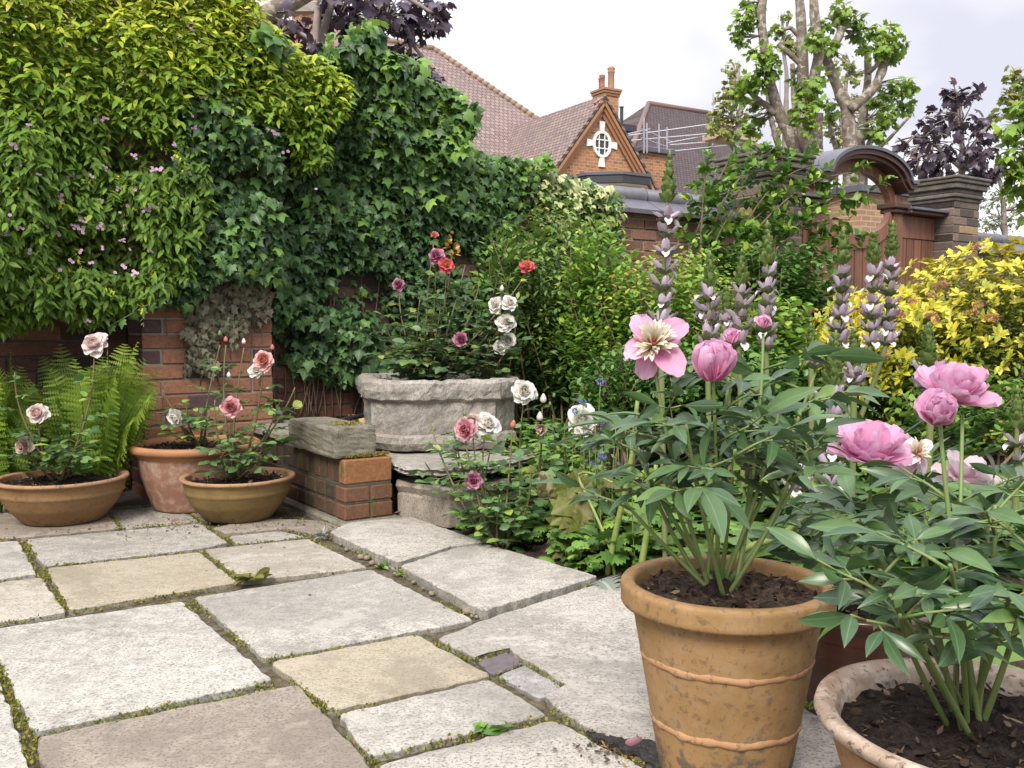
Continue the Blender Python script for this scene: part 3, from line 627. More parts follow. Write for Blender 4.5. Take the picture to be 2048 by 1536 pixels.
# ================================================================== LOW RETAINING WALL, STONE BLOCK, PLANTER
lw = thing('low_brick_wall', 'mossy low retaining wall of worn bricks ending in a bright orange brick', 'wall', G(720, 1050))
cs, cv_ = sv(G(690, 1051)); TW = .2775
def lwb(a, b, z0, z1, v0, v1, r_=None): return ((cs + a, cv_ - v1, z0), (cs + b, cv_ - v0, z1), (R.random() * .5 if r_ is None else r_, 0, .5, .5))
mb = MB()
A = lwb(0, .225, TW - .105, TW, 0, .062, 1.0); mb.box(A[0], A[1], wp, A[2], .006)
v = .068
while v < 1.25:
    A = lwb(R.normal(0, .003), .225, TW - .105, TW, v, v + .060); mb.box(A[0], A[1], wp, A[2], .005); v += .068
mb.box(*[(x) for x in lwb(.006, .22, TW - .118, TW - .1, .004, 1.24)[:2]], wp, (.5, 1, .5, .5))
v = 0
for (z0, z1, off) in ((TW - .118 - .066, TW - .118, 0), (TW - .118 - .066 - .075, TW - .118 - .075, .05)):
    v = -off * 0
    for a, b in ((.0, .118), (.124, .228)): A = lwb(a, b, z0, z1, 0, .1, .62); mb.box(A[0], A[1], wp, A[2], .006)
    v = .108
    while v < 1.25: A = lwb(0, .225, z0, z1, v, v + .10); mb.box(A[0], A[1], wp, A[2], .006); v += .108
    mb.box(*[(x) for x in lwb(.006, .22, z0 - .012, z1 + .002, .005, 1.24)[:2]], wp, (.5, 1, .5, .5))
mb.build('brickwork', M_BRICK_LOW, lw)
A = lwb(-.03, .26, -.05, TW - .118 - .066 - .078, -.035, 1.25); MB().box(A[0], A[1], wp, (.2, 0, .5, .5), .012).build('footing', M_BLOCK, lw)
A = lwb(-.02, .24, TW + .004, TW + .055, .70, 1.27); MB().box(A[0], A[1], wp, (.6, 0, .5, .5), .014).build('coping_stone', stone_mat('mossy_flag', (.20, .18, .14), (.36, .33, .29), (.05, .06, .02), 1.5, .5, spots=False), lw)
# stone block
def rough_box(a, b, fr, name, mat, par=None, n=9, amp=.004, tint=(.5, 0, .5, .5)):
    """a box with weathered, uneven faces and worn arrises"""
    mb = MB(); a = np.array(a, float); b = np.array(b, float); c = (a + b) / 2; h = np.abs(b - a) / 2; V = {}; idx = []; F_ = []
    def vid(p):
        key = tuple(np.round(p, 5))
        if key not in V: V[key] = len(idx); idx.append(p)
        return V[key]
    for ax in range(3):
        o1, o2 = [q_ for q_ in range(3) if q_ != ax]
        for sg in (-1, 1):
            for i in range(n):
                for j in range(n):
                    q_ = []
                    for di, dj in ((0, 0), (1, 0), (1, 1), (0, 1)):
                        p = np.zeros(3); p[ax] = sg; p[o1] = -1 + 2 * (i + di) / n; p[o2] = -1 + 2 * (j + dj) / n; q_.append(vid(p))
                    if (sg > 0) == (ax == 1): q_ = q_[::-1]
                    F_.append(tuple(q_))
    P = np.array(idx); Q = c + P * h; e = (np.sort(np.abs(P), axis=1)[:, 1] > .99)[:, None]; e3 = (np.min(np.abs(P), axis=1) > .99)[:, None]
    Q = Q - P * (e * .0035 + e3 * .003); Q += np.stack([pnoise(P[:, 1] * 3 + P[:, 0], P[:, 2] * 3, 3, 31 + q_) for q_ in range(3)], 1) * amp + R.normal(0, amp * .22, Q.shape)
    return mkmesh(name, [fr(*p) for p in Q], F_, mat, par, False, np.tile(tint, (len(Q), 1)))
A = lwb(-.035, .165, TW + .004, TW + .135, .025, .56)
o = rough_box(A[0], A[1], wp, 'stone_block', M_BLOCK, None, 12, .0028); props(o, 'mossy grey stone block lying on the low brick wall beside the stone planter', 'stone block')
# moss cushion and litter on the brick behind
ms = Lf()
for _ in range(700):
    a = R.random(); p = wp(cs + .02 + a * .2, cv_ - .015 - R.random() * .04, TW + .003 + R.random() * .012); ms.add(p, rnd(1, .6) + [0, 0, 1], rnd(1), .008 + .006 * R.random(), 1.5)
for _ in range(260):
    p = wp(cs + R.normal(.06, .03), cv_ - .12 - R.normal(0, .03), TW + .136 + R.random() * .012); ms.add(p, rnd(1, .6) + [0, 0, 1], rnd(1), .009, 1.5)
o = ms.build(T_DIA, 'moss_cushion', leaf_mat('moss_yellow', [(0, (.05, .05, .012)), (.5, (.13, .12, .03)), (1, (.22, .18, .06))], .8, .2)); props(o, 'yellow green moss cushion on the low wall in front of the stone block', 'moss')
# planter standing on flat stones
PC = W(873, 755, 4.72); PCx, PCy = PC[0], PC[1]; ZT = .85 - (752 - 650) / F * 4.72 + .0; ZB = .245
pt = thing('stone_planter', 'big octagonal weathered stone planter on flat stones by the ivy wall', 'planter', (PCx, PCy, ZB))
PRr = .385; a0 = math.atan2(-PCy, -PCx)
AF = a0 + rad(9)
def octr(t):                                             # a square with cut corners; 1 = the flat of a long side
    r_ = 9.
    for k in range(4): 
        c_ = math.cos(t - AF - k * math.pi / 2); r_ = min(r_, 1 / c_ if c_ > .05 else 9); c_ = math.cos(t - AF - math.pi / 4 - k * math.pi / 2); r_ = min(r_, 1.16 / c_ if c_ > .05 else 9)
    return r_
def stone_lathe(prof, name, mat, par, n=240, amp=.004):
    mb = MB(); mb.lathe(prof, (PCx, PCy, 0), n, octr, jit=.0)
    V = mb.v[0]; th = np.arctan2(V[:, 1] - PCy, V[:, 0] - PCx); d = pnoise(th * 6, V[:, 2] * 14, 3, 9) * amp + pnoise(th * 15 + V[:, 2] * 37, V[:, 2] * 45 - th * 11, 2.2, 19) * amp * .4 + R.normal(0, amp * .16, len(V))
    cut = 0 * th
    r_ = np.stack([np.cos(th), np.sin(th), np.zeros_like(th)], 1); mb.v[0] = V + r_ * (d - cut)[:, None]; mb.v[0][:, 2] += pnoise(th * 9, V[:, 2] * 5, 2, 4) * amp * .8
    return mb.build(name, mat, par, False)
def dens(p, st=.012):
    o_ = [p[0]]
    for a, b in zip(p[:-1], p[1:]):
        n = max(1, int(math.hypot(b[0] - a[0], b[1] - a[1]) / st)); o_ += [(a[0] + (b[0] - a[0]) * i / n, a[1] + (b[1] - a[1]) * i / n) for i in range(1, n + 1)]
    return o_
q_ = PRr * 1.005
stone_lathe(dens([(q_ * .93, ZT - .105), (q_ * .985, ZT - .09), (q_ * 1.0, ZT - .05), (q_ * .99, ZT - .015), (q_ * .96, ZT), (q_ * .80, ZT - .002), (q_ * .78, ZT - .02), (q_ * .77, ZT - .14)]), 'rim', M_PLANTER, pt, amp=.006)
stone_lathe(dens([(q_ * .90, ZB + .085), (q_ * .915, ZB + .15), (q_ * .92, ZT - .106)]), 'bowl', M_PLANTER, pt)
stone_lathe(dens([(q_ * .80, ZB), (q_ * .90, ZB + .012), (q_ * .95, ZB + .045), (q_ * .94, ZB + .075), (q_ * .905, ZB + .086)]), 'base_moulding', M_PLANTER, pt, amp=.005)
MB().lathe([(0, ZT - .06), (q_ * .4, ZT - .05), (q_ * .785, ZT - .055)], (PCx, PCy, 0), 40, octr, jit=.004, cap=False).build('soil', M_SOILD, pt, True)
def flat_stone(px, z, th_, label, mat):
    RG = ((.93, th_), (.985, th_ * .7), (.96, th_ * .45), (1, th_ * .2), (.985, 0)) if th_ < .1 else ((.97, th_), (.975, .06), (.96, .05), (1, .02), (.985, 0))
    P = [G(a, b, z) for a, b in px]; P = [p_[:2] for p_ in P]; c = np.mean(P, 0); e = []
    for j in range(len(P)):
        a, b = np.array(P[j]), np.array(P[(j + 1) % len(P)]); n = max(2, int(np.linalg.norm(b - a) / .025))
        e += [a + (b - a) * m_ / n + R.normal(0, .004, 2) for m_ in range(n)]
    e = np.array(e); 
    if sum(e[j][0] * e[(j + 1) % len(e)][1] - e[(j + 1) % len(e)][0] * e[j][1] for j in range(len(e))) < 0: e = e[::-1]
    n = len(e); V = np.concatenate([np.c_[c + (e - c) * sc, np.full(n, z - d) + R.normal(0, .002, n)] for sc, d in RG])
    f = [(i * n + j, i * n + (j + 1) % n, (i + 1) * n + (j + 1) % n, (i + 1) * n + j) for i in range(4) for j in range(n)] + [tuple(range(4 * n, 5 * n))]
    o = mkmesh('flat_stone', V, f, mat, None, False, np.tile([R.random(), 0, .5, .5], (len(V), 1))); return props(o, label, 'flat stone', 'flat stones under the planter')
flat_stone([(742, 903), (800, 934), (870, 938), (985, 932), (1110, 900), (1050, 866), (760, 866)], .243, .04, 'broad grey flat stone directly beneath the octagonal planter', M_STONE)
flat_stone([(790, 962), (900, 978), (1010, 968), (1080, 935), (1000, 900), (820, 905)], .165, .17, 'lower rough flat stone stepping out in front below the planter', M_STONEB)
# ================================================================== HOSE
o = MB().tube(poly3([W(528, 866, 4.55), W(600, 860, 4.72), W(660, 845, 4.8), W(730, 830, 4.95), W(800, 822, 5.1)], 24), .013, 8).build('irrigation_pipe', M_RUBBER, None, True); props(o, 'thin black irrigation pipe running along the foot of the ivy wall', 'pipe')
o = MB().box((PR + .0, -.03, .27), (PR + .055, .005, .385), wp, ch=.004).build('junction_box', M_RUBBER); props(o, 'small black box at the right foot of the brick pillar', 'box')
# ================================================================== HOUSES BEYOND THE WALL
E1 = np.array([.85, .5268, 0]); E2 = np.array([-.5268, .85, 0])
def hp(a, b, z): return E1 * a + E2 * b + Zv * z
def solid(name, mat, par, P, f, smooth=False): return mkmesh(name, [hp(*p) for p in P], f, mat, par, smooth)
def hbox(name, mat, par, a, b, ch=0): return MB().box(a, b, hp, ch=ch).build(name, mat, par)
ha = thing('gabled_house', 'brick house with warm tiled roofs, steep gable and round white window', 'house', hp(16.5, 25, 0))
Ar, Br, Zr = 15.05, 29.5, 10.48; D = 6.4
f0 = (Ar + D, Br - D, Zr - D); rb_ = [(0, Br, Zr), (Ar, Br, Zr), f0, (0, Br - D, Zr - D), (Ar + D, Br + D, Zr - D), (0, Br + D, Zr - D)]
solid('main_roof', M_ROOF1, ha, rb_, [(0, 3, 2, 1), (1, 2, 4), (0, 1, 4, 5)])
rdg = MB(); 
for i in range(46):
    p0, p1 = hp(Ar + D * i / 46, Br - D * i / 46, Zr - D * i / 46), hp(Ar + D * (i + .97) / 46, Br - D * (i + .97) / 46, Zr - D * (i + .97) / 46); rdg.tube([p0, p1], [.10, .125], 8)
for i in range(34): rdg.tube([hp(Ar - i * .45, Br, Zr), hp(Ar - (i + .97) * .45, Br, Zr)], [.12, .12], 8)
rdg.build('hip_tiles', plain('hip_clay', (.25, .17, .12), .85, .4, 4), ha, True)
hbox('main_wall', M_HBRICK, ha, (0, Br - D + .4, 0), (Ar + D - .4, Br + D - .4, Zr - D + .05))
GA, GB, GZ = 16.36, 21.56, 7.30; SL_ = 1.26; dn = 4.3
gw = dn / SL_; flare = .5
def wing(side):
    P = []; 
    for (d, z) in ((0, 0), (1.2, 1.2 * SL_), (2.4, 2.4 * SL_), (3.2, 3.0 * SL_), (4.2, 3.55 * SL_)):
        for b in (GB - .22, 28.2): P.append((GA + side * d, b, GZ + .09 - z))
    k = len(P); P += [(a, b, z - .11) for a, b, z in P]
    f = [(2 * i, 2 * i + 1, 2 * i + 3, 2 * i + 2) for i in range(4)] + [(k + 2 * i, k + 2 * i + 2, k + 2 * i + 3, k + 2 * i + 1) for i in range(4)] + [(2 * i, 2 * i + 2, k + 2 * i + 2, k + 2 * i) for i in range(4)] + [(8, 9, k + 9, k + 8)]
    if side > 0: f = [q_[::-1] for q_ in f]
    solid('wing_roof', M_ROOF2, ha, P, f)
    bb = MB()
    for (w0, w1, v0, v1) in ((.115, .20, .20, .02), (.20, .28, .14, .02), (.28, .37, .08, .02)):
        pts = []
        for (d, z) in ((.02, 0), (1.2, 1.2 * SL_ - .02), (2.4, 2.4 * SL_ - .02), (3.2, 3.0 * SL_), (4.2, 3.55 * SL_)): pts.append((GA + side * d, GZ + .09 - z))
        for (a0_, z0), (a1, z1) in zip(pts[:-1], pts[1:]):
            dx, dz = a1 - a0_, z1 - z0; l = math.hypot(dx, dz); nx, nz = -abs(dz) / l * side, -abs(dx) / l
            Q = [(a0_ + nx * w0, z0 + nz * w0), (a1 + nx * w0, z1 + nz * w0), (a1 + nx * w1, z1 + nz * w1), (a0_ + nx * w1, z0 + nz * w1)]
            V = [hp(a, GB - v0, z) for a, z in Q] + [hp(a, GB + .02, z) for a, z in Q]
            f = [(0, 1, 2, 3), (7, 6, 5, 4), (0, 4, 5, 1), (1, 5, 6, 2), (2, 6, 7, 3), (3, 7, 4, 0)]
            bb.add(V, f if side < 0 else [q_[::-1] for q_ in f])
    bb.build('verge_cornice', M_ORANGE, ha)
    de = MB()
    for i in range(24):
        d = .16 + i * .13
        if d < 2.95:
            a_, z_ = GA + side * d, GZ - .33 - d * SL_; de.box((a_ - .035, GB - .06, z_ - .06), (a_ + .035, GB - .004, z_ + .01), hp)
    de.build('dentil_molding', plain('dentil_brick', (.26, .11, .06), .8), ha)  # dentils in one brick tone, darker than the cornice
wing(-1); wing(1)
P = [(GA, GB, GZ - .02), (GA - 2.4, GB, GZ - .02 - 2.4 * SL_), (GA - 3.5, GB, 3.6), (GA - 3.5, GB, 0), (GA + 3.5, GB, 0), (GA + 3.5, GB, 3.6), (GA + 2.4, GB, GZ - .02 - 2.4 * SL_)]
k = len(P); P += [(a, b + 5.5, z) for a, b, z in P]
solid('gable_wall', M_HBRICK, ha, P, [tuple(range(k)), tuple(reversed(range(k, 2 * k)))] + [(k + i, k + (i + 1) % k, (i + 1) % k, i) for i in range(k)])
# round window
wx, wz, rx, rz = GA + .02, GZ - 1.27, .26, .315
def oval(name, mat, par, r0, r1, b0, b1, n=36):
    th = np.arange(n) * 2 * math.pi / n; V = [hp(wx + (rx + r_) * math.cos(t_), b_, wz + (rz + r_) * math.sin(t_)) for (r_, b_) in ((r0, b0), (r1, b0), (r1, b1), (r0, b1)) for t_ in th]
    return mkmesh(name, V, [(i * n + j, i * n + (j + 1) % n, ((i + 1) % 4) * n + (j + 1) % n, ((i + 1) % 4) * n + j) for i in range(4) for j in range(n)], mat, par)
win = mkmesh('round_window', [hp(wx + rx * math.cos(t_), GB - .012, wz + rz * math.sin(t_)) for t_ in np.linspace(0, 2 * math.pi, 36, endpoint=False)], [tuple(range(35, -1, -1))], M_GLASS, ha)
oval('window_frame', M_WHITE, win, -.01, .07, GB - .06, GB + .01)
gb = MB()
for d in (-.1, .1):
    hh = rz * math.sqrt(1 - (d / rx) ** 2); gb.box((wx + d - .014, GB - .04, wz - hh), (wx + d + .014, GB - .016, wz + hh), hp)
    dz_ = d * 1.2; hh = rx * math.sqrt(1 - (dz_ / rz) ** 2); gb.box((wx - hh, GB - .042, wz + dz_ - .014), (wx + hh, GB - .018, wz + dz_ + .014), hp)
gb.build('glazing_bars', M_WHITE, win)
for (dx, dz_) in ((0, 1), (0, -1), (1, 0), (-1, 0)):
    if dx: P2 = [(wx + dx * (rx + .072), wz - .075), (wx + dx * (rx + .072), wz + .075), (wx + dx * (rx + .28), wz + .11), (wx + dx * (rx + .28), wz - .11)]
    else: P2 = [(wx - .07, wz + dz_ * (rz + .072)), (wx + .07, wz + dz_ * (rz + .072)), (wx + .105, wz + dz_ * (rz + .33)), (wx - .105, wz + dz_ * (rz + .33))]
    V = [hp(a, GB - .05, z) for a, z in P2] + [hp(a, GB + .01, z) for a, z in P2]
    mkmesh('keystone', V, [(0, 1, 2, 3), (7, 6, 5, 4), (0, 4, 5, 1), (1, 5, 6, 2), (2, 6, 7, 3), (3, 7, 4, 0)], M_WHITE, win)
# chimney with pots
ca, cb = GA + 2.2, GB + 2.6; czt = 8.36
ch_ = hbox('chimney', M_HBRICK, ha, (ca - .3, cb - .3, 3), (ca + .26, cb + .3, czt - .22), .01)
cc = MB()
for (z0, z1, d) in ((-.22, -.14, .03), (-.14, -.06, .06), (-.06, .02, .085)): cc.box((ca - .3 - d, cb - .3 - d, czt + z0), (ca + .26 + d, cb + .3 + d, czt + z1 - .002), hp, ch=.01)
cc.build('chimney_cap', plain('chimney_cap_brick', (.30, .155, .085), .8, .4, 14), ch_)
for (da, db, hh, r_) in ((-.26, -.1, .44, .085), (-.1, .16, .42, .085), (.1, -.1, .74, .105)):
    c_ = hp(ca + da, cb + db, czt + .02); pr = [(r_ * 1.15, 0), (r_, .08), (r_ * .95, hh * .72), (r_ * 1.15, hh * .76), (r_ * 1.15, hh * .8), (r_ * .9, hh * .84), (r_ * 1.25, hh * .9), (r_ * 1.1, hh * .95), (r_ * .8, hh)]
    MB().lathe(pr, c_, 16).build('chimney_pot', plain('pot_clay', (.30, .13, .085), .8, .3, 15) if da < 0 else plain('pot_clay_pale', (.32, .18, .12), .8, .3, 15), ch_, True)
# canopy of the bay in front of the gable
cc_ = W(1218, 372, 23.3); t8 = [(cc_[0] + 1.12 * math.cos(a + .2) * 1.0, cc_[1] + 1.0 * math.sin(a + .2)) for a in np.arange(8) * math.pi / 4]
MB().prism(t8, cc_[2] - .05, cc_[2] + .13).build('bay_fascia', M_BLACKP, ha)
MB().prism([(cc_[0] + (x - cc_[0]) * .93, cc_[1] + (y - cc_[1]) * .93) for x, y in t8], cc_[2] - .09, cc_[2] - .054).build('bay_soffit', M_CREAM, ha)
MB().prism([(cc_[0] + (x - cc_[0]) * 1.03, cc_[1] + (y - cc_[1]) * 1.03) for x, y in t8], cc_[2] + .134, cc_[2] + .20).build('bay_roof', M_LEAD, ha)
MB().prism([(cc_[0] + (x - cc_[0]) * .72, cc_[1] + (y - cc_[1]) * .72) for x, y in t8], 0, cc_[2] - .092).build('bay_wall', M_CREAM, ha)
ae = MB(); p = hp(Ar + 3.7, Br - 2.5, Zr - 3.6); ae.tube([p, p + [0, 0, .95]], .018, 5)
for z_, l in ((.55, .35), (.7, .28)):
    ae.tube([p + [-l, 0, z_], p + [l, .1, z_ + .03]], .012, 4)
    for d in np.linspace(-l, l, 6): ae.tube([p + [d, -.12, z_], p + [d, .12, z_ + .02]], .008, 4)
ae.build('aerial', M_STEEL, ha)
# dark roofed house
hb = thing('dark_roofed_house', 'house with dark brown hipped tile roof behind the scaffolding', 'house', hp(28, 34, 0))
ba, bb_, bz = 27.4, 32.6, 10.75; rl = 3.6
P = [(ba, bb_, bz), (ba + rl, bb_, bz), (ba - 7.5, bb_ - 6.6, 4.4), (ba + rl + 5.5, bb_ - 6.6, 4.4), (ba + rl + 5.5, bb_ + 6.6, 4.4), (ba - 7.5, bb_ + 6.6, 4.4)]
solid('roof', M_ROOF3, hb, P, [(0, 2, 3, 1), (1, 3, 4), (0, 1, 4, 5), (0, 5, 2)])
r3 = MB(); r3.tube([hp(*P[0]), hp(*P[2])], .12, 8); r3.tube([hp(*P[0]), hp(*P[1])], .13, 8); r3.tube([hp(*P[1]), hp(*P[3])], .12, 8); r3.build('hip_tiles', plain('dark_hip', (.16, .10, .085), .8), hb, True)
hbox('wall', M_HBRICK2, hb, (ba - 7, bb_ - 6.2, 0), (ba + rl + 5, bb_ + 6.2, 4.35))
dc = W(1312, 345, 31.5); dca, dcb = dc @ E1, dc @ E2
dm = hbox('dormer', M_HBRICK, hb, (dca - .62, dcb, 3.5), (dca + .62, dcb + 3, dc[2] + .62)); hbox('dormer_roof', M_LEAD, dm, (dca - .76, dcb - .15, dc[2] + .625), (dca + .76, dcb + 3.1, dc[2] + .80), .02)
fl = W(1238, 246, 37); hbox('flat_roof', M_BLACKP, hb, (fl @ E1 - .9, fl @ E2, fl[2] - .25), (fl @ E1 + .9, fl @ E2 + 2, fl[2])); MB().tube([fl + [.1, 0, 0], fl + [.1, 0, .6], fl + [.1, 0, .62]], [.07, .07, .12], 8).build('vent_pipe', M_BLACKP, hb)
# scaffolding
sc_ = thing('scaffolding', 'silver scaffolding poles and planks in front of the dark tiled roof', 'scaffolding', W(1400, 330, 30) * [1, 1, 0])
def pole(a, b, Ya, Yb, r_=.022): MB().tube([W(*a, Ya), W(*b, Yb)], r_, 6).build('pole', M_STEEL, sc_)
for x_, y0, y1 in ((1288, 235, 306), (1294, 246, 306), (1318, 248, 305), (1334, 254, 300), (1426, 187, 300), (1465, 200, 290), (1560, 120, 290), (1604, 170, 300)): pole((x_, y0), (x_, y1), 30, 30)
for a, b in (((1250, 272), (1480, 240)), ((1255, 282), (1476, 262)), ((1283, 258), (1345, 285)), ((1255, 268), (1300, 258)), ((1283, 276), (1335, 294)), ((1335, 286), (1420, 270)), ((1340, 290), (1500, 278)), ((1350, 302), (1480, 288)), ((1420, 255), (1500, 235)), ((1425, 272), (1520, 250)), ((1560, 215), (1640, 240))): pole(a, b, 30, 30.6)
p = W(1448, 278, 29.5); MB().box((p @ E1 - .55, p @ E2 - .5, p[2] - .07), (p @ E1 + 1.0, p @ E2 + .4, p[2] + .09), hp, ch=.01).build('plank', M_PLANKW, sc_)
# brick building seen through the gate opening, and the house behind the copper maple
hc = thing('brick_building', 'yellowish brick building seen through the round gate opening', 'building', hp(21, 12, 0))
p = W(1728, 420, 14.5); a_, b_ = p @ E1, p @ E2; hbox('wall', M_HBRICK2, hc, (a_ - .1, b_, 0), (a_ + 1.6, b_ + 3, 2.9)); hbox('roof', M_LEAD, hc, (a_ - .2, b_ - .1, 2.905), (a_ + 1.7, b_ + 3.1, 3.0))
hd = thing('chimney_house', 'old brick house with tall banded chimney behind the purple maple branches', 'house', W(560, 60, 15) * [1, 1, 0])
p = W(617, 60, 14.5); MBx = MB().box((p[0] - .24, p[1], 2.5), (p[0] + .26, p[1] + .7, 6.9)); c_ = MBx.build('chimney', M_HBRICK, hd)
for z_ in (4.95, 5.62, 6.3): MB().box((p[0] - .30, p[1] - .06, z_), (p[0] + .32, p[1] + .76, z_ + .16), ch=.01).build('stone_band', M_PLANTER, c_)
q0 = W(460, 105, 15.5); rf_ = [(q0[0] - 3, q0[1], 4.2), (p[0] + 1.6, q0[1], 4.2), (p[0] + .2, q0[1] + 1.9, 6.3), (q0[0] - 3, q0[1] + 1.9, 6.3), (q0[0] - 3, q0[1] + 4, 4.2), (p[0] + 1.6, q0[1] + 4, 4.2)]
mkmesh('roof', rf_, [(0, 1, 2, 3), (3, 2, 5, 4), (1, 5, 2)], plain('brown_tile', (.19, .14, .12), .85, .6, 7), hd)
MB().box((q0[0] - 2.8, q0[1] + .2, 0), (p[0] + 1.4, q0[1] + 3.8, 4.25)).build('wall', M_HBRICK2, hd)
# ================================================================== POTS
def sz(x, y): return float(bed_h(np.array(x), np.array(y)))
M_MULCH = leaf_mat('mulch', [(0, (.016, .011, .009)), (.5, (.045, .03, .022)), (.8, (.10, .07, .045)), (1, (.26, .20, .13))], .9, .05, .2, lk=(1, 1, 1))
def pot(name, label, c, prof, soilz, soilr, mat, soilm, rimk=None, bands=(), bandmat=None, n=72, jit=.006, cat='plant pot', rimmat=None):
    """prof: outer wall from foot to lip then down the inside; rimk: index in prof where the rim part starts"""
    t = thing(name, label, cat, c); pr = dens(prof, .008)
    if rimk is None: MB().lathe(pr, c, n, jit=jit, cap=False).build('body', mat, t, True)
    else:
        MB().lathe(dens(prof[:rimk + 1], .008), c, n, jit=jit, cap=False).build('body', mat, t, True)
        MB().lathe(dens(prof[rimk:], .006), c, n, jit=jit, cap=False).build('rim', rimmat or mat, t, True)
    for (r_, z, th_) in bands:
        m = MB(); k = 120; a = np.arange(k) * 2 * math.pi / k; rr = th_ * (1 + .09 * np.sin(a * 17 + z * 40) + .07 * np.sin(a * 31))
        V = [(c[0] + (r_ + q_ * math.cos(b)) * math.cos(x), c[1] + (r_ + q_ * math.cos(b)) * math.sin(x), c[2] + z + q_ * 1.15 * math.sin(b) + .0015 * math.sin(x * 9)) for x, q_ in zip(a, rr) for b in np.linspace(-1.9, 1.9, 8)]
        m.add(V, [(i * 8 + j, ((i + 1) % k) * 8 + j, ((i + 1) % k) * 8 + j + 1, i * 8 + j + 1) for i in range(k) for j in range(7)]); m.build('band', bandmat or mat, t, True)
    m = MB(); prs = [(soilr * i / 14, soilz) for i in range(15)]; m.lathe(prs, c, 60, cap=False); V = m.v[0]; V[:, 2] += .006 * pnoise(V[:, 0] * 30, V[:, 1] * 30, 2, 3) + R.normal(0, .0025, len(V)) + .010 * np.exp(-((V[:, 0] - c[0]) ** 2 + (V[:, 1] - c[1]) ** 2) / .004)
    m.build('soil', soilm, t, True); n = int(soilr * 2600); a = R.random(n) * 6.283; q_ = soilr * .97 * np.sqrt(R.random(n)); P = np.stack([c[0] + q_ * np.cos(a), c[1] + q_ * np.sin(a), np.full(n, c[2] + soilz + .007)], 1)
    g_ = np.exp(-((P[:, 0] - c[0]) ** 2 + (P[:, 1] - c[1]) ** 2) / .004); P[:, 2] += .010 * g_
    mu = Lf().add(P, rnd(n) * [1, 1, .25], UPV + rnd(n, .5), .006 + .020 * R.random(n) ** 2, .7 + R.random(n), .3, R.random(n) ** 1.6).build(T_LANCE, 'mulch', M_MULCH, t); mu['kind'] = 'stuff'; return t
YPOT = 1.72; P1 = W(1453, 1160, YPOT); C1_ = np.array([P1[0], P1[1], 0.0]); hz = P1[2]
zb1, zb2 = W(1283, 1300, YPOT)[2], W(1303, 1427, YPOT)[2]; ZSOIL1 = hz - .028
M_CLAY = clay_mat('buff_terracotta', (.235, .14, .055), (.30, .18, .08), (.05, .035, .025), .45, (-.02, .17), .10)
M_CLAYB = clay_mat('pink_terracotta_band', (.32, .175, .085), (.38, .22, .12), (.07, .05, .035), .5, (-.02, .14))
pot('terracotta_pot', 'tall buff terracotta pot with two raised bands holding pink peonies', C1_, [(.0, .0), (.119, .0), (.121, .006), (.1745, hz - .047), (.1775, hz - .044), (.1955, hz - .042), (.1985, hz - .036), (.1985, hz - .005), (.195, hz), (.176, hz), (.172, hz - .006), (.166, hz - .08)], ZSOIL1, .171, M_CLAY, M_SOILP, 4, [(.1545, zb1, .0075), (.1345, zb2, .0075)], M_CLAYB, 96)
def bowl_prof(Rr, h, base=.55, lip=.012): return [(0, 0), (Rr * base, 0), (Rr * (base + .05), .006), (Rr * .80, h * .36), (Rr * .90, h * .62), (Rr * .925, h * .66), (Rr * .915, h * .70), (Rr * .94, h * .86), (Rr * .955, h * .90), (Rr, h * .93), (Rr * 1.005, h * .965), (Rr * .985, h), (Rr * .90, h * .985), (Rr * .86, h * .70)]
M_OCHRE = clay_mat('ochre_terracotta', (.185, .105, .045), (.245, .145, .068), (.09, .065, .025), .5, (-.05, .08)); M_OCHRE2 = clay_mat('olive_terracotta', (.145, .095, .036), (.205, .135, .052), (.085, .07, .025), .5, (-.05, .08))
M_OCHRER = clay_mat('weathered_rim', (.26, .145, .075), (.34, .20, .11), (.06, .04, .03), .6)
BL = W(125, 958, 4.0); BLc = np.array([BL[0], BL[1], 0]); BM = W(476, 957, 4.05); BMc = np.array([BM[0], BM[1], 0]); BGp = W(392, 886, 4.33); BGc = np.array([BGp[0], BGp[1], 0])
pot('terracotta_bowl', 'wide shallow ochre terracotta bowl standing in front of the fern', BLc, bowl_prof(.272, .195), .165, .245, M_OCHRE, M_SOILD, 8, rimmat=M_OCHRER)
pot('terracotta_bowl', 'smaller olive brown terracotta bowl beside the low brick wall', BMc, bowl_prof(.247, .19), .160, .222, M_OCHRE2, M_SOILD, 8, rimmat=M_OCHRER)
M_REDC = clay_mat('red_terracotta', (.215, .105, .068), (.26, .14, .095), (.16, .10, .08), .35, None, .3); M_REDR = clay_mat('orange_rim', (.30, .145, .068), (.35, .18, .09), (.18, .09, .05), .3)
pot('flared_pot', 'large reddish flared terracotta pot against the brick pillar', BGc, [(0, 0), (.195, 0), (.20, .006), (.245, .15), (.262, .24), (.275, .262), (.292, .266), (.300, .278), (.300, .292), (.288, .302), (.268, .300), (.258, .285), (.25, .2)], .272, .26, M_REDC, M_SOILP, 4, rimmat=M_REDR)
DP = W(1713, 1198, 2.02); DPc = np.array([DP[0], DP[1], 0]); dh = DP[2]
pot('glazed_pot', 'dark brown glazed pot half hidden behind the tall terracotta pot', DPc, [(0, 0), (.12, 0), (.125, .006), (.152, dh - .06), (.158, dh - .03), (.168, dh - .02), (.17, dh - .005), (.165, dh), (.152, dh), (.148, dh - .03), (.145, dh - .1)], dh - .035, .148, plain('brown_glaze', (.075, .032, .022), .22, .4, 20, .1), M_SOILD, 3)
WB_ = W(1975, 1432, 1.36); WBc = np.array([WB_[0], WB_[1], 0]); wh = WB_[2]
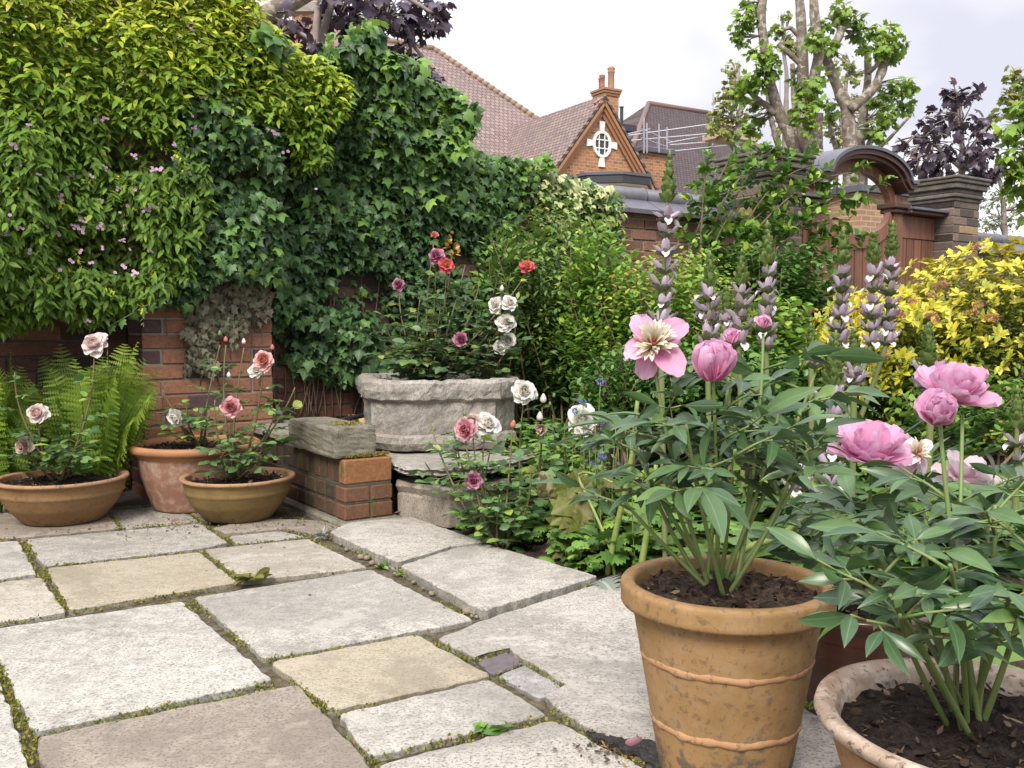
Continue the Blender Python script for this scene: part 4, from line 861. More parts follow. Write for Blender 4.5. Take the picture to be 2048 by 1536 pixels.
M_WBOWL = clay_mat('brown_bowl', (.27, .14, .065), (.35, .19, .09), (.05, .03, .02), .5, (-.02, .1)); M_LIME = clay_mat('limed_rim', (.27, .16, .10), (.42, .34, .27), (.04, .03, .025), .85, None, .6)
pot('limed_bowl', 'broad brown bowl with a chalky white rim holding a leafy peony', WBc, [(0, 0), (.13, 0), (.14, .006), (.20, wh * .55), (.222, wh - .045), (.228, wh - .03), (.243, wh - .022), (.249, wh - .01), (.246, wh), (.232, wh + .001), (.224, wh - .006), (.217, wh - .008), (.210, wh - .03), (.2, wh - .1)], wh - .035, .213, M_WBOWL, M_SOILD, 5, n=96, rimmat=M_LIME)
# ================================================================== CLIMBERS ON THE WALL
UPV = np.array([0, 0, 1.0])
def wall_scatter(poly, vpl, n, voff, seedv, jit=.03):
    """n points inside a picture outline carried onto the plane v = vpl, then pushed to the bulging surface voff(s, z)"""
    sp_ = np.array([WV(a, b, vpl) for a, b in poly]); lo, hi = sp_.min(0), sp_.max(0)
    q_ = lo + (hi - lo) * R.random((n, 2)); k = inpoly(q_[:, 0], q_[:, 1], sp_); q_ = q_[k]
    v = voff(q_[:, 0], q_[:, 1]) + R.normal(0, jit, len(q_)); return O + U * q_[:, :1] + N_ * v[:, None] + Zv * q_[:, 1:], q_[:, 0], q_[:, 1]
IVY_POLY = [(318, 480), (326, 300), (366, 178), (425, 150), (470, 92), (540, 112), (610, 118), (680, 100), (712, 60), (735, 66), (742, 112), (800, 130), (848, 172), (880, 190), (906, 236), (918, 288), (1000, 306), (1060, 318), (1105, 338), (1160, 362), (1205, 374), (1232, 392), (1236, 470), (1190, 600), (1060, 740), (1000, 770), (800, 770), (764, 770), (700, 768), (640, 742), (610, 745), (575, 700), (548, 640), (538, 560), (470, 566), (420, 548), (360, 610), (300, 610), (286, 560)]
iv = thing('ivy', 'dark green ivy covering the garden wall and the brick pillar', 'ivy', wp(.8, 0, 0))
pil = lambda s: np.clip((PR + .08 - s) / .08, 0, 1) * np.clip((s - PL + .06) / .06, 0, 1)
vi = lambda s, z: -.10 + .24 * pil(s) + .05 * pnoise(s, z, 7, 21) + .03 * pnoise(s, z, 19, 22) + .16 * np.clip((z - 1.75 + .5 * (s - .9)) / .5, 0, 1) * (s < 1.5) - .03
L = Lf()
for (n, dv, jl) in ((15500, -.06, .025), (15500, .0, .02), (10500, .035, .03)):
    P, s, z = wall_scatter(IVY_POLY, -.10, n, lambda s, z: vi(s, z) + dv, 0); n = len(P)
    T = -UPV * .75 + N_ * (.2 + .4 * R.random((n, 1))) + rnd(n, .55); N2 = N_ * .75 + UPV * .8 + rnd(n, .42)
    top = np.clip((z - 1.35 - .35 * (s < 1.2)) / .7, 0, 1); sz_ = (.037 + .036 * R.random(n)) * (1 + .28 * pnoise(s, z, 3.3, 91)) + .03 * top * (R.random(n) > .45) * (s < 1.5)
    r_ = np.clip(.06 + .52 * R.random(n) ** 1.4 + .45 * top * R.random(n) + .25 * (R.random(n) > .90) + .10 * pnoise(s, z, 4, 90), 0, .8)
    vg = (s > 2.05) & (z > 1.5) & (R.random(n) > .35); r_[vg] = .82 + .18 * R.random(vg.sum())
    gap = pnoise(s, z, 5.5, 77) + .35 * pnoise(s, z, 14, 78); k = (gap > -.55) | (dv < 0) & (R.random(n) > .5) | (z > 1.75)
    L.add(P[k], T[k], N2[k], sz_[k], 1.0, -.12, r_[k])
# the shoots standing up from the top of the ivy
for (x0, y0, x1, y1) in ((690, 110, 700, 56), (716, 120, 728, 40), (740, 128, 772, 124), (676, 120, 664, 78), (925, 292, 940, 288), (1095, 332, 1092, 318), (560, 112, 545, 100)):
    a, b = W(x0, y0, 5.15), W(x1, y1, 5.1); 
    for t in np.linspace(0, 1, 9): L.add(np.tile(a + (b - a) * t, (2, 1)) + rnd(2, .018), rnd(2) + [0, -.3, -.2], rnd(2, .4) + [0, -.7, .6], .07 * (1.1 - .5 * t), 1, -.15, .62 + .1 * R.random(2))
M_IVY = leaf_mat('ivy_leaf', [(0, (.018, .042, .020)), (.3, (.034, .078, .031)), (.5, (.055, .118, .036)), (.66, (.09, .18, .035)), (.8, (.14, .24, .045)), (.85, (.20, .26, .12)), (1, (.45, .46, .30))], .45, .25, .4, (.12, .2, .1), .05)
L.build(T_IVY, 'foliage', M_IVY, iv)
DRY = [(352, 560), (385, 520), (470, 520), (520, 540), (545, 600), (530, 650), (500, 640), (470, 690), (440, 660), (425, 700), (440, 770), (405, 740), (372, 745), (378, 680), (352, 640)]
L = Lf()
P, s, z = wall_scatter(DRY, .03, 3400, lambda s, z: .015 + .035 * R.random(len(s)), 0, .01); n = len(P)
k = (pnoise(s, z, 12, 41) > -.9 + .75 * np.clip((1.2 - z) / .5, 0, 1)); P = P[k]; n = len(P)
L.add(P, -UPV * .9 + rnd(n, .5), N_ + UPV * .3 + rnd(n, .55), .028 + .022 * R.random(n), .85, -.35, R.random(n))
dv = L.build(T_IVY, 'withered_leaves', leaf_mat('dry_ivy', [(0, (.09, .07, .045)), (.35, (.15, .135, .09)), (.7, (.22, .21, .15)), (1, (.10, .13, .07))], .7, .15, .3, lk=(1.1, 1.1, 1.1)), iv); dv['label'] = 'grey brown withered ivy on the pillar'
st = MB()
for i in range(20):
    s0 = PR + .02 + R.random() * .62; z0 = .30 + R.random() * .05; z1 = .55 + R.random() * .7; s1 = s0 + R.normal(0, .06)
    st.tube(poly3([wp(s0, -.19, z0), wp((s0 + s1) / 2 + R.normal(0, .03), -.185, (z0 + z1) / 2), wp(s1, -.19, z1)], 10), .0025 + .003 * R.random(), 5)
for i in range(26):
    s0 = PL + .1 + R.random() * .5; z1 = .75 + R.random() * .55; st.tube(poly3([wp(s0, .004, z1 - .25), wp(s0 + R.normal(0, .03), .006, z1), wp(s0 + R.normal(0, .05), .008, z1 + .4)], 10), .0022, 5)
st.build('stems', plain('ivy_stem', (.16, .115, .08), .85, .4, 40), iv, True)
# jasmine
ja = thing('climbing_jasmine', 'huge lime green climbing jasmine with tiny mauve flowers overhanging the wall', 'climber', wp(-1, .1, 1))
JAS = [(-260, -160), (470, -160), (500, 20), (545, 75), (640, 118), (700, 160), (690, 235), (640, 260), (655, 330), (610, 345), (560, 250), (470, 240), (380, 190), (345, 260), (400, 330), (415, 420), (380, 500), (368, 560), (300, 590), (250, 620), (170, 650), (128, 618), (70, 650), (20, 670), (-80, 650), (-260, 690)]
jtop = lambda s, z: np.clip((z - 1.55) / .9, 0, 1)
vj0 = lambda s, z: .12 - .22 * np.clip((s + .25) / .7, 0, 1) + .10 * pnoise(s, z, 4.5, 51) + .045 * pnoise(s, z, 13, 52) - .25 * np.clip((z - 2.15) / .6, 0, 1) - .12 * np.clip((.98 - z) / .2, 0, 1)
vj = lambda s, z: np.maximum(vj0(s, z), .06 + .07 * pil(s) * (s > -.5))
L = Lf(); JF = []
for (n, dv) in ((11500, -.10), (13500, -.02), (13000, .03)):
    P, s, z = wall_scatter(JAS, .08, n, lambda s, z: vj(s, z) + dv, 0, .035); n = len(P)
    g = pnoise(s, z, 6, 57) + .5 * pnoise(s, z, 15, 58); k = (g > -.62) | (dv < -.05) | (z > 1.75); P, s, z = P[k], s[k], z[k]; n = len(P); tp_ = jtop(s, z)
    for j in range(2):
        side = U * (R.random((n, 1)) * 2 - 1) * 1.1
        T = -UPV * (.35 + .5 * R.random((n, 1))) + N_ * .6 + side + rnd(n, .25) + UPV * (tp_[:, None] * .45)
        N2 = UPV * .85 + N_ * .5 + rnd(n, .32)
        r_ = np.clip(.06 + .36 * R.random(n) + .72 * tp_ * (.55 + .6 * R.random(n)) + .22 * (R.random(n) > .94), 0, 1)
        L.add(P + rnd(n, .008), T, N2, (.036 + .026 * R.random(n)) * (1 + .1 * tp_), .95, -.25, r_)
# longer loose shoots
for i in range(150):
    s0 = -1.9 + 2.2 * R.random(); z0 = .95 + 1.75 * R.random(); p0 = wp(s0, float(vj(np.array([s0]), np.array([z0]))[0]), z0)
    d = nrm(N_ * .5 + U * R.normal(0, .7) + UPV * (R.normal(.1, .4) + .3 * (z0 > 1.9))); ln = .08 + .12 * R.random(); 
    if z0 < 1.5 and s0 > -.2: continue
    for t in np.linspace(.1, 1, 9):
        p = p0 + d * ln * t + UPV * (-.05 * t * t)
        L.add(np.tile(p, (2, 1)), d * .5 + rnd(2, .7), UPV + rnd(2, .4), .034 * (1.15 - .5 * t), .8, -.2, np.clip(.5 + .5 * R.random(2), 0, 1))
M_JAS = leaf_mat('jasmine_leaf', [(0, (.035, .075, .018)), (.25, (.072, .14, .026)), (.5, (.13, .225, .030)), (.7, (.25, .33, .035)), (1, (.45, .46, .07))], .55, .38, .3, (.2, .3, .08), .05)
jout = [WV(a, b, .1) for a, b in IVY_POLY]
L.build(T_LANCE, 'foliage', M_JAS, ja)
def proto(o): me = o.data; bpy.data.objects.remove(o); return me
from mathutils import Matrix
def place(name, me, par, p, ax, sc=1.0, spin=None, label=None):
    o = link(name, me, par); q = Vector(ax).normalized().to_track_quat('Z', 'Y').to_matrix().to_4x4()
    o.matrix_local = Matrix.Translation(Vector(np.asarray(p, float) - OFF[par.name])) @ q @ Matrix.Rotation(R.random() * 6.28 if spin is None else spin, 4, 'Z') @ Matrix.Scale(sc, 4)
    if label: o['label'] = label
    return o
def star(cols):
    L = Lf()
    for (cx_, cy_, cz_, sc) in cols:
        a0_ = R.random() * 6
        for k in range(5):
            a = a0_ + k * 1.2566; L.add([cx_, cy_, cz_], [math.cos(a), math.sin(a), .25], [-.2 * math.cos(a), -.2 * math.sin(a), 1], sc, 1.35, -.15)
    return L
M_JFL = petal_mat('jasmine_flower', (.62, .34, .52), (.74, .52, .72), None, .5)
jm = [proto(star([(0, 0, 0, .0095), (.014, .004, -.003, .009), (-.009, .011, .002, .0085), (.004, -.014, -.004, .009)][:k]).build(T_OVAL, 'flower', M_JFL)) for k in (1, 2, 3, 4)]
fl_px = [(38, 325), (98, 345), (75, 348), (120, 395), (30, 290), (40, 455), (65, 452), (95, 455), (115, 465), (150, 452), (165, 460), (160, 440), (118, 470), (245, 480), (250, 452), (175, 440), (200, 452), (160, 505), (205, 498), (240, 425), (255, 412), (300, 415), (330, 418), (315, 416), (268, 312), (306, 340), (235, 375), (210, 335), (350, 290), (375, 345), (385, 232), (390, 256), (438, 170), (437, 188), (448, 200), (408, 195), (510, 262), (545, 262), (552, 268), (536, 258), (576, 303), (566, 305), (662, 226), (632, 378), (505, 250), (190, 240), (208, 236), (130, 175), (160, 235), (55, 250), (10, 330), (20, 430), (230, 545), (260, 500), (185, 525), (120, 540), (50, 590), (90, 560), (160, 575), (250, 535), (270, 545), (300, 500), (140, 520), (210, 570), (60, 500), (25, 520), (340, 145), (300, 150), (175, 640), (290, 420), (320, 340), (100, 400), (60, 400), (12, 470), (200, 400), (140, 350), (350, 320), (270, 380), (180, 350), (10, 560)]
for (x_, y_) in fl_px:
    s, z = WV(x_, y_, .16); v = float(vj(np.array([s]), np.array([z]))[0]) + .075
    if s > .15: v = max(v, float(vi(np.array([s]), np.array([z]))[0]) + .09)
    s, z = WV(x_, y_, v); place('flower', jm[int(R.integers(0, 4))], ja, wp(s, v, z), N_ + UPV * .35 + rnd(1, .25)[0], .78 + .3 * R.random())
# trailing ivy strand below the jasmine
L = Lf(); pts = poly3([W(325, 596, 4.35), W(290, 612, 4.3), W(250, 635, 4.3), W(215, 655, 4.3)], 12); L2 = MB().tube(pts, .003, 5)
for p in pts[::2]: L.add(p, rnd(1, .4) + [0, -.2, -.8], [[-.3, -.8, .5]], .05, 1, -.1, .55)
o = L.build(T_IVY, 'ivy_trail', M_IVY, None, extra=L2); props(o, 'single ivy strand trailing across the dark wall above the fern', 'ivy strand')
# ================================================================== SHRUBS
def shoots(n, base, mid, end, k, start=.35, end_t=1.0):
    """leaf points along n quadratic shoots: position, direction, parameter"""
    t = start + (end_t - start) * (np.arange(k)[None] + R.random((n, k)) * .8) / k; t = t[..., None]
    b, m, e_ = base[:, None], mid[:, None], end[:, None]
    P = (1 - t) ** 2 * b + 2 * t * (1 - t) * m + t * t * e_; D = nrm(2 * (1 - t) * (m - b) + 2 * t * (e_ - m)); return P.reshape(-1, 3), D.reshape(-1, 3), t.reshape(-1)
def ell(n, c, r, lo=-.5, inner=.72):
    d = nrm(rnd(n)); d[:, 2] = np.where(d[:, 2] < lo, -d[:, 2], d[:, 2]); return c + d * r * (inner + (1.06 - inner) * R.random((n, 1)) ** .6) , d
def bush(name, label, cat, base, c, r, n, k, tmpl, mat, ln, wd=1.0, start=.35, spread=1.0, up=.5, curl=-.15, rfun=None, bark=None, nb=26, lo=-.5, inner=.72, bs=.10, group=None, clip=None, sag=.0, ros=0, more=()):
    t = thing(name, label, cat, base, group); base = np.asarray(base, float); c = np.asarray(c, float); r = np.asarray(r, float)
    E, d = ell(n, c, r, lo, inner)
    for (c2, r2, n2) in more: E2_, d2 = ell(n2, np.asarray(c2), np.asarray(r2), lo, inner); E = np.concatenate([E, E2_]); n += n2
    if clip is not None: kk = clip(E); E = E[kk]; n = len(E)
    B = base + rnd(n, bs) * [1, 1, 0]; Mi = (B + E) / 2 + (E - c) * .05 + UPV * (.12 + sag) * np.linalg.norm(E - B, axis=1)[:, None] + rnd(n, .03)
    P, D, tt = shoots(n, B, Mi, E, k, start); m = len(P)
    per = nrm(np.cross(D, rnd(m))); T = D * .55 + per * spread; N2 = D * .45 + UPV * up + rnd(m, .25)
    r_ = R.random(m) if rfun is None else rfun(tt, P, m)
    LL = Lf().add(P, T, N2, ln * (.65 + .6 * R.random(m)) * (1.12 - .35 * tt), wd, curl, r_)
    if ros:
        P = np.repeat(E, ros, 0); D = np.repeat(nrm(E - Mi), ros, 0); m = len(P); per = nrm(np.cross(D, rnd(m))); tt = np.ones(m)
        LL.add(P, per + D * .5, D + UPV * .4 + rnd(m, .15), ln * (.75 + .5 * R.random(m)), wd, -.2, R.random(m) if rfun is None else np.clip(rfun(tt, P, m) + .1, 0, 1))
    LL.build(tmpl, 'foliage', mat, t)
    mb = MB()
    for i in range(min(nb, n)): mb.tube(curve(B[i], Mi[i], E[i], 9), np.linspace(.008, .002, 9), 5)
    mb.build('branches', bark or M_BARKD, t, True); return t
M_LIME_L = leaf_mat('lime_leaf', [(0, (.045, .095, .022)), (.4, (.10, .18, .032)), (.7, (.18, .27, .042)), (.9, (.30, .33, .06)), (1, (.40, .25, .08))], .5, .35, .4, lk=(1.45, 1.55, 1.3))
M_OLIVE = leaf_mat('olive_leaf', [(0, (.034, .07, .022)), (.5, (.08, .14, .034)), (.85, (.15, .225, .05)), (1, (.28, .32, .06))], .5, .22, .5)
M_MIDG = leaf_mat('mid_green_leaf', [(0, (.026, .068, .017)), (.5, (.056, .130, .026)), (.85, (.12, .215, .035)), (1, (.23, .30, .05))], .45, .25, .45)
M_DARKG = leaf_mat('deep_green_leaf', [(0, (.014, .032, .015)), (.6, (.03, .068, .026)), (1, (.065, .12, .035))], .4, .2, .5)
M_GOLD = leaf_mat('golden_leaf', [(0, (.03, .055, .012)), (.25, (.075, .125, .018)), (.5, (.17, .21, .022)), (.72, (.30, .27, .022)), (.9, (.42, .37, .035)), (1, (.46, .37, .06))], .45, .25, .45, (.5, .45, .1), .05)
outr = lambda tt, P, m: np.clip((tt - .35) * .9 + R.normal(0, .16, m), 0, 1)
b_ = W(1110, 860, 5.15); b_[2] = sz(b_[0], b_[1])
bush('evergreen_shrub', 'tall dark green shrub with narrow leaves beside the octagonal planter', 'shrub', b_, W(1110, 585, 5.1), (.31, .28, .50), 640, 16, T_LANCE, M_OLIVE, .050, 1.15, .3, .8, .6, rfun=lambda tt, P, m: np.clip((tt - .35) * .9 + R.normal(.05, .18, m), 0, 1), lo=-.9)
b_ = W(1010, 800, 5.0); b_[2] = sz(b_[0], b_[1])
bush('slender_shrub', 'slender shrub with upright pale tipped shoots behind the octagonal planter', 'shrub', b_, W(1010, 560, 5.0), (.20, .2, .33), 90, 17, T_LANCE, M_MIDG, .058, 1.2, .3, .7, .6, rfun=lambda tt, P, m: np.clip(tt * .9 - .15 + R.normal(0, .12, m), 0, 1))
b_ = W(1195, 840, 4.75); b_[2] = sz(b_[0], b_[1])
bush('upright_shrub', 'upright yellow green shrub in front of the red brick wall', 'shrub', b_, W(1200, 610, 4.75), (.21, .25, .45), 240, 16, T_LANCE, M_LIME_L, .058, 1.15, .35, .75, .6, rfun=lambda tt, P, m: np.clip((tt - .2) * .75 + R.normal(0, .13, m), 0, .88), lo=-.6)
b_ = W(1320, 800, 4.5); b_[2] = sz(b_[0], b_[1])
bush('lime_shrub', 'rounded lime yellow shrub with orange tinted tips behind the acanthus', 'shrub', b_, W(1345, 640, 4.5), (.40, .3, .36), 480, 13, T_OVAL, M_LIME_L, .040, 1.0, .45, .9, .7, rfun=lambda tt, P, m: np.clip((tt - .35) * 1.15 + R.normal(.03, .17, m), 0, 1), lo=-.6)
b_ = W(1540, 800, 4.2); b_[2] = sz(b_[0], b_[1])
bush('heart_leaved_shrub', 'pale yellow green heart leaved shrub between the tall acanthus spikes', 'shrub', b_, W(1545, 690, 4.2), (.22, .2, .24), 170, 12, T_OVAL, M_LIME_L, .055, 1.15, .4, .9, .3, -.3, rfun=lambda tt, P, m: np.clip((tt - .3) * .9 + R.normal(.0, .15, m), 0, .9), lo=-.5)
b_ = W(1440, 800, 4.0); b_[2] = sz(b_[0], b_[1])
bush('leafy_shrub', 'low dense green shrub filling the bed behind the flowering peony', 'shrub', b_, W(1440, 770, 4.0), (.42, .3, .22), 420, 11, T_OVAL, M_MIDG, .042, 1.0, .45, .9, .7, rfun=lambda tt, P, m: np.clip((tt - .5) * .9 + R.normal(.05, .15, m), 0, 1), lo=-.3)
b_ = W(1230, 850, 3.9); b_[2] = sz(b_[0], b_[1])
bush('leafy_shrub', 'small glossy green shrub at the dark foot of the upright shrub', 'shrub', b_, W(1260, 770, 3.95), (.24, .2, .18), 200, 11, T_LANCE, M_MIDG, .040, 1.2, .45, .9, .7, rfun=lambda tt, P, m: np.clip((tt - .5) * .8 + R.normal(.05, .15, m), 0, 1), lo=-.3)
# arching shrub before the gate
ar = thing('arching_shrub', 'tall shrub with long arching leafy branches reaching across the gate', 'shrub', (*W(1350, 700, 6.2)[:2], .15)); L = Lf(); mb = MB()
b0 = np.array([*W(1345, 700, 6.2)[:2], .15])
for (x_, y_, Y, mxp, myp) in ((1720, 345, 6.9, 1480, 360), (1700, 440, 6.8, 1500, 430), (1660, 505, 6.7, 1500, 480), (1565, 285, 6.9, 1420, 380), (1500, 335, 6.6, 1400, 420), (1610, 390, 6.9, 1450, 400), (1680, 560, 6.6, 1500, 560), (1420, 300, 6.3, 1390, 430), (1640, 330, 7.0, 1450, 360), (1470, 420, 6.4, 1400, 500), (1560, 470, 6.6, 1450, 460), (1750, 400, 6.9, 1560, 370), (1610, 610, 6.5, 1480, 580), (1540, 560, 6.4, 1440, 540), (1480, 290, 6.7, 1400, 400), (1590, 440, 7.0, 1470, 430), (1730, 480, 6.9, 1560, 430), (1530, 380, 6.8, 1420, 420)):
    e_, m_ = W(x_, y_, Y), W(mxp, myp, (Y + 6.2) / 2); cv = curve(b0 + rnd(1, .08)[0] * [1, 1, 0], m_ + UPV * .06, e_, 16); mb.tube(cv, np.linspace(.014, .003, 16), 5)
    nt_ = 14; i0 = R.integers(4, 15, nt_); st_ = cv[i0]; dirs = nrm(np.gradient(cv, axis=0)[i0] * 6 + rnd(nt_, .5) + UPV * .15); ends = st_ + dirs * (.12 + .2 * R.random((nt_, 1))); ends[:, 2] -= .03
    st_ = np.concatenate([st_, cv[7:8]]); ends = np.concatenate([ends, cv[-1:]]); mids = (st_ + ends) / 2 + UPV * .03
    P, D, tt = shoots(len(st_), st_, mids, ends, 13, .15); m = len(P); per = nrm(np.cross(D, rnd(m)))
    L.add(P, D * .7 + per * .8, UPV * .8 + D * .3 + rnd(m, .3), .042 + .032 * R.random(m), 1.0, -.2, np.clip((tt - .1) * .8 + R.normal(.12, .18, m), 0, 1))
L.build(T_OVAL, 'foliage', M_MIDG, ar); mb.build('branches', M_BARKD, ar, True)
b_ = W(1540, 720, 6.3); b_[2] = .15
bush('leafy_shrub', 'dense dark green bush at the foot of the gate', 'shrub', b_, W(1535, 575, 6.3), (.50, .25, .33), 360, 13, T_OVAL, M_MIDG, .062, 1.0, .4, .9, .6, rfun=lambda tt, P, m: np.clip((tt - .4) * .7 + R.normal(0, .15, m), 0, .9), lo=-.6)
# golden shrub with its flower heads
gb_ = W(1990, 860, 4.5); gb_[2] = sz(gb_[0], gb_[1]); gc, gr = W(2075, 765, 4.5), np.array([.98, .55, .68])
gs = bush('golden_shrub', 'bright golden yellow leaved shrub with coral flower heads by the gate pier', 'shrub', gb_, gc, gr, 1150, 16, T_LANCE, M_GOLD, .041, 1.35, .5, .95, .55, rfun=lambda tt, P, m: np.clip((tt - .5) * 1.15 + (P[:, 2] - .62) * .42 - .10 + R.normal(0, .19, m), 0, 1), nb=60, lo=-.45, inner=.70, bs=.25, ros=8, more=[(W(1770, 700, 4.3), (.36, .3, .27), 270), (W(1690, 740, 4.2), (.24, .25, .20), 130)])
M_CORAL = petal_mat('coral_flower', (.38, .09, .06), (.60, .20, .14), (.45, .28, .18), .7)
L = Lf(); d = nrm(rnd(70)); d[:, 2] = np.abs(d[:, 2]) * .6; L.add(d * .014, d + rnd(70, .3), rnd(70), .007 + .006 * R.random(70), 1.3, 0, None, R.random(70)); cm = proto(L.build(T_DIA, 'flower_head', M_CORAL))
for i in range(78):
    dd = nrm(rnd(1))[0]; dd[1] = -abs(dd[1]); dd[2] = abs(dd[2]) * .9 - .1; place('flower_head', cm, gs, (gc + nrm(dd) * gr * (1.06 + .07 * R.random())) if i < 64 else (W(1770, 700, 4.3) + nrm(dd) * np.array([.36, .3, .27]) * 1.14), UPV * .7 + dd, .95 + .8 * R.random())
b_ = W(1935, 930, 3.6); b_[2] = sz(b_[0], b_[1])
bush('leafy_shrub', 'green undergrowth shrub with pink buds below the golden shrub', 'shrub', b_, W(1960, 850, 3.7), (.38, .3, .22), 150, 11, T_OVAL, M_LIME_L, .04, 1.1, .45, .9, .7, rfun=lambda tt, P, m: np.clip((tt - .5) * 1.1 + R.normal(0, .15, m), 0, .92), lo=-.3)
# ================================================================== TREES
def tree(name, label, cat, base, limbs, clusters, tmpl, leaf, ln, bark, dens_=1.0, curl=-.2, flat=.85, group=None, rr=(0, 1)):
    t = thing(name, label, cat, base, group); mb = MB()
    for (pts, Y, r0, r1) in limbs:
        P = poly3([W(a, b, Y if np.isscalar(Y) else Y[i]) for i, (a, b) in enumerate(pts)], 22)
        if pts[0][1] > 290 and r0 > .05: P = np.concatenate([[[P[0][0], P[0][1], -.05]], P])
        rr_ = np.linspace(r0, r1, len(P)) * (1 + .12 * pnoise(np.arange(len(P)) * .7, np.full(len(P), r0 * 50), 1.5, 6)); mb.tube(P, rr_ * BK + .01, 10)
    if limbs:
        pts_ = np.concatenate(mb.v)
        for (x_, y_, rp, Y) in clusters:
            c = W(x_, y_, Y); r = rp * Y / F; j = np.argmin(((pts_ - c) ** 2).sum(1)); p0 = pts_[j]
            if np.linalg.norm(p0 - c) < 2.2:
                for _ in range(7): e_ = c + nrm(rnd(1))[0] * r * .85 + UPV * r * .15; mb.tube(curve(p0, (p0 + e_) / 2 + UPV * .1 * r + rnd(1, .15 * r)[0], e_, 7), np.linspace(.014, .004, 7) * Y / 14, 5)
        mb.build('trunk', bark, t, True)
    L = Lf()
    for (x_, y_, rp, Y) in clusters:
        c = W(x_, y_, Y); r = rp * Y / F; n = int(dens_ * 5.2 * (r / ln) ** 2 * 3.2) + 6
        d = nrm(rnd(n)); p = c + d * r * np.array([1, .9, flat]) * R.random((n, 1)) ** .45
        L.add(p, d * .6 - UPV * .45 + rnd(n, .5), UPV * .75 + d * .35 + rnd(n, .4), ln * (.55 + .6 * R.random(n)), 1.0, curl, rr[0] + (rr[1] - rr[0]) * np.clip(R.random(n) * .8 + .15 * d[:, 2] + .1, 0, 1))
    L.build(tmpl, 'crown', leaf, t); return t
zx = lambda x_: 1300 + x_ * .3652
zy = lambda y_: y_ * .3652
Z3 = lambda l: [(zx(a), zy(b)) for a, b in l]
M_PLANE = leaf_mat('plane_leaf', [(0, (.055, .10, .024)), (.4, (.10, .175, .034)), (.75, (.14, .25, .04)), (1, (.24, .30, .06))], .5, .3, .4)
M_PLANEY = leaf_mat('plane_leaf_dull', [(0, (.06, .085, .03)), (.5, (.13, .17, .05)), (.8, (.20, .22, .07)), (1, (.30, .22, .09))], .55, .3, .4)
M_COPPER = leaf_mat('copper_leaf', [(0, (.030, .018, .026)), (.5, (.058, .038, .058)), (.85, (.095, .070, .11)), (1, (.085, .035, .035))], .38, .25, .55, lk=(1, 1, 1))
YT = 15.0; BK = .62
tree('plane_tree', 'pollarded plane tree with several pale stems between scaffold and gate arch', 'tree', W(1610, 400, YT) * [1, 1, 0],
     [(Z3([(830, 900), (800, 815), (700, 610), (650, 430), (620, 200), (600, 80), (630, -40)]), YT, .15, .085), (Z3([(690, 620), (640, 580), (570, 530), (550, 500)]), YT, .07, .05), (Z3([(850, 900), (845, 760), (830, 650), (840, 430), (830, 150), (815, -60)]), YT + .3, .17, .10), (Z3([(885, 900), (885, 700), (890, 450), (930, 300), (900, 100), (895, -60)]), YT - .2, .16, .09), (Z3([(835, 360), (770, 300), (700, 240)]), YT + .3, .06, .045), (Z3([(825, 210), (770, 150), (720, 165), (705, 200)]), YT + .3, .045, .03), (Z3([(700, 800), (660, 640), (640, 480), (690, 430)]), YT + 1.5, .07, .04), (Z3([(800, 800), (790, 600), (780, 350)]), YT + 2, .07, .05), (Z3([(930, 880), (925, 700), (935, 620)]), YT + .6, .09, .06)],
     [(zx(a), zy(b), r * .3652, YT + dy) for a, b, r, dy in ((520, 110, 85, 0), (560, 40, 70, .2), (500, 200, 55, .1), (620, 300, 85, -.4), (650, 370, 60, -.3), (570, 440, 85, -.2), (500, 500, 60, 0), (560, 560, 55, .4), (690, 170, 40, .3), (870, 480, 70, -.6), (860, 570, 80, -.6), (840, 650, 60, -.6), (930, 430, 45, -.3), (870, 700, 40, -.6), (900, 220, 60, -.4), (930, 140, 50, 0), (800, 420, 40, .8), (550, 690, 60, .8), (600, 640, 45, .5))], T_PLANE, M_PLANE, .125, M_BARK, .85)
tree('plane_tree', 'forked pollarded plane tree rising directly behind the lead gate arch', 'tree', W(1710, 400, 15.5) * [1, 1, 0],
     [(Z3([(1100, 900), (1095, 780), (1080, 590), (1010, 440), (960, 310), (945, 240)]), 15.5, .20, .09), (Z3([(1095, 600), (1160, 550), (1230, 480), (1275, 380), (1290, 300), (1285, 240)]), 15.4, .12, .09), (Z3([(1150, 900), (1150, 780), (1180, 560), (1195, 420), (1190, 260)]), 16.2, .13, .07), (Z3([(1195, 400), (1240, 360), (1250, 330)]), 16, .06, .04), (Z3([(985, 310), (1000, 270), (1040, 190), (1050, 150)]), 15.5, .08, .1), (Z3([(1180, 830), (1215, 760), (1330, 620), (1380, 560)]), 16.5, .07, .03), (Z3([(1220, 840), (1300, 770), (1420, 640)]), 17, .05, .02), (Z3([(1020, 820), (985, 700), (970, 560)]), 17, .06, .03)],
     [(zx(a), zy(b), r * .3652, 15.5 + dy) for a, b, r, dy in ((1050, 60, 70, 0), (1010, 120, 50, .2), (1130, 110, 55, 0), (1150, 190, 55, .2), (980, 250, 60, -.3), (1270, 180, 75, 0), (1320, 240, 80, -.2), (1250, 270, 65, -.2), (1340, 310, 50, .1), (1330, 480, 80, .6), (1420, 470, 60, .8), (1270, 560, 65, .5), (1300, 640, 75, .3), (1220, 690, 55, .2), (1250, 740, 45, .2), (1160, 260, 40, .5), (980, 560, 45, 1), (1000, 640, 40, 1.2), (1400, 590, 50, .9))], T_PLANE, M_PLANE, .125, M_BARK, .85)
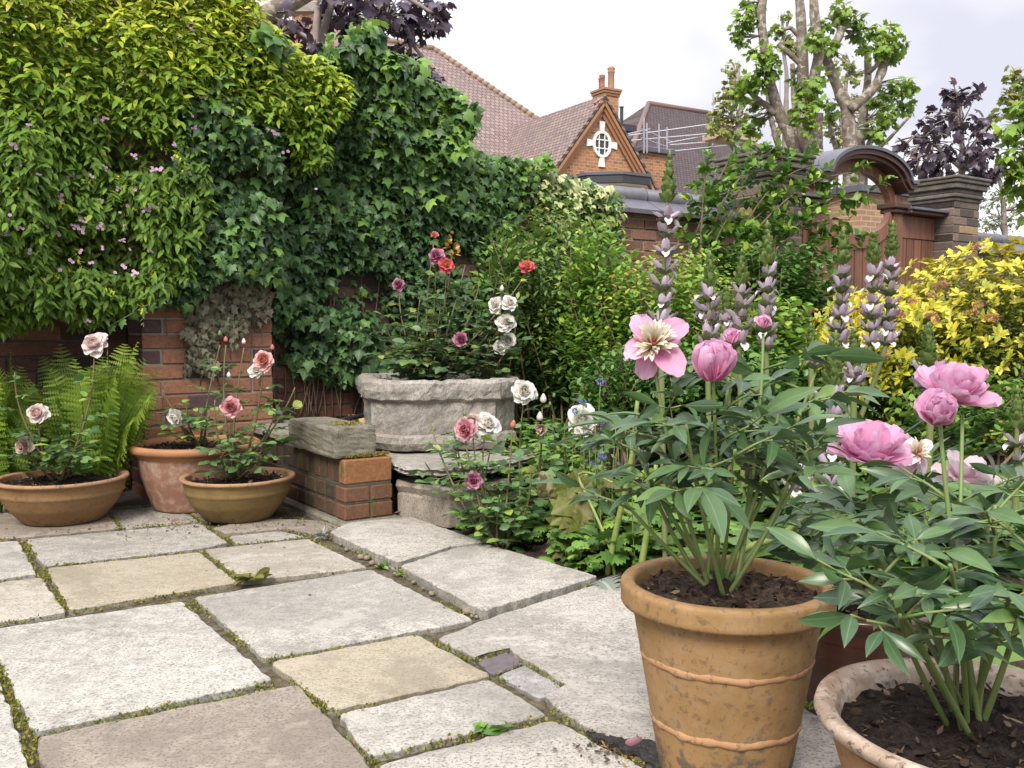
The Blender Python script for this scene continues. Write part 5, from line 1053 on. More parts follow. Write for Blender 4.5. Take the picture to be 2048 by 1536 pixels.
tree('distant_tree', 'thin yellowish tree behind the two pollarded plane trees', 'tree', W(1640, 400, 24) * [1, 1, 0],
     [(Z3([(470, 800), (500, 560), (490, 480)]), 24, .12, .04), (Z3([(740, 800), (750, 400), (720, 220)]), 24, .12, .04), (Z3([(1050, 700), (1080, 400), (1120, 330)]), 24, .1, .03)],
     [(zx(a), zy(b), r * .3652, 24 + dy) for a, b, r, dy in ((420, 560, 80, 0), (380, 640, 70, 0), (340, 700, 50, 0), (460, 480, 60, 0), (450, 370, 50, .5), (480, 640, 60, 0), (760, 230, 60, 0), (790, 270, 40, 0), (740, 90, 40, 0), (1060, 340, 60, 0), (1120, 420, 55, 0), (1150, 560, 50, 0), (960, 700, 60, 0), (1040, 760, 60, 0), (720, 700, 60, 0), (760, 640, 50, 0), (420, 720, 60, 0), (1130, 640, 60, 0))], T_PLANE, M_PLANEY, .15, M_BARKG, .55)
tree('copper_maple', 'young purple leaved maple standing behind the right hand gate pier', 'tree', W(1925, 420, 11.2) * [1, 1, 0],
     [([(1922, 400), (1925, 300), (1915, 190)], 11.2, .055, .02), ([(1924, 330), (1960, 270), (1985, 240)], 11.2, .02, .01), ([(1924, 340), (1870, 290), (1830, 270)], 11.2, .02, .01)],
     [(x_, y_, r, 11.2 + dy) for x_, y_, r, dy in ((1915, 185, 22, 0), (1895, 205, 26, .1), (1940, 190, 22, -.1), (1880, 240, 36, .2), (1930, 240, 36, -.3), (1850, 265, 30, 0), (1965, 255, 26, .1), (1840, 310, 32, .1), (1880, 300, 40, -.4), (1940, 300, 42, -.3), (1820, 330, 24, 0), (1860, 340, 34, -.2), (1910, 345, 36, .3), (1960, 335, 34, 0), (1975, 300, 24, .2), (1985, 350, 20, .1), (1800, 290, 14, .1))], T_PLANE, M_COPPER, .125, M_BARKG, .40)
tree('purple_maple', 'purple leaved maple whose branches hang over the ivy from above', 'tree', W(650, 300, 7.6) * [1, 1, 0],
     [([(628, 420), (632, 110), (630, 60), (650, -60)], 7.6, .035, .03), ([(633, 420), (636, 105), (650, 50), (672, -20), (700, -120)], 7.7, .04, .03), ([(690, -60), (740, 10), (800, 60), (850, 120)], 7.6, .02, .006), ([(690, -60), (790, -20), (870, 30)], 7.6, .02, .006), ([(640, 90), (590, 60), (540, 80)], 7.6, .012, .005), ([(700, 40), (770, 100), (800, 130), (870, 170)], 7.9, .008, .003)],
     [(x_, y_, r, 7.6 + dy) for x_, y_, r, dy in ((690, 5, 48, 0), (650, -20, 45, .2), (740, 15, 48, -.2), (790, 25, 48, .1), (840, 10, 36, .2), (820, 55, 46, -.1), (870, 55, 26, 0), (760, 45, 36, .3), (700, 40, 34, .2), (850, 30, 36, .2), (780, -20, 50, .2), (720, -40, 55, 0), (880, 15, 18, 0), (570, 40, 28, 0), (595, 55, 26, .1), (545, 78, 20, .1), (520, 82, 14, 0), (805, 112, 30, .1), (820, 122, 22, .2), (850, 150, 22, .1), (872, 162, 14, .1), (780, 118, 16, .2), (625, 90, 14, -.1), (640, 45, 30, .2))], T_PLANE, M_COPPER, .115, M_BARKG, .36)
tree('green_tree', 'bright green leafed tree at the edge beyond the gate pier', 'tree', W(2090, 420, 12) * [1, 1, 0],
     [([(2090, 430), (2080, 260), (2060, 160)], 12, .09, .04)], [(x_, y_, r, 12) for x_, y_, r in ((2020, 260, 30), (2050, 230, 40), (2035, 310, 40), (2050, 370, 44), (2020, 340, 26), (2090, 290, 60), (2090, 190, 50), (2080, 420, 40), (2130, 350, 70))], T_PLANE, M_PLANE, .15, M_BARKG, .8)
tree('far_tree', 'sparse yellowish tree top against the sky at the far edge', 'tree', W(2060, 400, 20) * [1, 1, 0],
     [([(2070, 420), (2050, 240), (2035, 150)], 20, .12, .04)], [(x_, y_, r, 20) for x_, y_, r in ((2030, 150, 20), (2045, 170, 24), (2010, 190, 18), (2030, 215, 24), (2000, 230, 14), (2060, 200, 30), (2080, 150, 30))], T_PLANE, M_PLANEY, .15, M_BARKG, .6)
tree('silver_tree', 'small grey green birch like tree behind the gate pier and wall', 'tree', W(1990, 460, 16) * [1, 1, 0],
     [([(2010, 480), (2005, 380), (1990, 330)], 16, .07, .03)], [(x_, y_, r, 16) for x_, y_, r in ((1975, 400, 26), (1985, 440, 28), (2010, 390, 28), (2020, 440, 28), (1970, 455, 22), (2000, 350, 22), (2045, 420, 30))], T_DIA, leaf_mat('silver_green', [(0, (.05, .08, .05)), (1, (.18, .24, .17))], .5, .3), .09, M_BARKG, .6)
tree('plane_tree', 'thick mottled grey plane limb behind the jasmine top', 'tree', W(430, 300, 11) * [1, 1, 0],
     [([(440, 420), (450, 130), (500, 50), (560, 14), (660, -40)], 11, .22, .15), ([(452, 140), (440, 40), (430, -60)], 11, .14, .1)], [(x_, y_, r, 11) for x_, y_, r in ((450, -140, 90), (600, -170, 90), (340, -170, 90))], T_PLANE, M_PLANE, .15, M_BARK, .6)
# ================================================================== FERNS
M_FERN = leaf_mat('fern_leaf', [(0, (.035, .075, .014)), (.5, (.085, .155, .022)), (1, (.19, .27, .045))], .5, .35, .4)
def fern(name, label, base, fr_, group='ferns at the foot of the wall'):
    t = thing(name, label, 'fern', base, group)
    for (tip, bow) in fr_:
        b = np.asarray(base) + rnd(1, .03)[0] * [1, 1, 0]; tip = np.asarray(tip); m_ = (b + tip) / 2 + UPV * bow + rnd(1, .02)[0]
        n = 30; cv = curve(b, m_, tip, n); D = nrm(np.gradient(cv, axis=0)); side = nrm(np.cross(D, np.array([0, -1, .6]) + rnd(1, .7)[0])); nn = np.cross(side, D)
        tt = np.linspace(0, 1, n); k = slice(4, n); ln = .098 * np.sin(np.pi * (.16 + .82 * tt[k])) ** .8 + .004; L = Lf(); r0 = .2 + .5 * R.random()
        for sg in (-1, 1):
            P = cv[k] + side[k] * .001 * sg; T = side[k] * sg + D[k] * .35 - UPV * .15 + rnd(n - 4, .06); L.add(P, T, nn[k] * 1.0 + rnd(n - 4, .2), ln, 1.25, -.15, np.clip(r0 + .35 * (tt[k] - .4) + R.normal(0, .08, n - 4), 0, 1))
        L.build(T_PINNA, 'frond', M_FERN, t, True, extra=MB().tube(cv, np.linspace(.0035, .001, n), 5, (.35, 0, .5, .5)))
    return t
fb = W(190, 955, 4.26); fb[2] = 0.0
tips = [(60, 760), (85, 715), (120, 690), (150, 720), (180, 735), (215, 700), (250, 690), (275, 685), (290, 720), (318, 740), (300, 800), (262, 850), (110, 800), (75, 840), (240, 790), (200, 790), (150, 780), (285, 770), (120, 860), (255, 900), (165, 745), (230, 745), (60, 880), (310, 775), (205, 715), (100, 740)]
fern('fern', 'large bright green fern filling the gap beside the brick pillar', fb, [(W(a, b, 4.05 + .35 * R.random()), .10 + .12 * R.random()) for a, b in tips])
fb = W(0, 960, 4.16); fb[2] = 0.0
fern('fern', 'second fern at the far end of the wall behind the wide bowl', fb, [(W(a, b, 3.95 + .3 * R.random()), .10 + .1 * R.random()) for a, b in [(-60, 740), (-20, 705), (20, 700), (40, 735), (70, 770), (60, 820), (30, 860), (-10, 780), (10, 830), (80, 850), (-50, 850), (45, 780), (-90, 780), (0, 740)]])
# ================================================================== ROSES
M_RSTEM = stem_mat('rose_stem', (.10, .13, .05), (.16, .09, .05)); M_RLEAF = leaf_mat('rose_leaf', [(0, (.032, .075, .040)), (.5, (.06, .125, .055)), (.85, (.10, .19, .06)), (1, (.20, .27, .06))], .45, .22, .5, (.12, .2, .1), .04)
M_BLUSH = petal_mat('blush_petal', (.84, .70, .67), (.86, .80, .79), (.82, .60, .56), .55, .4); M_WHITEP = petal_mat('white_petal', (.80, .76, .66), (.85, .84, .82), (.80, .76, .68))
M_APR = petal_mat('apricot_petal', (.74, .42, .36), (.78, .50, .50), (.68, .24, .10)); M_PINKP = petal_mat('rose_pink_petal', (.72, .34, .40), (.76, .44, .50), (.58, .18, .16)); M_MAUVE = petal_mat('mauve_petal', (.42, .13, .22), (.58, .28, .40), (.34, .07, .14))
M_RED = petal_mat('crimson_petal', (.58, .05, .09), (.68, .10, .17), (.6, .22, .08)); M_CORALB = petal_mat('coral_bud', (.62, .16, .10), (.66, .24, .18)); M_FADED = petal_mat('faded_petal', (.52, .38, .30), (.66, .54, .50), (.42, .24, .16))
def sphdir(n): return nrm(rnd(n))
def rose(name, par, c, ax, Rr, mat, open_=1.0, layers=5, label=None, ragged=.08):
    c = np.asarray(c, float); ax = nrm(np.asarray(ax, float)); e1 = nrm(np.cross(ax, [.3, .5, .81])); e2 = np.cross(ax, e1); L = Lf()
    for k in range(layers):
        f = k / max(1, layers - 1); el = rad(12 + 70 * f + (1 - open_) * 45 * (1 - f)); ln = Rr * (1.12 - .50 * f); n = 6 if k < 2 else 5
        for j in range(n):
            a = (j + .5 * (k % 2) + .25 * R.random()) * 2 * math.pi / n; rd = e1 * math.cos(a) + e2 * math.sin(a); ee = el + R.normal(0, ragged)
            L.add(c + rd * Rr * (.06 + .12 * f) - ax * Rr * .25 * (1 - f), rd * math.cos(ee) + ax * math.sin(ee) + rnd(1, ragged)[0], ax * math.cos(ee) - rd * math.sin(ee), ln * (.9 + .2 * R.random()), 1.25, .30 if k > 1 else -.12, None, f)
    sep = MB(); bs = c - ax * Rr * .34; sep.tube([bs - ax * Rr * .25, bs, bs + ax * Rr * .12], [Rr * .08, Rr * .16, Rr * .2], 7, (.5, .5, .5, .5)) if False else None
    o = L.build(T_PETALR, name, mat, par)
    if label: o['label'] = label
    return o
def bud(par, c, ax, h, mat, label=None):
    c = np.asarray(c, float); ax = nrm(np.asarray(ax, float)); q_ = [(0, 0), (.22, .06), (.34, .25), (.33, .5), (.2, .78), (.05, 1.0)]
    e1 = nrm(np.cross(ax, [.3, .5, .81])); e2 = np.cross(ax, e1); n = 9; V = []
    for r_, z in q_: V += [c + ax * h * z + (e1 * math.cos(a) + e2 * math.sin(a)) * h * r_ * (1 + .08 * math.sin(3 * a)) for a in np.arange(n) * 2 * math.pi / n]
    f = [(i * n + j, i * n + (j + 1) % n, (i + 1) * n + (j + 1) % n, (i + 1) * n + j) for i in range(len(q_) - 1) for j in range(n)]
    o = MB().add(V, f, (.6, 0, .5, .7)).build('bud', mat, par, True)
    L = Lf()
    for k in range(5): a = k * 1.2566; rd = e1 * math.cos(a) + e2 * math.sin(a); L.add(c + rd * h * .12, ax + rd * .35, -rd + ax * .2, h * .75, .7, .1, .4)
    L.build(T_LANCE, 'sepals', M_RLEAF, o)
    if label: o['label'] = label
    return o
def rose_leaf(L, P, d, sc):
    d = nrm(np.asarray(d, float)); s_ = nrm(np.cross(d, UPV)); up = nrm(UPV + rnd(1, .3)[0])
    for (t, sg, k) in ((.45, 1, .8), (.45, -1, .8), (.8, 1, .95), (.8, -1, .95), (1.0, 0, 1.1)):
        L.add(P + d * sc * 1.9 * t - UPV * sc * .35 * t * t, d * (.35 if sg else 1) + s_ * sg + rnd(1, .15)[0] - UPV * .15, up + rnd(1, .22)[0], sc * k * (.85 + .3 * R.random()), 1.0, -.15)
def rose_plant(name, label, base, stems, leafs, sc, group=None, mat=None, reds=0.0, wob=.05, t0=.2):
    """stems: (end point, how far the stem bows out); blooms are added by the caller to the thing returned"""
    t = thing(name, label, 'rose', base, group); L = Lf(); mb = MB()
    leafs += 2
    for (e_, bow) in stems:
        e_ = np.asarray(e_, float); b = np.asarray(base) + rnd(1, .012)[0] * [1, 1, 0]; m_ = (b + e_) / 2 + np.array([bow, 0, abs(bow) * .3]) + rnd(1, .02)[0]; cv = curve(b, m_, e_, 16)
        mb.tube(cv, np.linspace(.0065, .0026, 16), 6); ph = R.random() * 6
        for q_ in range(leafs):
            tt = t0 + (.93 - t0) * (q_ + R.random() * .6) / leafs; i = int(tt * 15); ph += 2.4; d = np.array([math.cos(ph), math.sin(ph), .25]) + (cv[min(15, i + 1)] - cv[i]) * 6
            rose_leaf(L, cv[i], d, sc * (.8 + .35 * R.random())); mb.tube([cv[i], cv[i] + nrm(d) * sc * .9, cv[i] + nrm(d) * sc * 1.9 - UPV * sc * .35], .0013, 4)
    L.build(T_OVAL, 'foliage', mat or M_RLEAF, t); mb.build('stems', M_RSTEM, t, True); return t
TOC = np.array([0, -1, 0])
def tocam(x, z): return np.array([x, -.8, z])
# rose in the wide bowl
b = BLc + [-.01, .0, .165]
rp = rose_plant('rose_bush', 'blush pink rose with three blooms growing in the wide shallow bowl', b, [(W(188, 700, 4.02), .06), (W(78, 840, 3.9), -.06), (W(48, 900, 3.85), -.08), (W(165, 830, 3.92), .03), (W(150, 900, 3.8), .05), (W(30, 745, 3.95), -.12), (W(160, 880, 3.85), .04)], 5, .050)
rose('bloom', rp, W(190, 688, 4.02), tocam(-.1, .5), .052, M_BLUSH, 1.0, 5); rose('bloom', rp, W(76, 827, 3.9), tocam(0, .3), .043, M_BLUSH, .9, 5); rose('bloom', rp, W(47, 892, 3.85), tocam(-.1, .1), .034, M_FADED, .8, 5, 'brown edged fading bloom', .25)
bud(rp, W(207, 686, 3.98), (.1, 0, 1), .022, M_WHITEP)
# rose in the large flared pot
b = BGc + [.02, 0, .272]
rp = rose_plant('rose_bush', 'thin rose with one drooping white bloom growing in the large flared pot', b, [(W(352, 830, 4.2), -.03), (W(375, 800, 4.3), -.05), (W(325, 780, 4.3), -.06), (W(440, 690, 4.35), .02), (W(420, 830, 4.2), .03)], 4, .048)
rose('bloom', rp, W(353, 834, 4.18), tocam(-.3, -.1), .040, M_WHITEP, .6, 5)
b = BMc + [-.01, .0, .160]
rp = rose_plant('rose_bush', 'apricot pink rose with tall stems growing in the smaller olive bowl', b, [(W(527, 735, 4.0), .05), (W(463, 830, 3.85), -.03), (W(452, 690, 4.1), -.05), (W(488, 695, 4.1), -.01), (W(560, 800, 4.0), .08), (W(590, 775, 4.05), .1), (W(430, 800, 4.0), -.05), (W(505, 860, 3.85), .04), (W(455, 900, 3.8), -.05), (W(520, 905, 3.85), .05)], 4, .048)
rose('bloom', rp, W(528, 722, 3.98), tocam(0, .35), .042, M_APR, .85, 6); rose('bloom', rp, W(463, 815, 3.85), tocam(.1, .2), .042, M_PINKP, .75, 5, 'deep pink bloom'); rose('bloom', rp, W(513, 742, 4.05), tocam(0, .5), .034, M_WHITEP, .8, 4, 'white bloom half hidden behind the apricot one')
for x_, y_, mt in ((452, 684, M_CORALB), (488, 688, M_WHITEP), (440, 672, M_RLEAF), (458, 755, M_WHITEP), (545, 700, M_CORALB)): bud(rp, W(x_, y_, 4.08), (0, -.1, 1), .026, mt)
# roses in the stone planter
def pb(a, b_): return np.array([PCx + a, PCy + b_, ZT - .05])
M_RLEAFD = leaf_mat('blue_green_rose_leaf', [(0, (.028, .060, .036)), (.5, (.05, .10, .05)), (.85, (.085, .155, .055)), (1, (.20, .22, .05))], .42, .2, .5, (.1, .17, .1), .04)
rp = rose_plant('rose_bush', 'tall bushy rose with mauve and crimson blooms in the stone planter', pb(-.05, 0), [(W(790, 710, 4.5), -.1), (W(850, 660, 4.45), -.03), (W(900, 640, 4.6), .03), (W(950, 700, 4.5), .08), (W(985, 650, 4.7), .1), (W(820, 720, 4.4), -.06), (W(870, 715, 4.4), 0), (W(798, 578, 4.7), -.08), (W(872, 520, 4.75), -.02), (W(869, 478, 4.78), -.02), (W(893, 540, 4.7), .02), (W(922, 690, 4.5), .06), (W(1055, 542, 4.8), .12), (W(905, 500, 4.8), .03), (W(840, 600, 4.6), -.03), (W(880, 620, 4.55), .02), (W(800, 660, 4.6), -.06), (W(950, 610, 4.7), .06), (W(770, 640, 4.7), -.1), (W(835, 690, 4.5), -.04), (W(960, 560, 4.75), .08), (W(900, 680, 4.5), .03), (W(930, 530, 4.8), .05), (W(770, 700, 4.65), -.1)], 7, .050, None, M_RLEAFD, t0=.12)
rose('bloom', rp, W(798, 570, 4.7), tocam(-.2, .2), .033, M_MAUVE, .5, 5, 'drooping mauve bloom', .2); rose('bloom', rp, W(873, 512, 4.72), tocam(-.1, .3), .040, M_MAUVE, .7, 5, 'dusky mauve bloom', .18); rose('bloom', rp, W(893, 531, 4.68), tocam(.2, .2), .038, M_RED, 1.0, 3, 'flat crimson bloom'); rose('bloom', rp, W(922, 680, 4.48), tocam(0, .2), .037, M_MAUVE, .5, 6, 'magenta double bloom', .1); rose('bloom', rp, W(1055, 533, 4.78), tocam(0, .6), .038, M_RED, .9, 3, 'crimson bloom with orange centre'); rose('bloom', rp, W(869, 471, 4.76), tocam(0, .6), .022, M_CORALB, .4, 4, 'small coral bloom')
L = Lf(); p = W(898, 495, 4.78); L.add(p + rnd(26, .03), rnd(26), rnd(26, .5) + UPV, .03, .9, -.1, R.random(26)); o = L.build(T_OVAL, 'young_leaves', leaf_mat('red_young_leaf', [(0, (.20, .10, .03)), (.6, (.32, .14, .04)), (1, (.22, .22, .04))], .45, .3), rp); o['label'] = 'orange red young leaves'
rp = rose_plant('rose_bush', 'white flowered rose at the near edge of the stone planter', pb(.2, .0), [(W(992, 615, 4.62), .06), (W(1018, 615, 4.65), .09), (W(1012, 655, 4.6), .06), (W(1013, 695, 4.55), .06), (W(1004, 580, 4.7), .05), (W(1000, 720, 4.5), .05), (W(980, 680, 4.5), .03)], 5, .048, None, M_RLEAFD)
for x_, y_, r_, a in ((991, 610, .038, (-.5, .3)), (1019, 607, .040, (.2, .5)), (1012, 645, .046, (.1, .3)), (1016, 680, .040, (.3, .1)), (1001, 694, .034, (-.2, .0))): rose('bloom', rp, W(x_, y_, 4.58), tocam(*a), r_, M_WHITEP, .85, 4)
bud(rp, W(1004, 583, 4.68), (0, 0, 1), .034, M_BLUSH)
# roses planted in the bed before the planter
b = G(1000, 1062, .06); b[2] = sz(b[0], b[1])
rp = rose_plant('rose_bush', 'rose with white and pink blooms growing in the soil before the planter', b, [(W(972, 860, 3.62), -.04), (W(945, 855, 3.6), -.06), (W(930, 870, 3.55), -.08), (W(1025, 850, 3.6), .02), (W(858, 830, 3.7), -.12), (W(905, 845, 3.65), -.08), (W(1040, 980, 3.5), .05), (W(1000, 990, 3.45), .0), (W(950, 965, 3.5), -.04), (W(1060, 930, 3.5), .08)], 6, .046)
rose('bloom', rp, W(975, 849, 3.6), tocam(.4, .5), .048, M_WHITEP, 1.0, 4); rose('bloom', rp, W(945, 846, 3.6), tocam(-.1, .5), .040, M_FADED, .9, 4, 'cream bloom fading brown'); rose('bloom', rp, W(933, 860, 3.54), tocam(-.3, .1), .044, M_PINKP, .7, 5, 'pink bloom'); rose('bloom', rp, W(948, 960, 3.48), tocam(-.1, .1), .034, M_MAUVE, .5, 4, 'low nodding mauve pink bloom'); bud(rp, W(1025, 856, 3.58), (.2, -.2, 1), .034, M_CORALB); bud(rp, W(930, 832, 3.65), (0, 0, 1), .022, M_RLEAF)
b = G(955, 985, .1); b[2] = sz(b[0], b[1])
rose_plant('rose_bush', 'leafy rose shoots without flowers beside the end of the low brick wall', b, [(W(860, 945, 3.8), -.05), (W(850, 925, 3.85), -.06), (W(905, 880, 3.85), -.03), (W(900, 950, 3.75), -.02), (W(980, 900, 3.85), .03)], 5, .045)
b = G(1052, 1000, .1); b[2] = sz(b[0], b[1])
rp = rose_plant('rose_bush', 'slim rose with one open white bloom and pale buds in the bed', b, [(W(1048, 800, 3.9), -.03), (W(1084, 815, 3.85), .03), (W(1080, 860, 3.8), .02), (W(1105, 830, 3.9), .06), (W(1070, 940, 3.7), .03), (W(1020, 930, 3.7), -.04)], 4, .045)
rose('bloom', rp, W(1048, 783, 3.88), tocam(.1, .3), .052, M_WHITEP, 1.0, 4); rose('bloom', rp, W(1082, 858, 3.78), tocam(0, -.2), .030, M_FADED, .3, 4, 'spent cream bloom', .25)
for x_, y_ in ((1087, 806), (1080, 842)): bud(rp, W(x_, y_, 3.82), (0, 0, 1), .040, M_BLUSH)
for x_, y_ in ((1073, 800), (1108, 795), (1100, 812)): bud(rp, W(x_, y_, 3.86), (0, 0, 1), .020, M_RLEAF)
b = W(1190, 900, 3.6); b[2] = sz(b[0], b[1])
rp = rose_plant('rose_bush', 'rose with a crumpled white bloom among the small blue flowers', b, [(W(1165, 850, 3.55), -.04), (W(1130, 850, 3.55), -.06), (W(1205, 850, 3.55), .03)], 3, .05)
rose('bloom', rp, W(1165, 841, 3.52), tocam(-.1, .3), .058, M_WHITEP, 1.0, 4, None, .2); rose('bloom', rp, W(1200, 848, 3.55), tocam(.4, .2), .04, M_FADED, .8, 3, 'papery spent bloom', .3)
# fallen petals
L = Lf()
for x_, y_ in ((1128, 908), (1148, 912), (788, 1026), (1262, 1492), (345, 1045)): p = G(x_, y_, .02); p[2] = max(.006, sz(p[0], p[1]) + .02 if x_ > 800 and x_ < 1200 else .02); L.add(p, rnd(1) * [1, 1, .2], rnd(1, .3) + UPV, .035, 1.2, .4)
for i, d in enumerate(L.d): o = (lambda q_: q_)(Lf()); o.d = [d]; o = o.build(T_PETAL, 'fallen_petal', M_PINKP); props(o, ['crimson petal fallen on the soil below the white rose', 'second crimson petal on the soil nearer the blue flowers', 'pale pink petal on the soil at the foot of the low brick wall', 'pink petal on the dark stain beside the tall terracotta pot', 'pink petal on the slab by the small bowl'][i], 'petal', 'fallen petals')
# ================================================================== PEONIES
M_PLEAF = leaf_mat('peony_leaf', [(0, (.028, .060, .030)), (.4, (.045, .092, .040)), (.75, (.07, .135, .042)), (1, (.14, .22, .05))], .32, .16, .5, (.11, .2, .09), .045, .18, lk=(1.35, 1.3, 1.15))
M_PSTEM = stem_mat('peony_stem', (.11, .19, .045), (.15, .17, .06))
M_PPET = petal_mat('peony_petal', (.80, .26, .50), (.86, .54, .74), (.82, .38, .58), .5, .4); M_PCREAM = petal_mat('peony_centre', (.66, .50, .22), (.82, .78, .66), None, .5, .35); M_PCARP = plain('peony_carpel', (.22, .035, .045), .5, .2, 60); M_PFADE = petal_mat('peony_faded', (.74, .46, .60), (.84, .72, .78), (.82, .74, .68), .5, .4)
def peony_leaf(L, mb, P, az, up, sc):
    d = nrm(np.array([math.cos(az), math.sin(az), up])); s_ = nrm(np.cross(d, UPV)); pl = sc * .95; E = P + d * pl; mb.tube([P, P + d * pl * .5 + UPV * pl * .03, E], [.003, .0024, .0018], 5)
    nu = nrm(UPV + d * .55 + rnd(1, .35)[0] - np.array([0, .35, 0]))
    for (at, ang, k) in ((1.0, 0, 1.0), (.70, .95, .85), (.70, -.95, .85)):
        b = P + d * pl * at; g = d * math.cos(ang) + s_ * math.sin(ang) + UPV * R.normal(0, .12); g = nrm(g); gs_ = nrm(np.cross(g, UPV)); gl = sc * .38 * k; mb.tube([b, b + g * gl], .0016, 4); b = b + g * gl
        for (a2, k2) in ((0, 1.0), (.62, .82), (-.62, .82)):
            if a2 and R.random() < .2: continue
            T = g * math.cos(a2) + gs_ * math.sin(a2) + UPV * R.normal(-.18, .22); L.add(b - g * gl * (.12 if a2 else 0), T, nu + rnd(1, .36)[0], sc * k * k2 * (.9 + .4 * R.random()), .62 + .36 * R.random(), -.12 - .34 * R.random(), np.clip(R.normal(.42, .22), 0, 1))
def peony_plant(label, crown, stems, sc, group='potted peonies', spread=.013):
    t = thing('peony', label, 'peony', crown, group); L = Lf(); mb = MB(); ph = R.random() * 6; crown = np.asarray(crown)
    for (e_, lv, bow) in stems:
        e_ = np.asarray(e_, float); b = crown + np.array([R.normal(0, spread), R.normal(0, spread), -.01]); m_ = b * .45 + e_ * .55; m_ = m_ + (b - e_) * [.15, .15, 0] + UPV * .04 + np.array([bow, 0, 0]); cv = curve(b, m_, e_, 18); mb.tube(cv, np.linspace(.0048, .0030, 18), 7, (R.random(), 0, .5, .5))
        for q_ in lv: ph += 2.4 + R.normal(0, .3); peony_leaf(L, mb, cv[int(q_ * 17)], ph, .25 + .35 * R.random(), sc * (.8 + .4 * R.random()) * (1.08 - .35 * max(0, q_ - .6)))
    cr_m = MB(); cr_m.lathe([(0, .035), (.016, .032), (.027, .018), (.036, 0), (.04, -.02)], crown, 14, jit=.14, cap=False); cr_m.build('crown', M_SOILD, t, True)
    L.build(T_PEONY, 'foliage', M_PLEAF, t); mb.build('stems', M_PSTEM, t, True); return t
def peony_bloom(par, c, ax, ln, els, cream=0, mat=None, label=None, wd=1.2, drop=None, cl=.07, curl=.28):
    c = np.asarray(c, float); ax = nrm(np.asarray(ax, float)); e1 = nrm(np.cross(ax, [.3, .5, .81])); e2 = np.cross(ax, e1); L = Lf(); o = None
    for k, (n, el, f) in enumerate(els):
        for j in range(n):
            a = (j + .45 * k + .22 * R.random()) * 2 * math.pi / n; rd = e1 * math.cos(a) + e2 * math.sin(a); ee = rad(el) + R.normal(0, .10)
            if drop and R.random() < drop: ee -= .7
            L.add(c + rd * ln * .07, rd * math.cos(ee) + ax * math.sin(ee), ax * math.cos(ee) - rd * math.sin(ee) + rnd(1, .1)[0], ln * f * (.88 + .24 * R.random()), wd * (.9 + .2 * R.random()), curl + R.normal(0, .08), None, R.random() * .45)
    o = L.build(T_GUARD, 'bloom', mat or M_PPET, par)
    if label: o['label'] = label
    if cream:
        L = Lf()
        for j in range(cream):
            a = R.random() * 6.283; rd = e1 * math.cos(a) + e2 * math.sin(a); ee = rad(20 + 55 * R.random()); L.add(c + rd * ln * .05, rd * math.cos(ee) + ax * math.sin(ee) + rnd(1, .12)[0], ax * math.cos(ee) - rd * math.sin(ee) + rnd(1, .3)[0], ln * cl * 10 * (.45 + .3 * R.random()), 1.1, -.2 * R.random())
        L.build(T_THIN, 'stamens', M_PCREAM, o); mb = MB()
        for a in (0, 2.1, 4.2): rd = e1 * math.cos(a) + e2 * math.sin(a); mb.tube([c + ax * ln * .03, c + ax * ln * .16 + rd * ln * .06, c + ax * ln * .27 + rd * ln * .12], [ln * .05, ln * .05, ln * .015], 6)
        mb.build('carpels', M_PCARP, o, True)
    return o
def sepal(par, c, ax, r_): 
    L = Lf(); ax = nrm(np.asarray(ax, float)); e1 = nrm(np.cross(ax, [.3, .5, .81])); e2 = np.cross(ax, e1)
    for j in range(5): a = j * 1.2566; rd = e1 * math.cos(a) + e2 * math.sin(a); L.add(c, rd + ax * .3, ax - rd * .3, r_, 1.3, .4, .7)
    return L.build(T_OVAL, 'calyx', M_PLEAF, par)
YP = C1_[1]; cr1 = np.array([C1_[0] - .015, C1_[1] + .0, ZSOIL1])
pn = peony_plant('dark leaved peony with four pink flowers in the tall banded terracotta pot', cr1, [(W(1308, 720, YP - .02), (.50, .62, .74), -.05), (W(1426, 762, YP - .06), (.48, .60, .70), 0), (W(1464, 700, YP + .08), (.50, .62, .74, .84), .01), (W(1526, 668, YP + .12), (.50, .62, .74, .84), .03), (W(1630, 745, YP + .1), (.55, .68, .80, .90), .07), (W(1290, 900, YP + .02), (.66, .82, .98), -.08), (W(1590, 870, YP - .06), (.66, .82, .98), .09), (W(1372, 850, YP - .12), (.65, .82, .97), -.03), (W(1500, 840, YP + .16), (.62, .78, .95), .03), (W(1250, 840, YP + .14), (.62, .80, .96), -.08), (W(1560, 810, YP + .0), (.62, .78, .95), .05), (W(1470, 900, YP - .16), (.6, .78, .96), .01), (W(1340, 960, YP - .12), (.7, .85, .98), -.05), (W(1240, 990, YP + .05), (.8, .98), -.08), (W(1600, 930, YP + .1), (.8, .98), .08)], .084)
p = W(1305, 690, YP - .02); peony_bloom(pn, p, (-.10, -.85, .52), .070, [(5, 6, 1.0), (4, 26, .85)], 90, None, 'wide open bloom with ragged cream centre', .92, .3, .095, -.22)
p = W(1425, 762, YP - .06); peony_bloom(pn, p, (.0, -.12, 1), .066, [(6, 50, .95), (7, 62, 1.0), (7, 74, 1.0), (5, 84, .9)], 0, None, 'closed cup shaped bright pink bloom', 1.3, None, .07, .30); sepal(pn, p, (0, -.1, 1), .03)
for x_, y_, dy, h in ((1463, 692, .08, .048), (1526, 662, .12, .044), (1628, 735, .1, .036)):
    p = W(x_, y_, YP + dy); o = peony_bloom(pn, p, (.05, -.1, 1), h * .62, [(5, 66, 1.0), (5, 78, 1.0), (4, 86, 1.0)], 0, M_PFADE if h < .04 else M_PPET, 'tight round pink bud', 1.25, None, .07, .5); sepal(pn, p - UPV * .004, (0, -.1, 1), .026)
cr3 = np.array([DPc[0], DPc[1], dh - .03])
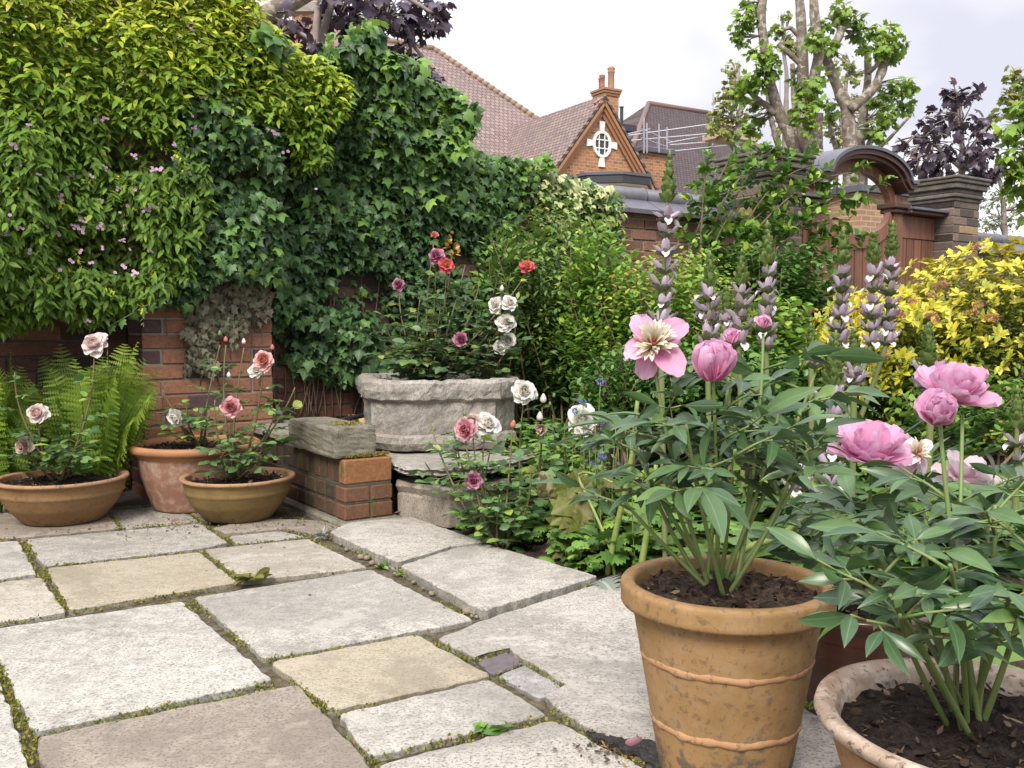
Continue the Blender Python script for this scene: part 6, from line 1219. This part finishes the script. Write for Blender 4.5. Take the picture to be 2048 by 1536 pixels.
pn = peony_plant('peony with broad pink and withered cream flowers in the dark glazed pot', cr3, [(W(1742, 925, 1.93), (.42, .56, .70), .02), (W(1832, 935, 1.98), (.45, .6, .75), .05), (W(1660, 1040, 1.9), (.5, .7, .9), -.05), (W(1700, 1010, 2.1), (.5, .68, .85, .96), -.02), (W(1790, 1040, 1.85), (.55, .75, .95), .03), (W(1650, 1100, 2.08), (.6, .8, .96), -.05), (W(1860, 1030, 2.0), (.6, .8, .96), .06), (W(1730, 1080, 1.84), (.6, .95), 0)], .085)
p = W(1740, 922, 1.92); peony_bloom(pn, p, (-.10, -.30, 1), .082, [(7, 12, 1.05), (7, 36, 1.0), (4, 58, .9)], 40, None, 'broad pink bloom seen from the side', 1.2, None, .065, .2); sepal(pn, p, (0, -.1, 1), .035)
p = W(1832, 908, 1.97); peony_bloom(pn, p, (.25, -.75, .5), .058, [(6, 5, 1.0), (4, 35, .8)], 44, M_PFADE, 'withered cream bloom with curling petals', .75, .5, .085, -.5)
cr2 = np.array([WBc[0] - .02, WBc[1] + .02, wh - .03])
pn = peony_plant('large leafed peony with a pink double bloom in the chalky rimmed bowl', cr2, [(W(1880, 845, 1.42), (.48, .60, .72), -.03), (W(1925, 830, 1.62), (.5, .7), 0), (W(1760, 1140, 1.28), (.62, .82, .98), -.06), (W(1840, 1060, 1.40), (.5, .7, .9), -.02), (W(1990, 1010, 1.40), (.5, .68, .85, .97), .02), (W(2060, 1080, 1.30), (.6, .8, .97), .05), (W(1800, 1230, 1.22), (.8, .98), -.05), (W(2020, 1190, 1.22), (.75, .97), .03), (W(1900, 1130, 1.22), (.7, .95), 0), (W(1970, 1000, 1.52), (.6, .75, .9), .02), (W(1850, 1040, 1.50), (.65, .82, .96), -.02), (W(1740, 1080, 1.45), (.7, .95), -.04), (W(2090, 990, 1.5), (.6, .8, .96), .05), (W(1780, 1190, 1.24), (.6, .78, .97), -.04), (W(1900, 1200, 1.26), (.55, .75, .95), 0), (W(1990, 1220, 1.25), (.6, .8, .97), .02), (W(1840, 1180, 1.3), (.5, .7, .95), -.02)], .074)
p = W(1895, 800, 1.62); peony_bloom(pn, p, (.25, -.35, 1), .070, [(7, 18, 1.05), (7, 44, 1.0), (6, 66, .9)], 24, None, 'taller open pink bloom', 1.15, None, .06, .25); sepal(pn, p, (0, -.1, 1), .03)
p = W(1880, 842, 1.41); peony_bloom(pn, p, (-.30, -.55, .8), .044, [(6, 40, 1.0), (6, 62, 1.0), (5, 80, .9)], 0, None, 'crumpled lower pink bloom', 1.25, None, .07, .4); sepal(pn, p, (0, -.1, 1), .03)
p = W(1925, 962, 1.62); peony_bloom(pn, p, (.1, -.3, 1), .062, [(6, 15, 1.0), (4, 45, .9)], 20, M_PFADE, 'pale pink bloom half hidden in the leaves', 1.0, .3, .07, .1)
# ================================================================== ACANTHUS SPIKES
M_ASTEM = stem_mat('acanthus_stem', (.12, .17, .05), (.15, .15, .06))
q = NT('acanthus_flower'); r_, g_, x, y = q.tint(); c = q.ramp(g_, [(0, (.095, .15, .035)), (.25, (.15, .22, .06)), (.4, (.30, .24, .24)), (.55, (.54, .44, .55)), (.68, (.66, .54, .68)), (.76, (.40, .32, .33)), (.82, (.15, .12, .10)), (.95, (.70, .63, .64))]); M_AFL = q.leaf(q.mix(.25, c, q.ramp(r_, [(0, (.4, .4, .4)), (1, (1.1, 1.1, 1.1))]), 'MULTIPLY'), .45, .2, .4)
def acan_flower(lip, purple, gsc):
    L = Lf()
    L.add([0, 0, 0], [1, 0, .75], [-.7, 0, 1], 1.0, .58, .42, None, purple)                     # hood
    L.add([.02, 0, -.05], [1, 0, .35], [-.3, 0, 1], .66, .55, .3, None, .80)
    if lip: L.add([.28, 0, .18], [1, 0, -.35], [.35, 0, 1], .52, 1.1, -.3, None, .97)
    for s_ in (-1, 0, 1): L.add([-.02, s_ * .05, -.12], [.8, s_ * .55, .75], [-.6, 0, .8], gsc * (.6 if s_ else .72), .9, .2, None, .06 + .14 * R.random())
    return L
a_me = [proto(acan_flower(i in (0, 3), pu, g_).build(T_PETALR, 'flower', M_AFL)) for i, (pu, g_) in enumerate(((.58, .75), (.48, .9), (.66, .8), (.60, .7), (.42, .95), (.70, .85)))]
Lb = Lf(); 
for s_ in (-1, 0, 1): Lb.add([0, s_ * .1, 0], [.75, s_ * .45, 1], [-.8, 0, .7], 1.0 if s_ == 0 else .75, 1.0, -.1 if s_ else .25, None, .18 + .06 * abs(s_))
b_me = proto(Lb.build(T_PETALR, 'bract', M_AFL))
def spike(label, top, low, foot, fl, br, rows=16, openf=.75):
    """flower spike from low to top on a bare stem rising from foot; br = share of the spike that is still green bracts"""
    top, low, foot = map(lambda a: np.asarray(a, float), (top, low, foot)); t = thing('acanthus_spike', label, 'acanthus', foot, 'tall acanthus flower spikes')
    cv = curve(foot, low * .75 + foot * .25 + UPV * .02 + (low - top) * .12, low, 12); sp_ = np.linalg.norm(top - low); ax = nrm(top - low)
    MB().tube(np.concatenate([cv[:-1], [low + (top - low) * k for k in np.linspace(0, 1, 8)]]), np.r_[np.full(11, .0095), np.linspace(.009, .003, 8)], 8).build('stem', M_ASTEM, t, True)
    e1 = nrm(np.cross(ax, [0, 1, .01])); e2 = np.cross(ax, e1)
    nf = max(3, int(rows * (1 - br) * .66)); nb_ = max(4, int(rows * br * 1.25)); fs = [(1 - br) * i / nf for i in range(nf)] + [1 - br + .001 + (br - .01) * i / nb_ for i in range(nb_)]
    for i, f in enumerate(fs):
        p0 = low + (top - low) * f
        for k in range(4 if f > 1 - br else 3 + int(R.random() > .7)):
            a = (i % 2) * math.pi / 4 + k * math.pi / 2 + R.normal(0, .22) + .15; rd = e1 * math.cos(a) + e2 * math.sin(a)
            gr_ = f > 1 - br; sc = fl * (1.05 - .22 * f) if not gr_ else fl * (.80 - .60 * (f - 1 + br) / br)
            o = link('bract' if gr_ else 'flower', b_me if gr_ else a_me[int(R.integers(0, 6))], t); X = Vector(rd); Zx = Vector(ax); Yx = Zx.cross(X); m = Matrix((X, Yx, Zx)).transposed().to_4x4()
            o.matrix_local = Matrix.Translation(Vector(p0 + rd * .006 - OFF[t.name])) @ m @ Matrix.Rotation((.12 if not gr_ else -.22) + R.normal(0, .16), 4, 'Y') @ Matrix.Scale(sc * (.72 + .4 * R.random()), 4)
    return t
def YE(x_): return (SE + .10 + O[0] * U[0] + O[1] * U[1]) / ((x_ - 1024) / F * U[0] + U[1])
def YC(x_, Y): return max(Y, YE(x_))
def ft(x_, y_, Y): p = W(x_, y_, YC(x_, Y)); p[2] = sz(p[0], p[1]); return p
for (lb, tx, ty, lx, ly, Y, fx, fy, rows, br, fl) in (
    ('tallest acanthus spike, standing clear against the red brick wall', 1340, 298, 1322, 650, 3.0, 1335, 900, 17, .30, .060),
    ('acanthus spike with mauve hoods just behind the round peony bud', 1420, 500, 1415, 705, 3.2, 1425, 950, 13, .36, .062),
    ('acanthus spike in the middle of the three behind the peony buds', 1484, 497, 1478, 690, 3.3, 1490, 950, 13, .38, .062),
    ('slender shorter acanthus spike behind two taller ones', 1452, 570, 1455, 700, 3.5, 1460, 940, 9, .4, .055),
    ('tall acanthus spike in front of the dark bush below the gate', 1535, 440, 1532, 700, 3.3, 1545, 960, 15, .33, .060),
    ('acanthus spike in front of the middle of the wooden gate', 1688, 452, 1678, 690, 3.3, 1640, 960, 15, .32, .060),
    ('acanthus spike on a leaning stem, one of the crossed pair', 1748, 460, 1742, 690, 3.2, 1625, 985, 15, .30, .058),
    ('acanthus spike highest of the crossed pair by the gate panel', 1786, 440, 1772, 690, 3.3, 1660, 985, 16, .30, .058),
    ('thick young acanthus spike with many green bracts beside the peony leaves', 1672, 660, 1664, 870, 2.55, 1670, 1080, 11, .55, .066),
    ('narrow young green acanthus spike next to the thick one', 1708, 655, 1708, 770, 2.75, 1705, 1010, 9, .75, .048),
    ('dark green acanthus spike rising behind the pink double peony bloom', 1856, 645, 1862, 800, 2.5, 1850, 1050, 10, .65, .062),
    ('faint small acanthus spike in the shade under the gate', 1622, 645, 1622, 720, 3.2, 1625, 950, 7, .9, .042),
    ('dry looking acanthus spike at the picture edge under the golden shrub', 2035, 770, 2032, 960, 2.6, 2030, 1080, 11, .45, .050),
    ('low acanthus spike flowering among the peony stems', 1665, 870, 1650, 1010, 2.3, 1655, 1110, 8, .1, .058),
    ('bent acanthus spike with open lips in front of the silver leaves', 1590, 900, 1590, 985, 2.6, 1590, 1090, 6, .1, .058)):
    k_ = YC(min(tx, lx, fx), Y) / Y; spike(lb, W(tx, ty, Y * k_), W(lx, ly, Y * k_), ft(fx, fy, Y * k_), fl * k_, br, rows)
# bare thick stalks low in the bed
M_STALK = stem_mat('fleshy_stalk', (.13, .20, .04), (.20, .24, .07))
for lb, pts in (('curved thick green stalk passing behind the tall terracotta pot', [(1440, 1150, 2.2), (1490, 1095, 2.25), (1560, 1075, 2.3), (1625, 1020, 2.35), (1650, 960, 2.4)]), ('upright thick green stalk beside the wilted leaf', [(1215, 1150, 2.45), (1232, 1060, 2.5), (1262, 930, 2.6), (1275, 800, 2.7)]), ('thick green stalk just behind the rim of the tall terracotta pot', [(1283, 1130, 2.35), (1300, 1030, 2.4), (1312, 930, 2.5)]), ('thin bending green stalk behind the wilted leaf', [(1230, 1120, 2.4), (1205, 1060, 2.45), (1178, 1000, 2.5), (1150, 945, 2.55), (1175, 942, 2.55), (1225, 965, 2.5)])):
    P = poly3([W(a, b, YC(a, c) + .02 * i) for i, (a, b, c) in enumerate(pts)], 20); P[0][2] = min(P[0][2], sz(P[0][0], P[0][1])); o = MB().tube(P, np.linspace(.012 if 'thick' in lb else .006, .007 if 'thick' in lb else .004, 20), 8).build('stalk', M_STALK, None, True); props(o, lb, 'stalk')
# ================================================================== LOW PLANTS OF THE BED
M_ACANL = leaf_mat('acanthus_leaf', [(0, (.022, .050, .018)), (.5, (.040, .085, .026)), (1, (.08, .15, .03))], .38, .18, .5, (.10, .17, .06), .05)
def acan_clump(label, c, n, ln, mat, rx=.16, tilt=.6, name='acanthus_clump', tm=T_ACAN, group=None, wd=1.0, curl=-.55):
    t = thing(name, label, 'plant', c, group); L = Lf(); az = R.random(n) * 6.283; el = tilt + R.normal(0, .25, n)
    T = np.stack([np.cos(az) * np.cos(el), np.sin(az) * np.cos(el), np.sin(el)], 1); N2 = np.stack([-np.cos(az) * np.sin(el), -np.sin(az) * np.sin(el), np.cos(el)], 1) + rnd(n, .2)
    L.add(np.asarray(c) + rnd(n, rx) * [1, 1, 0] + UPV * .01, T, N2, ln * (.6 + .6 * R.random(n)), wd, curl, R.random(n)).build(tm, 'foliage', mat, t); return t
k = 0
for x_, y_, Y, n, ln, lb in ((1560, 950, 3.0, 22, .30, 'acanthus leaf clump below the middle spikes'), (1690, 930, 3.0, 26, .34, 'acanthus leaf clump below the leaning spikes'), (1380, 930, 3.3, 18, .26, 'acanthus leaf clump below the tallest spike'), (1850, 1010, 2.6, 22, .32, 'acanthus leaf clump behind the peony in the bowl'), (1990, 1010, 2.7, 22, .32, 'acanthus leaf clump under the golden shrub'), (1480, 1020, 2.95, 14, .22, 'acanthus leaf clump directly behind the potted peony')):
    acan_clump('dark jagged ' + lb, ft(x_, y_, Y), n, ln, M_ACANL, group='acanthus leaf clumps')
acan_clump('dark clump of narrow strap leaves in the shade behind the crossed spikes', ft(1760, 960, 3.3), 70, .42, M_DARKG, .12, .9, 'strap_leaf_clump', T_STRAP, None, .8, -.5)
M_SILV = leaf_mat('silver_leaf', [(0, (.12, .145, .11)), (.5, (.21, .235, .20)), (1, (.34, .35, .33))], .7, .15, .3, (.36, .37, .33), .05, lk=(1, 1, 1))
for x_, y_, Y, n, ln, lb in ((1520, 1100, 2.25, 34, .13, 'silver grey leaved plant right behind the tall terracotta pot'), (1600, 1120, 2.3, 34, .12, 'silver grey leaved plant beside the dark glazed pot'), (1690, 960, 2.5, 22, .16, 'silver grey leaved plant between the two flowering peonies'), (1350, 1080, 2.3, 20, .16, 'upright silver grey leaves behind the peony stems'), (1770, 900, 2.75, 16, .14, 'dry silver leaf plant under the crossed stems'), (2010, 1010, 2.2, 16, .14, 'ragged silver leaved plant at the edge of the bed'), (1200, 860, 3.4, 10, .1, 'pale silvery leaf tuft near the crumpled white rose')):
    acan_clump(lb, ft(x_, y_, Y), n, ln, M_SILV, .07, .5, 'silver_leaved_plant', group='silver leaved plants')
# geranium ground cover
M_GER = leaf_mat('geranium_leaf', [(0, (.035, .08, .02)), (.5, (.065, .145, .035)), (.85, (.11, .21, .05)), (1, (.20, .26, .05))], .5, .25, .4)
def gc_fill(name, label, boxes, tm, mat, ln, hmax):
    L = Lf()
    for (s0, s1, v0, v1, n) in boxes:
        s = s0 + (s1 - s0) * R.random(n); v = v0 + (v1 - v0) * R.random(n); P = np.array([wp(a, b, 0) for a, b in zip(s, v)]); k = pnoise(s, v, 6, 71) + .4 * pnoise(s, v, 17, 72) > -.35; P = P[k]; n = len(P)
        P[:, 2] = bed_h(P[:, 0], P[:, 1]) + .015 + hmax * R.random(n) ** 1.3; L.add(P, rnd(n) * [1, 1, .3], UPV * 1.2 + rnd(n, .35), ln * (.55 + .7 * R.random(n)), 1.0, -.15)
    o = L.build(tm, name, mat); return props(o, label, 'ground cover', kind='stuff')
gc_fill('ground_cover', 'low green geranium like leaves covering the bed behind the pots', [(SE + .03, SE + .55, .65, 3.3, 2300), (SE + .5, SE + 1.3, .3, 3.4, 3200), (SE + 1.0, SE + 3.5, .1, 2.4, 3000)], T_ROUND, M_GER, .062, .13)
# blue flowered plant
bp = ft(1200, 930, 3.35); t = thing('blue_flowered_plant', 'low green plant with round violet blue flower heads beside the white rose', 'flower', bp); L = Lf(); mb = MB()
M_BLUE = petal_mat('blue_flower', (.10, .10, .45), (.22, .24, .66), (.35, .34, .70), .6); Lh = Lf(); d = nrm(rnd(90)); Lh.add(d * .6, d, rnd(90), .45, 1.4, 0, None, R.random(90)); bme = proto(Lh.build(T_OVAL, 'flower_head', M_BLUE))
for x_, y_ in ((1160, 800), (1166, 804), (1201, 764), (1233, 830), (1190, 842), (1203, 846), (1178, 888), (1234, 832), (1186, 927), (1197, 924), (1239, 938), (1218, 969), (1272, 890), (1205, 912), (1278, 905), (1258, 880), (1214, 862), (1150, 822), (1250, 855), (1290, 930), (1170, 905)):
    Y = YE(x_) + .05 + .35 * R.random(); p = W(x_, y_, Y); place('flower_head', bme, t, p, rnd(1)[0] + UPV, .011 + .004 * R.random()); b = ft(x_, 940, Y) + rnd(1, .015)[0] * [1, 1, 0]; cv = curve(b, (b + p) / 2 + rnd(1, .02)[0], p, 8); mb.tube(cv, .0016, 4)
    for q_ in range(14): i = int(R.integers(2, 8)); L.add(cv[i], rnd(1) + UPV * .3, rnd(1, .4) + UPV, .020 + .016 * R.random(), 1.0, -.1)
L.build(T_OVAL, 'foliage', M_GER, t); mb.build('stems', M_STALK, t, True)
# wilted leaf
YW = YE(1140) + .04; wl = thing('wilted_leaf', 'big drooping wilted leaf turning yellow and brown at the bed edge', 'leaf', ft(1180, 1100, YW + .05)); L = Lf(); a, b_ = W(1170, 950, YW + .03), W(1112, 1122, YW - .02)
M_WILT = leaf_mat('wilted', [(0, (.05, .075, .012)), (.4, (.09, .10, .016)), (.7, (.13, .115, .06)), (1, (.17, .155, .12))], .55, .3, .4, (.2, .2, .06), .06, .7)
spn = curve(a, (a + b_) / 2 + [.02, -.05, .02], b_, 9)
for i in range(8):
    d = nrm(spn[i + 1] - spn[i]); wd_ = (.05, .085, .10, .105, .095, .08, .06, .04)[i]
    for sg in (-1, 1):
        for q_ in range(2): L.add(spn[i] + rnd(1, .004)[0], d * (.75 + .3 * R.random()) + np.array([sg * .9, -.1, 0]) + rnd(1, .22)[0], np.array([sg * .25, -1, .25]) + rnd(1, .4)[0], wd_ * (.9 + .5 * R.random()), 1.15, R.normal(-.15, .3), np.clip(.12 + .25 * R.random() + .5 * (R.random() > .72), 0, 1))
for i in range(34): p = W(1092 + 112 * R.random(), 940 + 70 * R.random(), YW + .02 + .1 * R.random()); L.add(p, rnd(1, .6) - UPV * .7, rnd(1, .6) + [0, -.6, 0], .04 + .05 * R.random(), .9, -.8 + 1.2 * R.random(), .45 + .55 * R.random())
L.build(T_IVY, 'blade', M_WILT, wl); MB().tube(poly3([ft(1232, 1100, YW + .1), W(1215, 990, YW + .06), W(1186, 950, YW + .05), a], 14), .006, 7).build('stalk', M_STALK, wl, True); MB().tube(spn, np.linspace(.006, .002, 9), 6).build('midrib', M_STALK, wl, True)
# dry leaves behind the stone block
L = Lf(); n = 150; P = np.array([wp(PR + .1 + R.random() * .75, -.16 + .22 * R.random(), 0) for _ in range(n)]); P[:, 2] = np.maximum(.25, bed_h(P[:, 0], P[:, 1])) + .02 + .05 * R.random(n); L.add(P, rnd(n) * [1, 1, .4], rnd(n, .6) + [0, -.5, .6], .03 + .035 * R.random(n), 1.0, -.6 + .9 * R.random(n))
o = L.build(T_PLANE, 'dry_leaves', leaf_mat('dry_leaf', [(0, (.18, .11, .05)), (.5, (.36, .24, .12)), (1, (.50, .37, .22))], .75, .2, .3)); props(o, 'curled pale brown dead leaves heaped behind the stone block', 'dead leaves', kind='stuff')
# weeds between slabs
def weed(name, label, x_, y_, n, ln, mat, tm=T_OVAL, el0=.5, z=.0):
    p = G(x_, y_, z); t = Lf(); az = R.random(n) * 6.283; el = el0 * R.random(n); t.add(p + rnd(n, .008) * [1, 1, 0] + UPV * .004, np.stack([np.cos(az) * np.cos(el), np.sin(az) * np.cos(el), np.sin(el)], 1), UPV + rnd(n, .35), ln * (.6 + .6 * R.random(n)), .9, -.2, R.random(n))
    o = t.build(tm, name, mat); return props(o, label, 'weed', 'weeds in the paving joints')
M_YEL = leaf_mat('yellow_weed', [(0, (.12, .14, .03)), (.5, (.22, .21, .05)), (1, (.32, .27, .10))], .5, .3, lk=(1, 1, 1))
weed('weed', 'yellowing weed lying at the corner of the cream slab', 508, 1160, 16, .062, M_YEL, T_OVAL, .5, .01); weed('weed', 'grey green thistle like weed at the end of the open joint', 645, 1074, 26, .05, M_SILV, T_STRAP, 1.2); weed('weed', 'small bright green weed in the open joint where the two raised slabs meet', 812, 1148, 12, .035, leaf_mat('green_weed', [(0, (.08, .15, .03)), (1, (.2, .27, .05))], .5, .3), T_OVAL, .9, -.01)
weed('weed', 'tiny dark green weed halfway along the first raised slab in the open joint', 760, 1135, 10, .03, M_GER, T_OVAL, .9, -.01); weed('weed', 'flat pale weed in the joint between white slab and front slab', 975, 1468, 12, .05, M_GER, T_LANCE, .3, .0); weed('weed', 'little green rosette beside the raised slab and dark soil', 930, 1052, 10, .045, M_GER, T_ROUND, .6, .02); weed('weed', 'limp grass weed hanging between the two front pots', 1612, 1420, 10, .06, M_MIDG, T_STRAP, .8, .02)
weed('weed', 'small leafy weed on the soil behind the raised slab', 985, 1045, 9, .045, M_GER, T_ROUND, .8, .03)
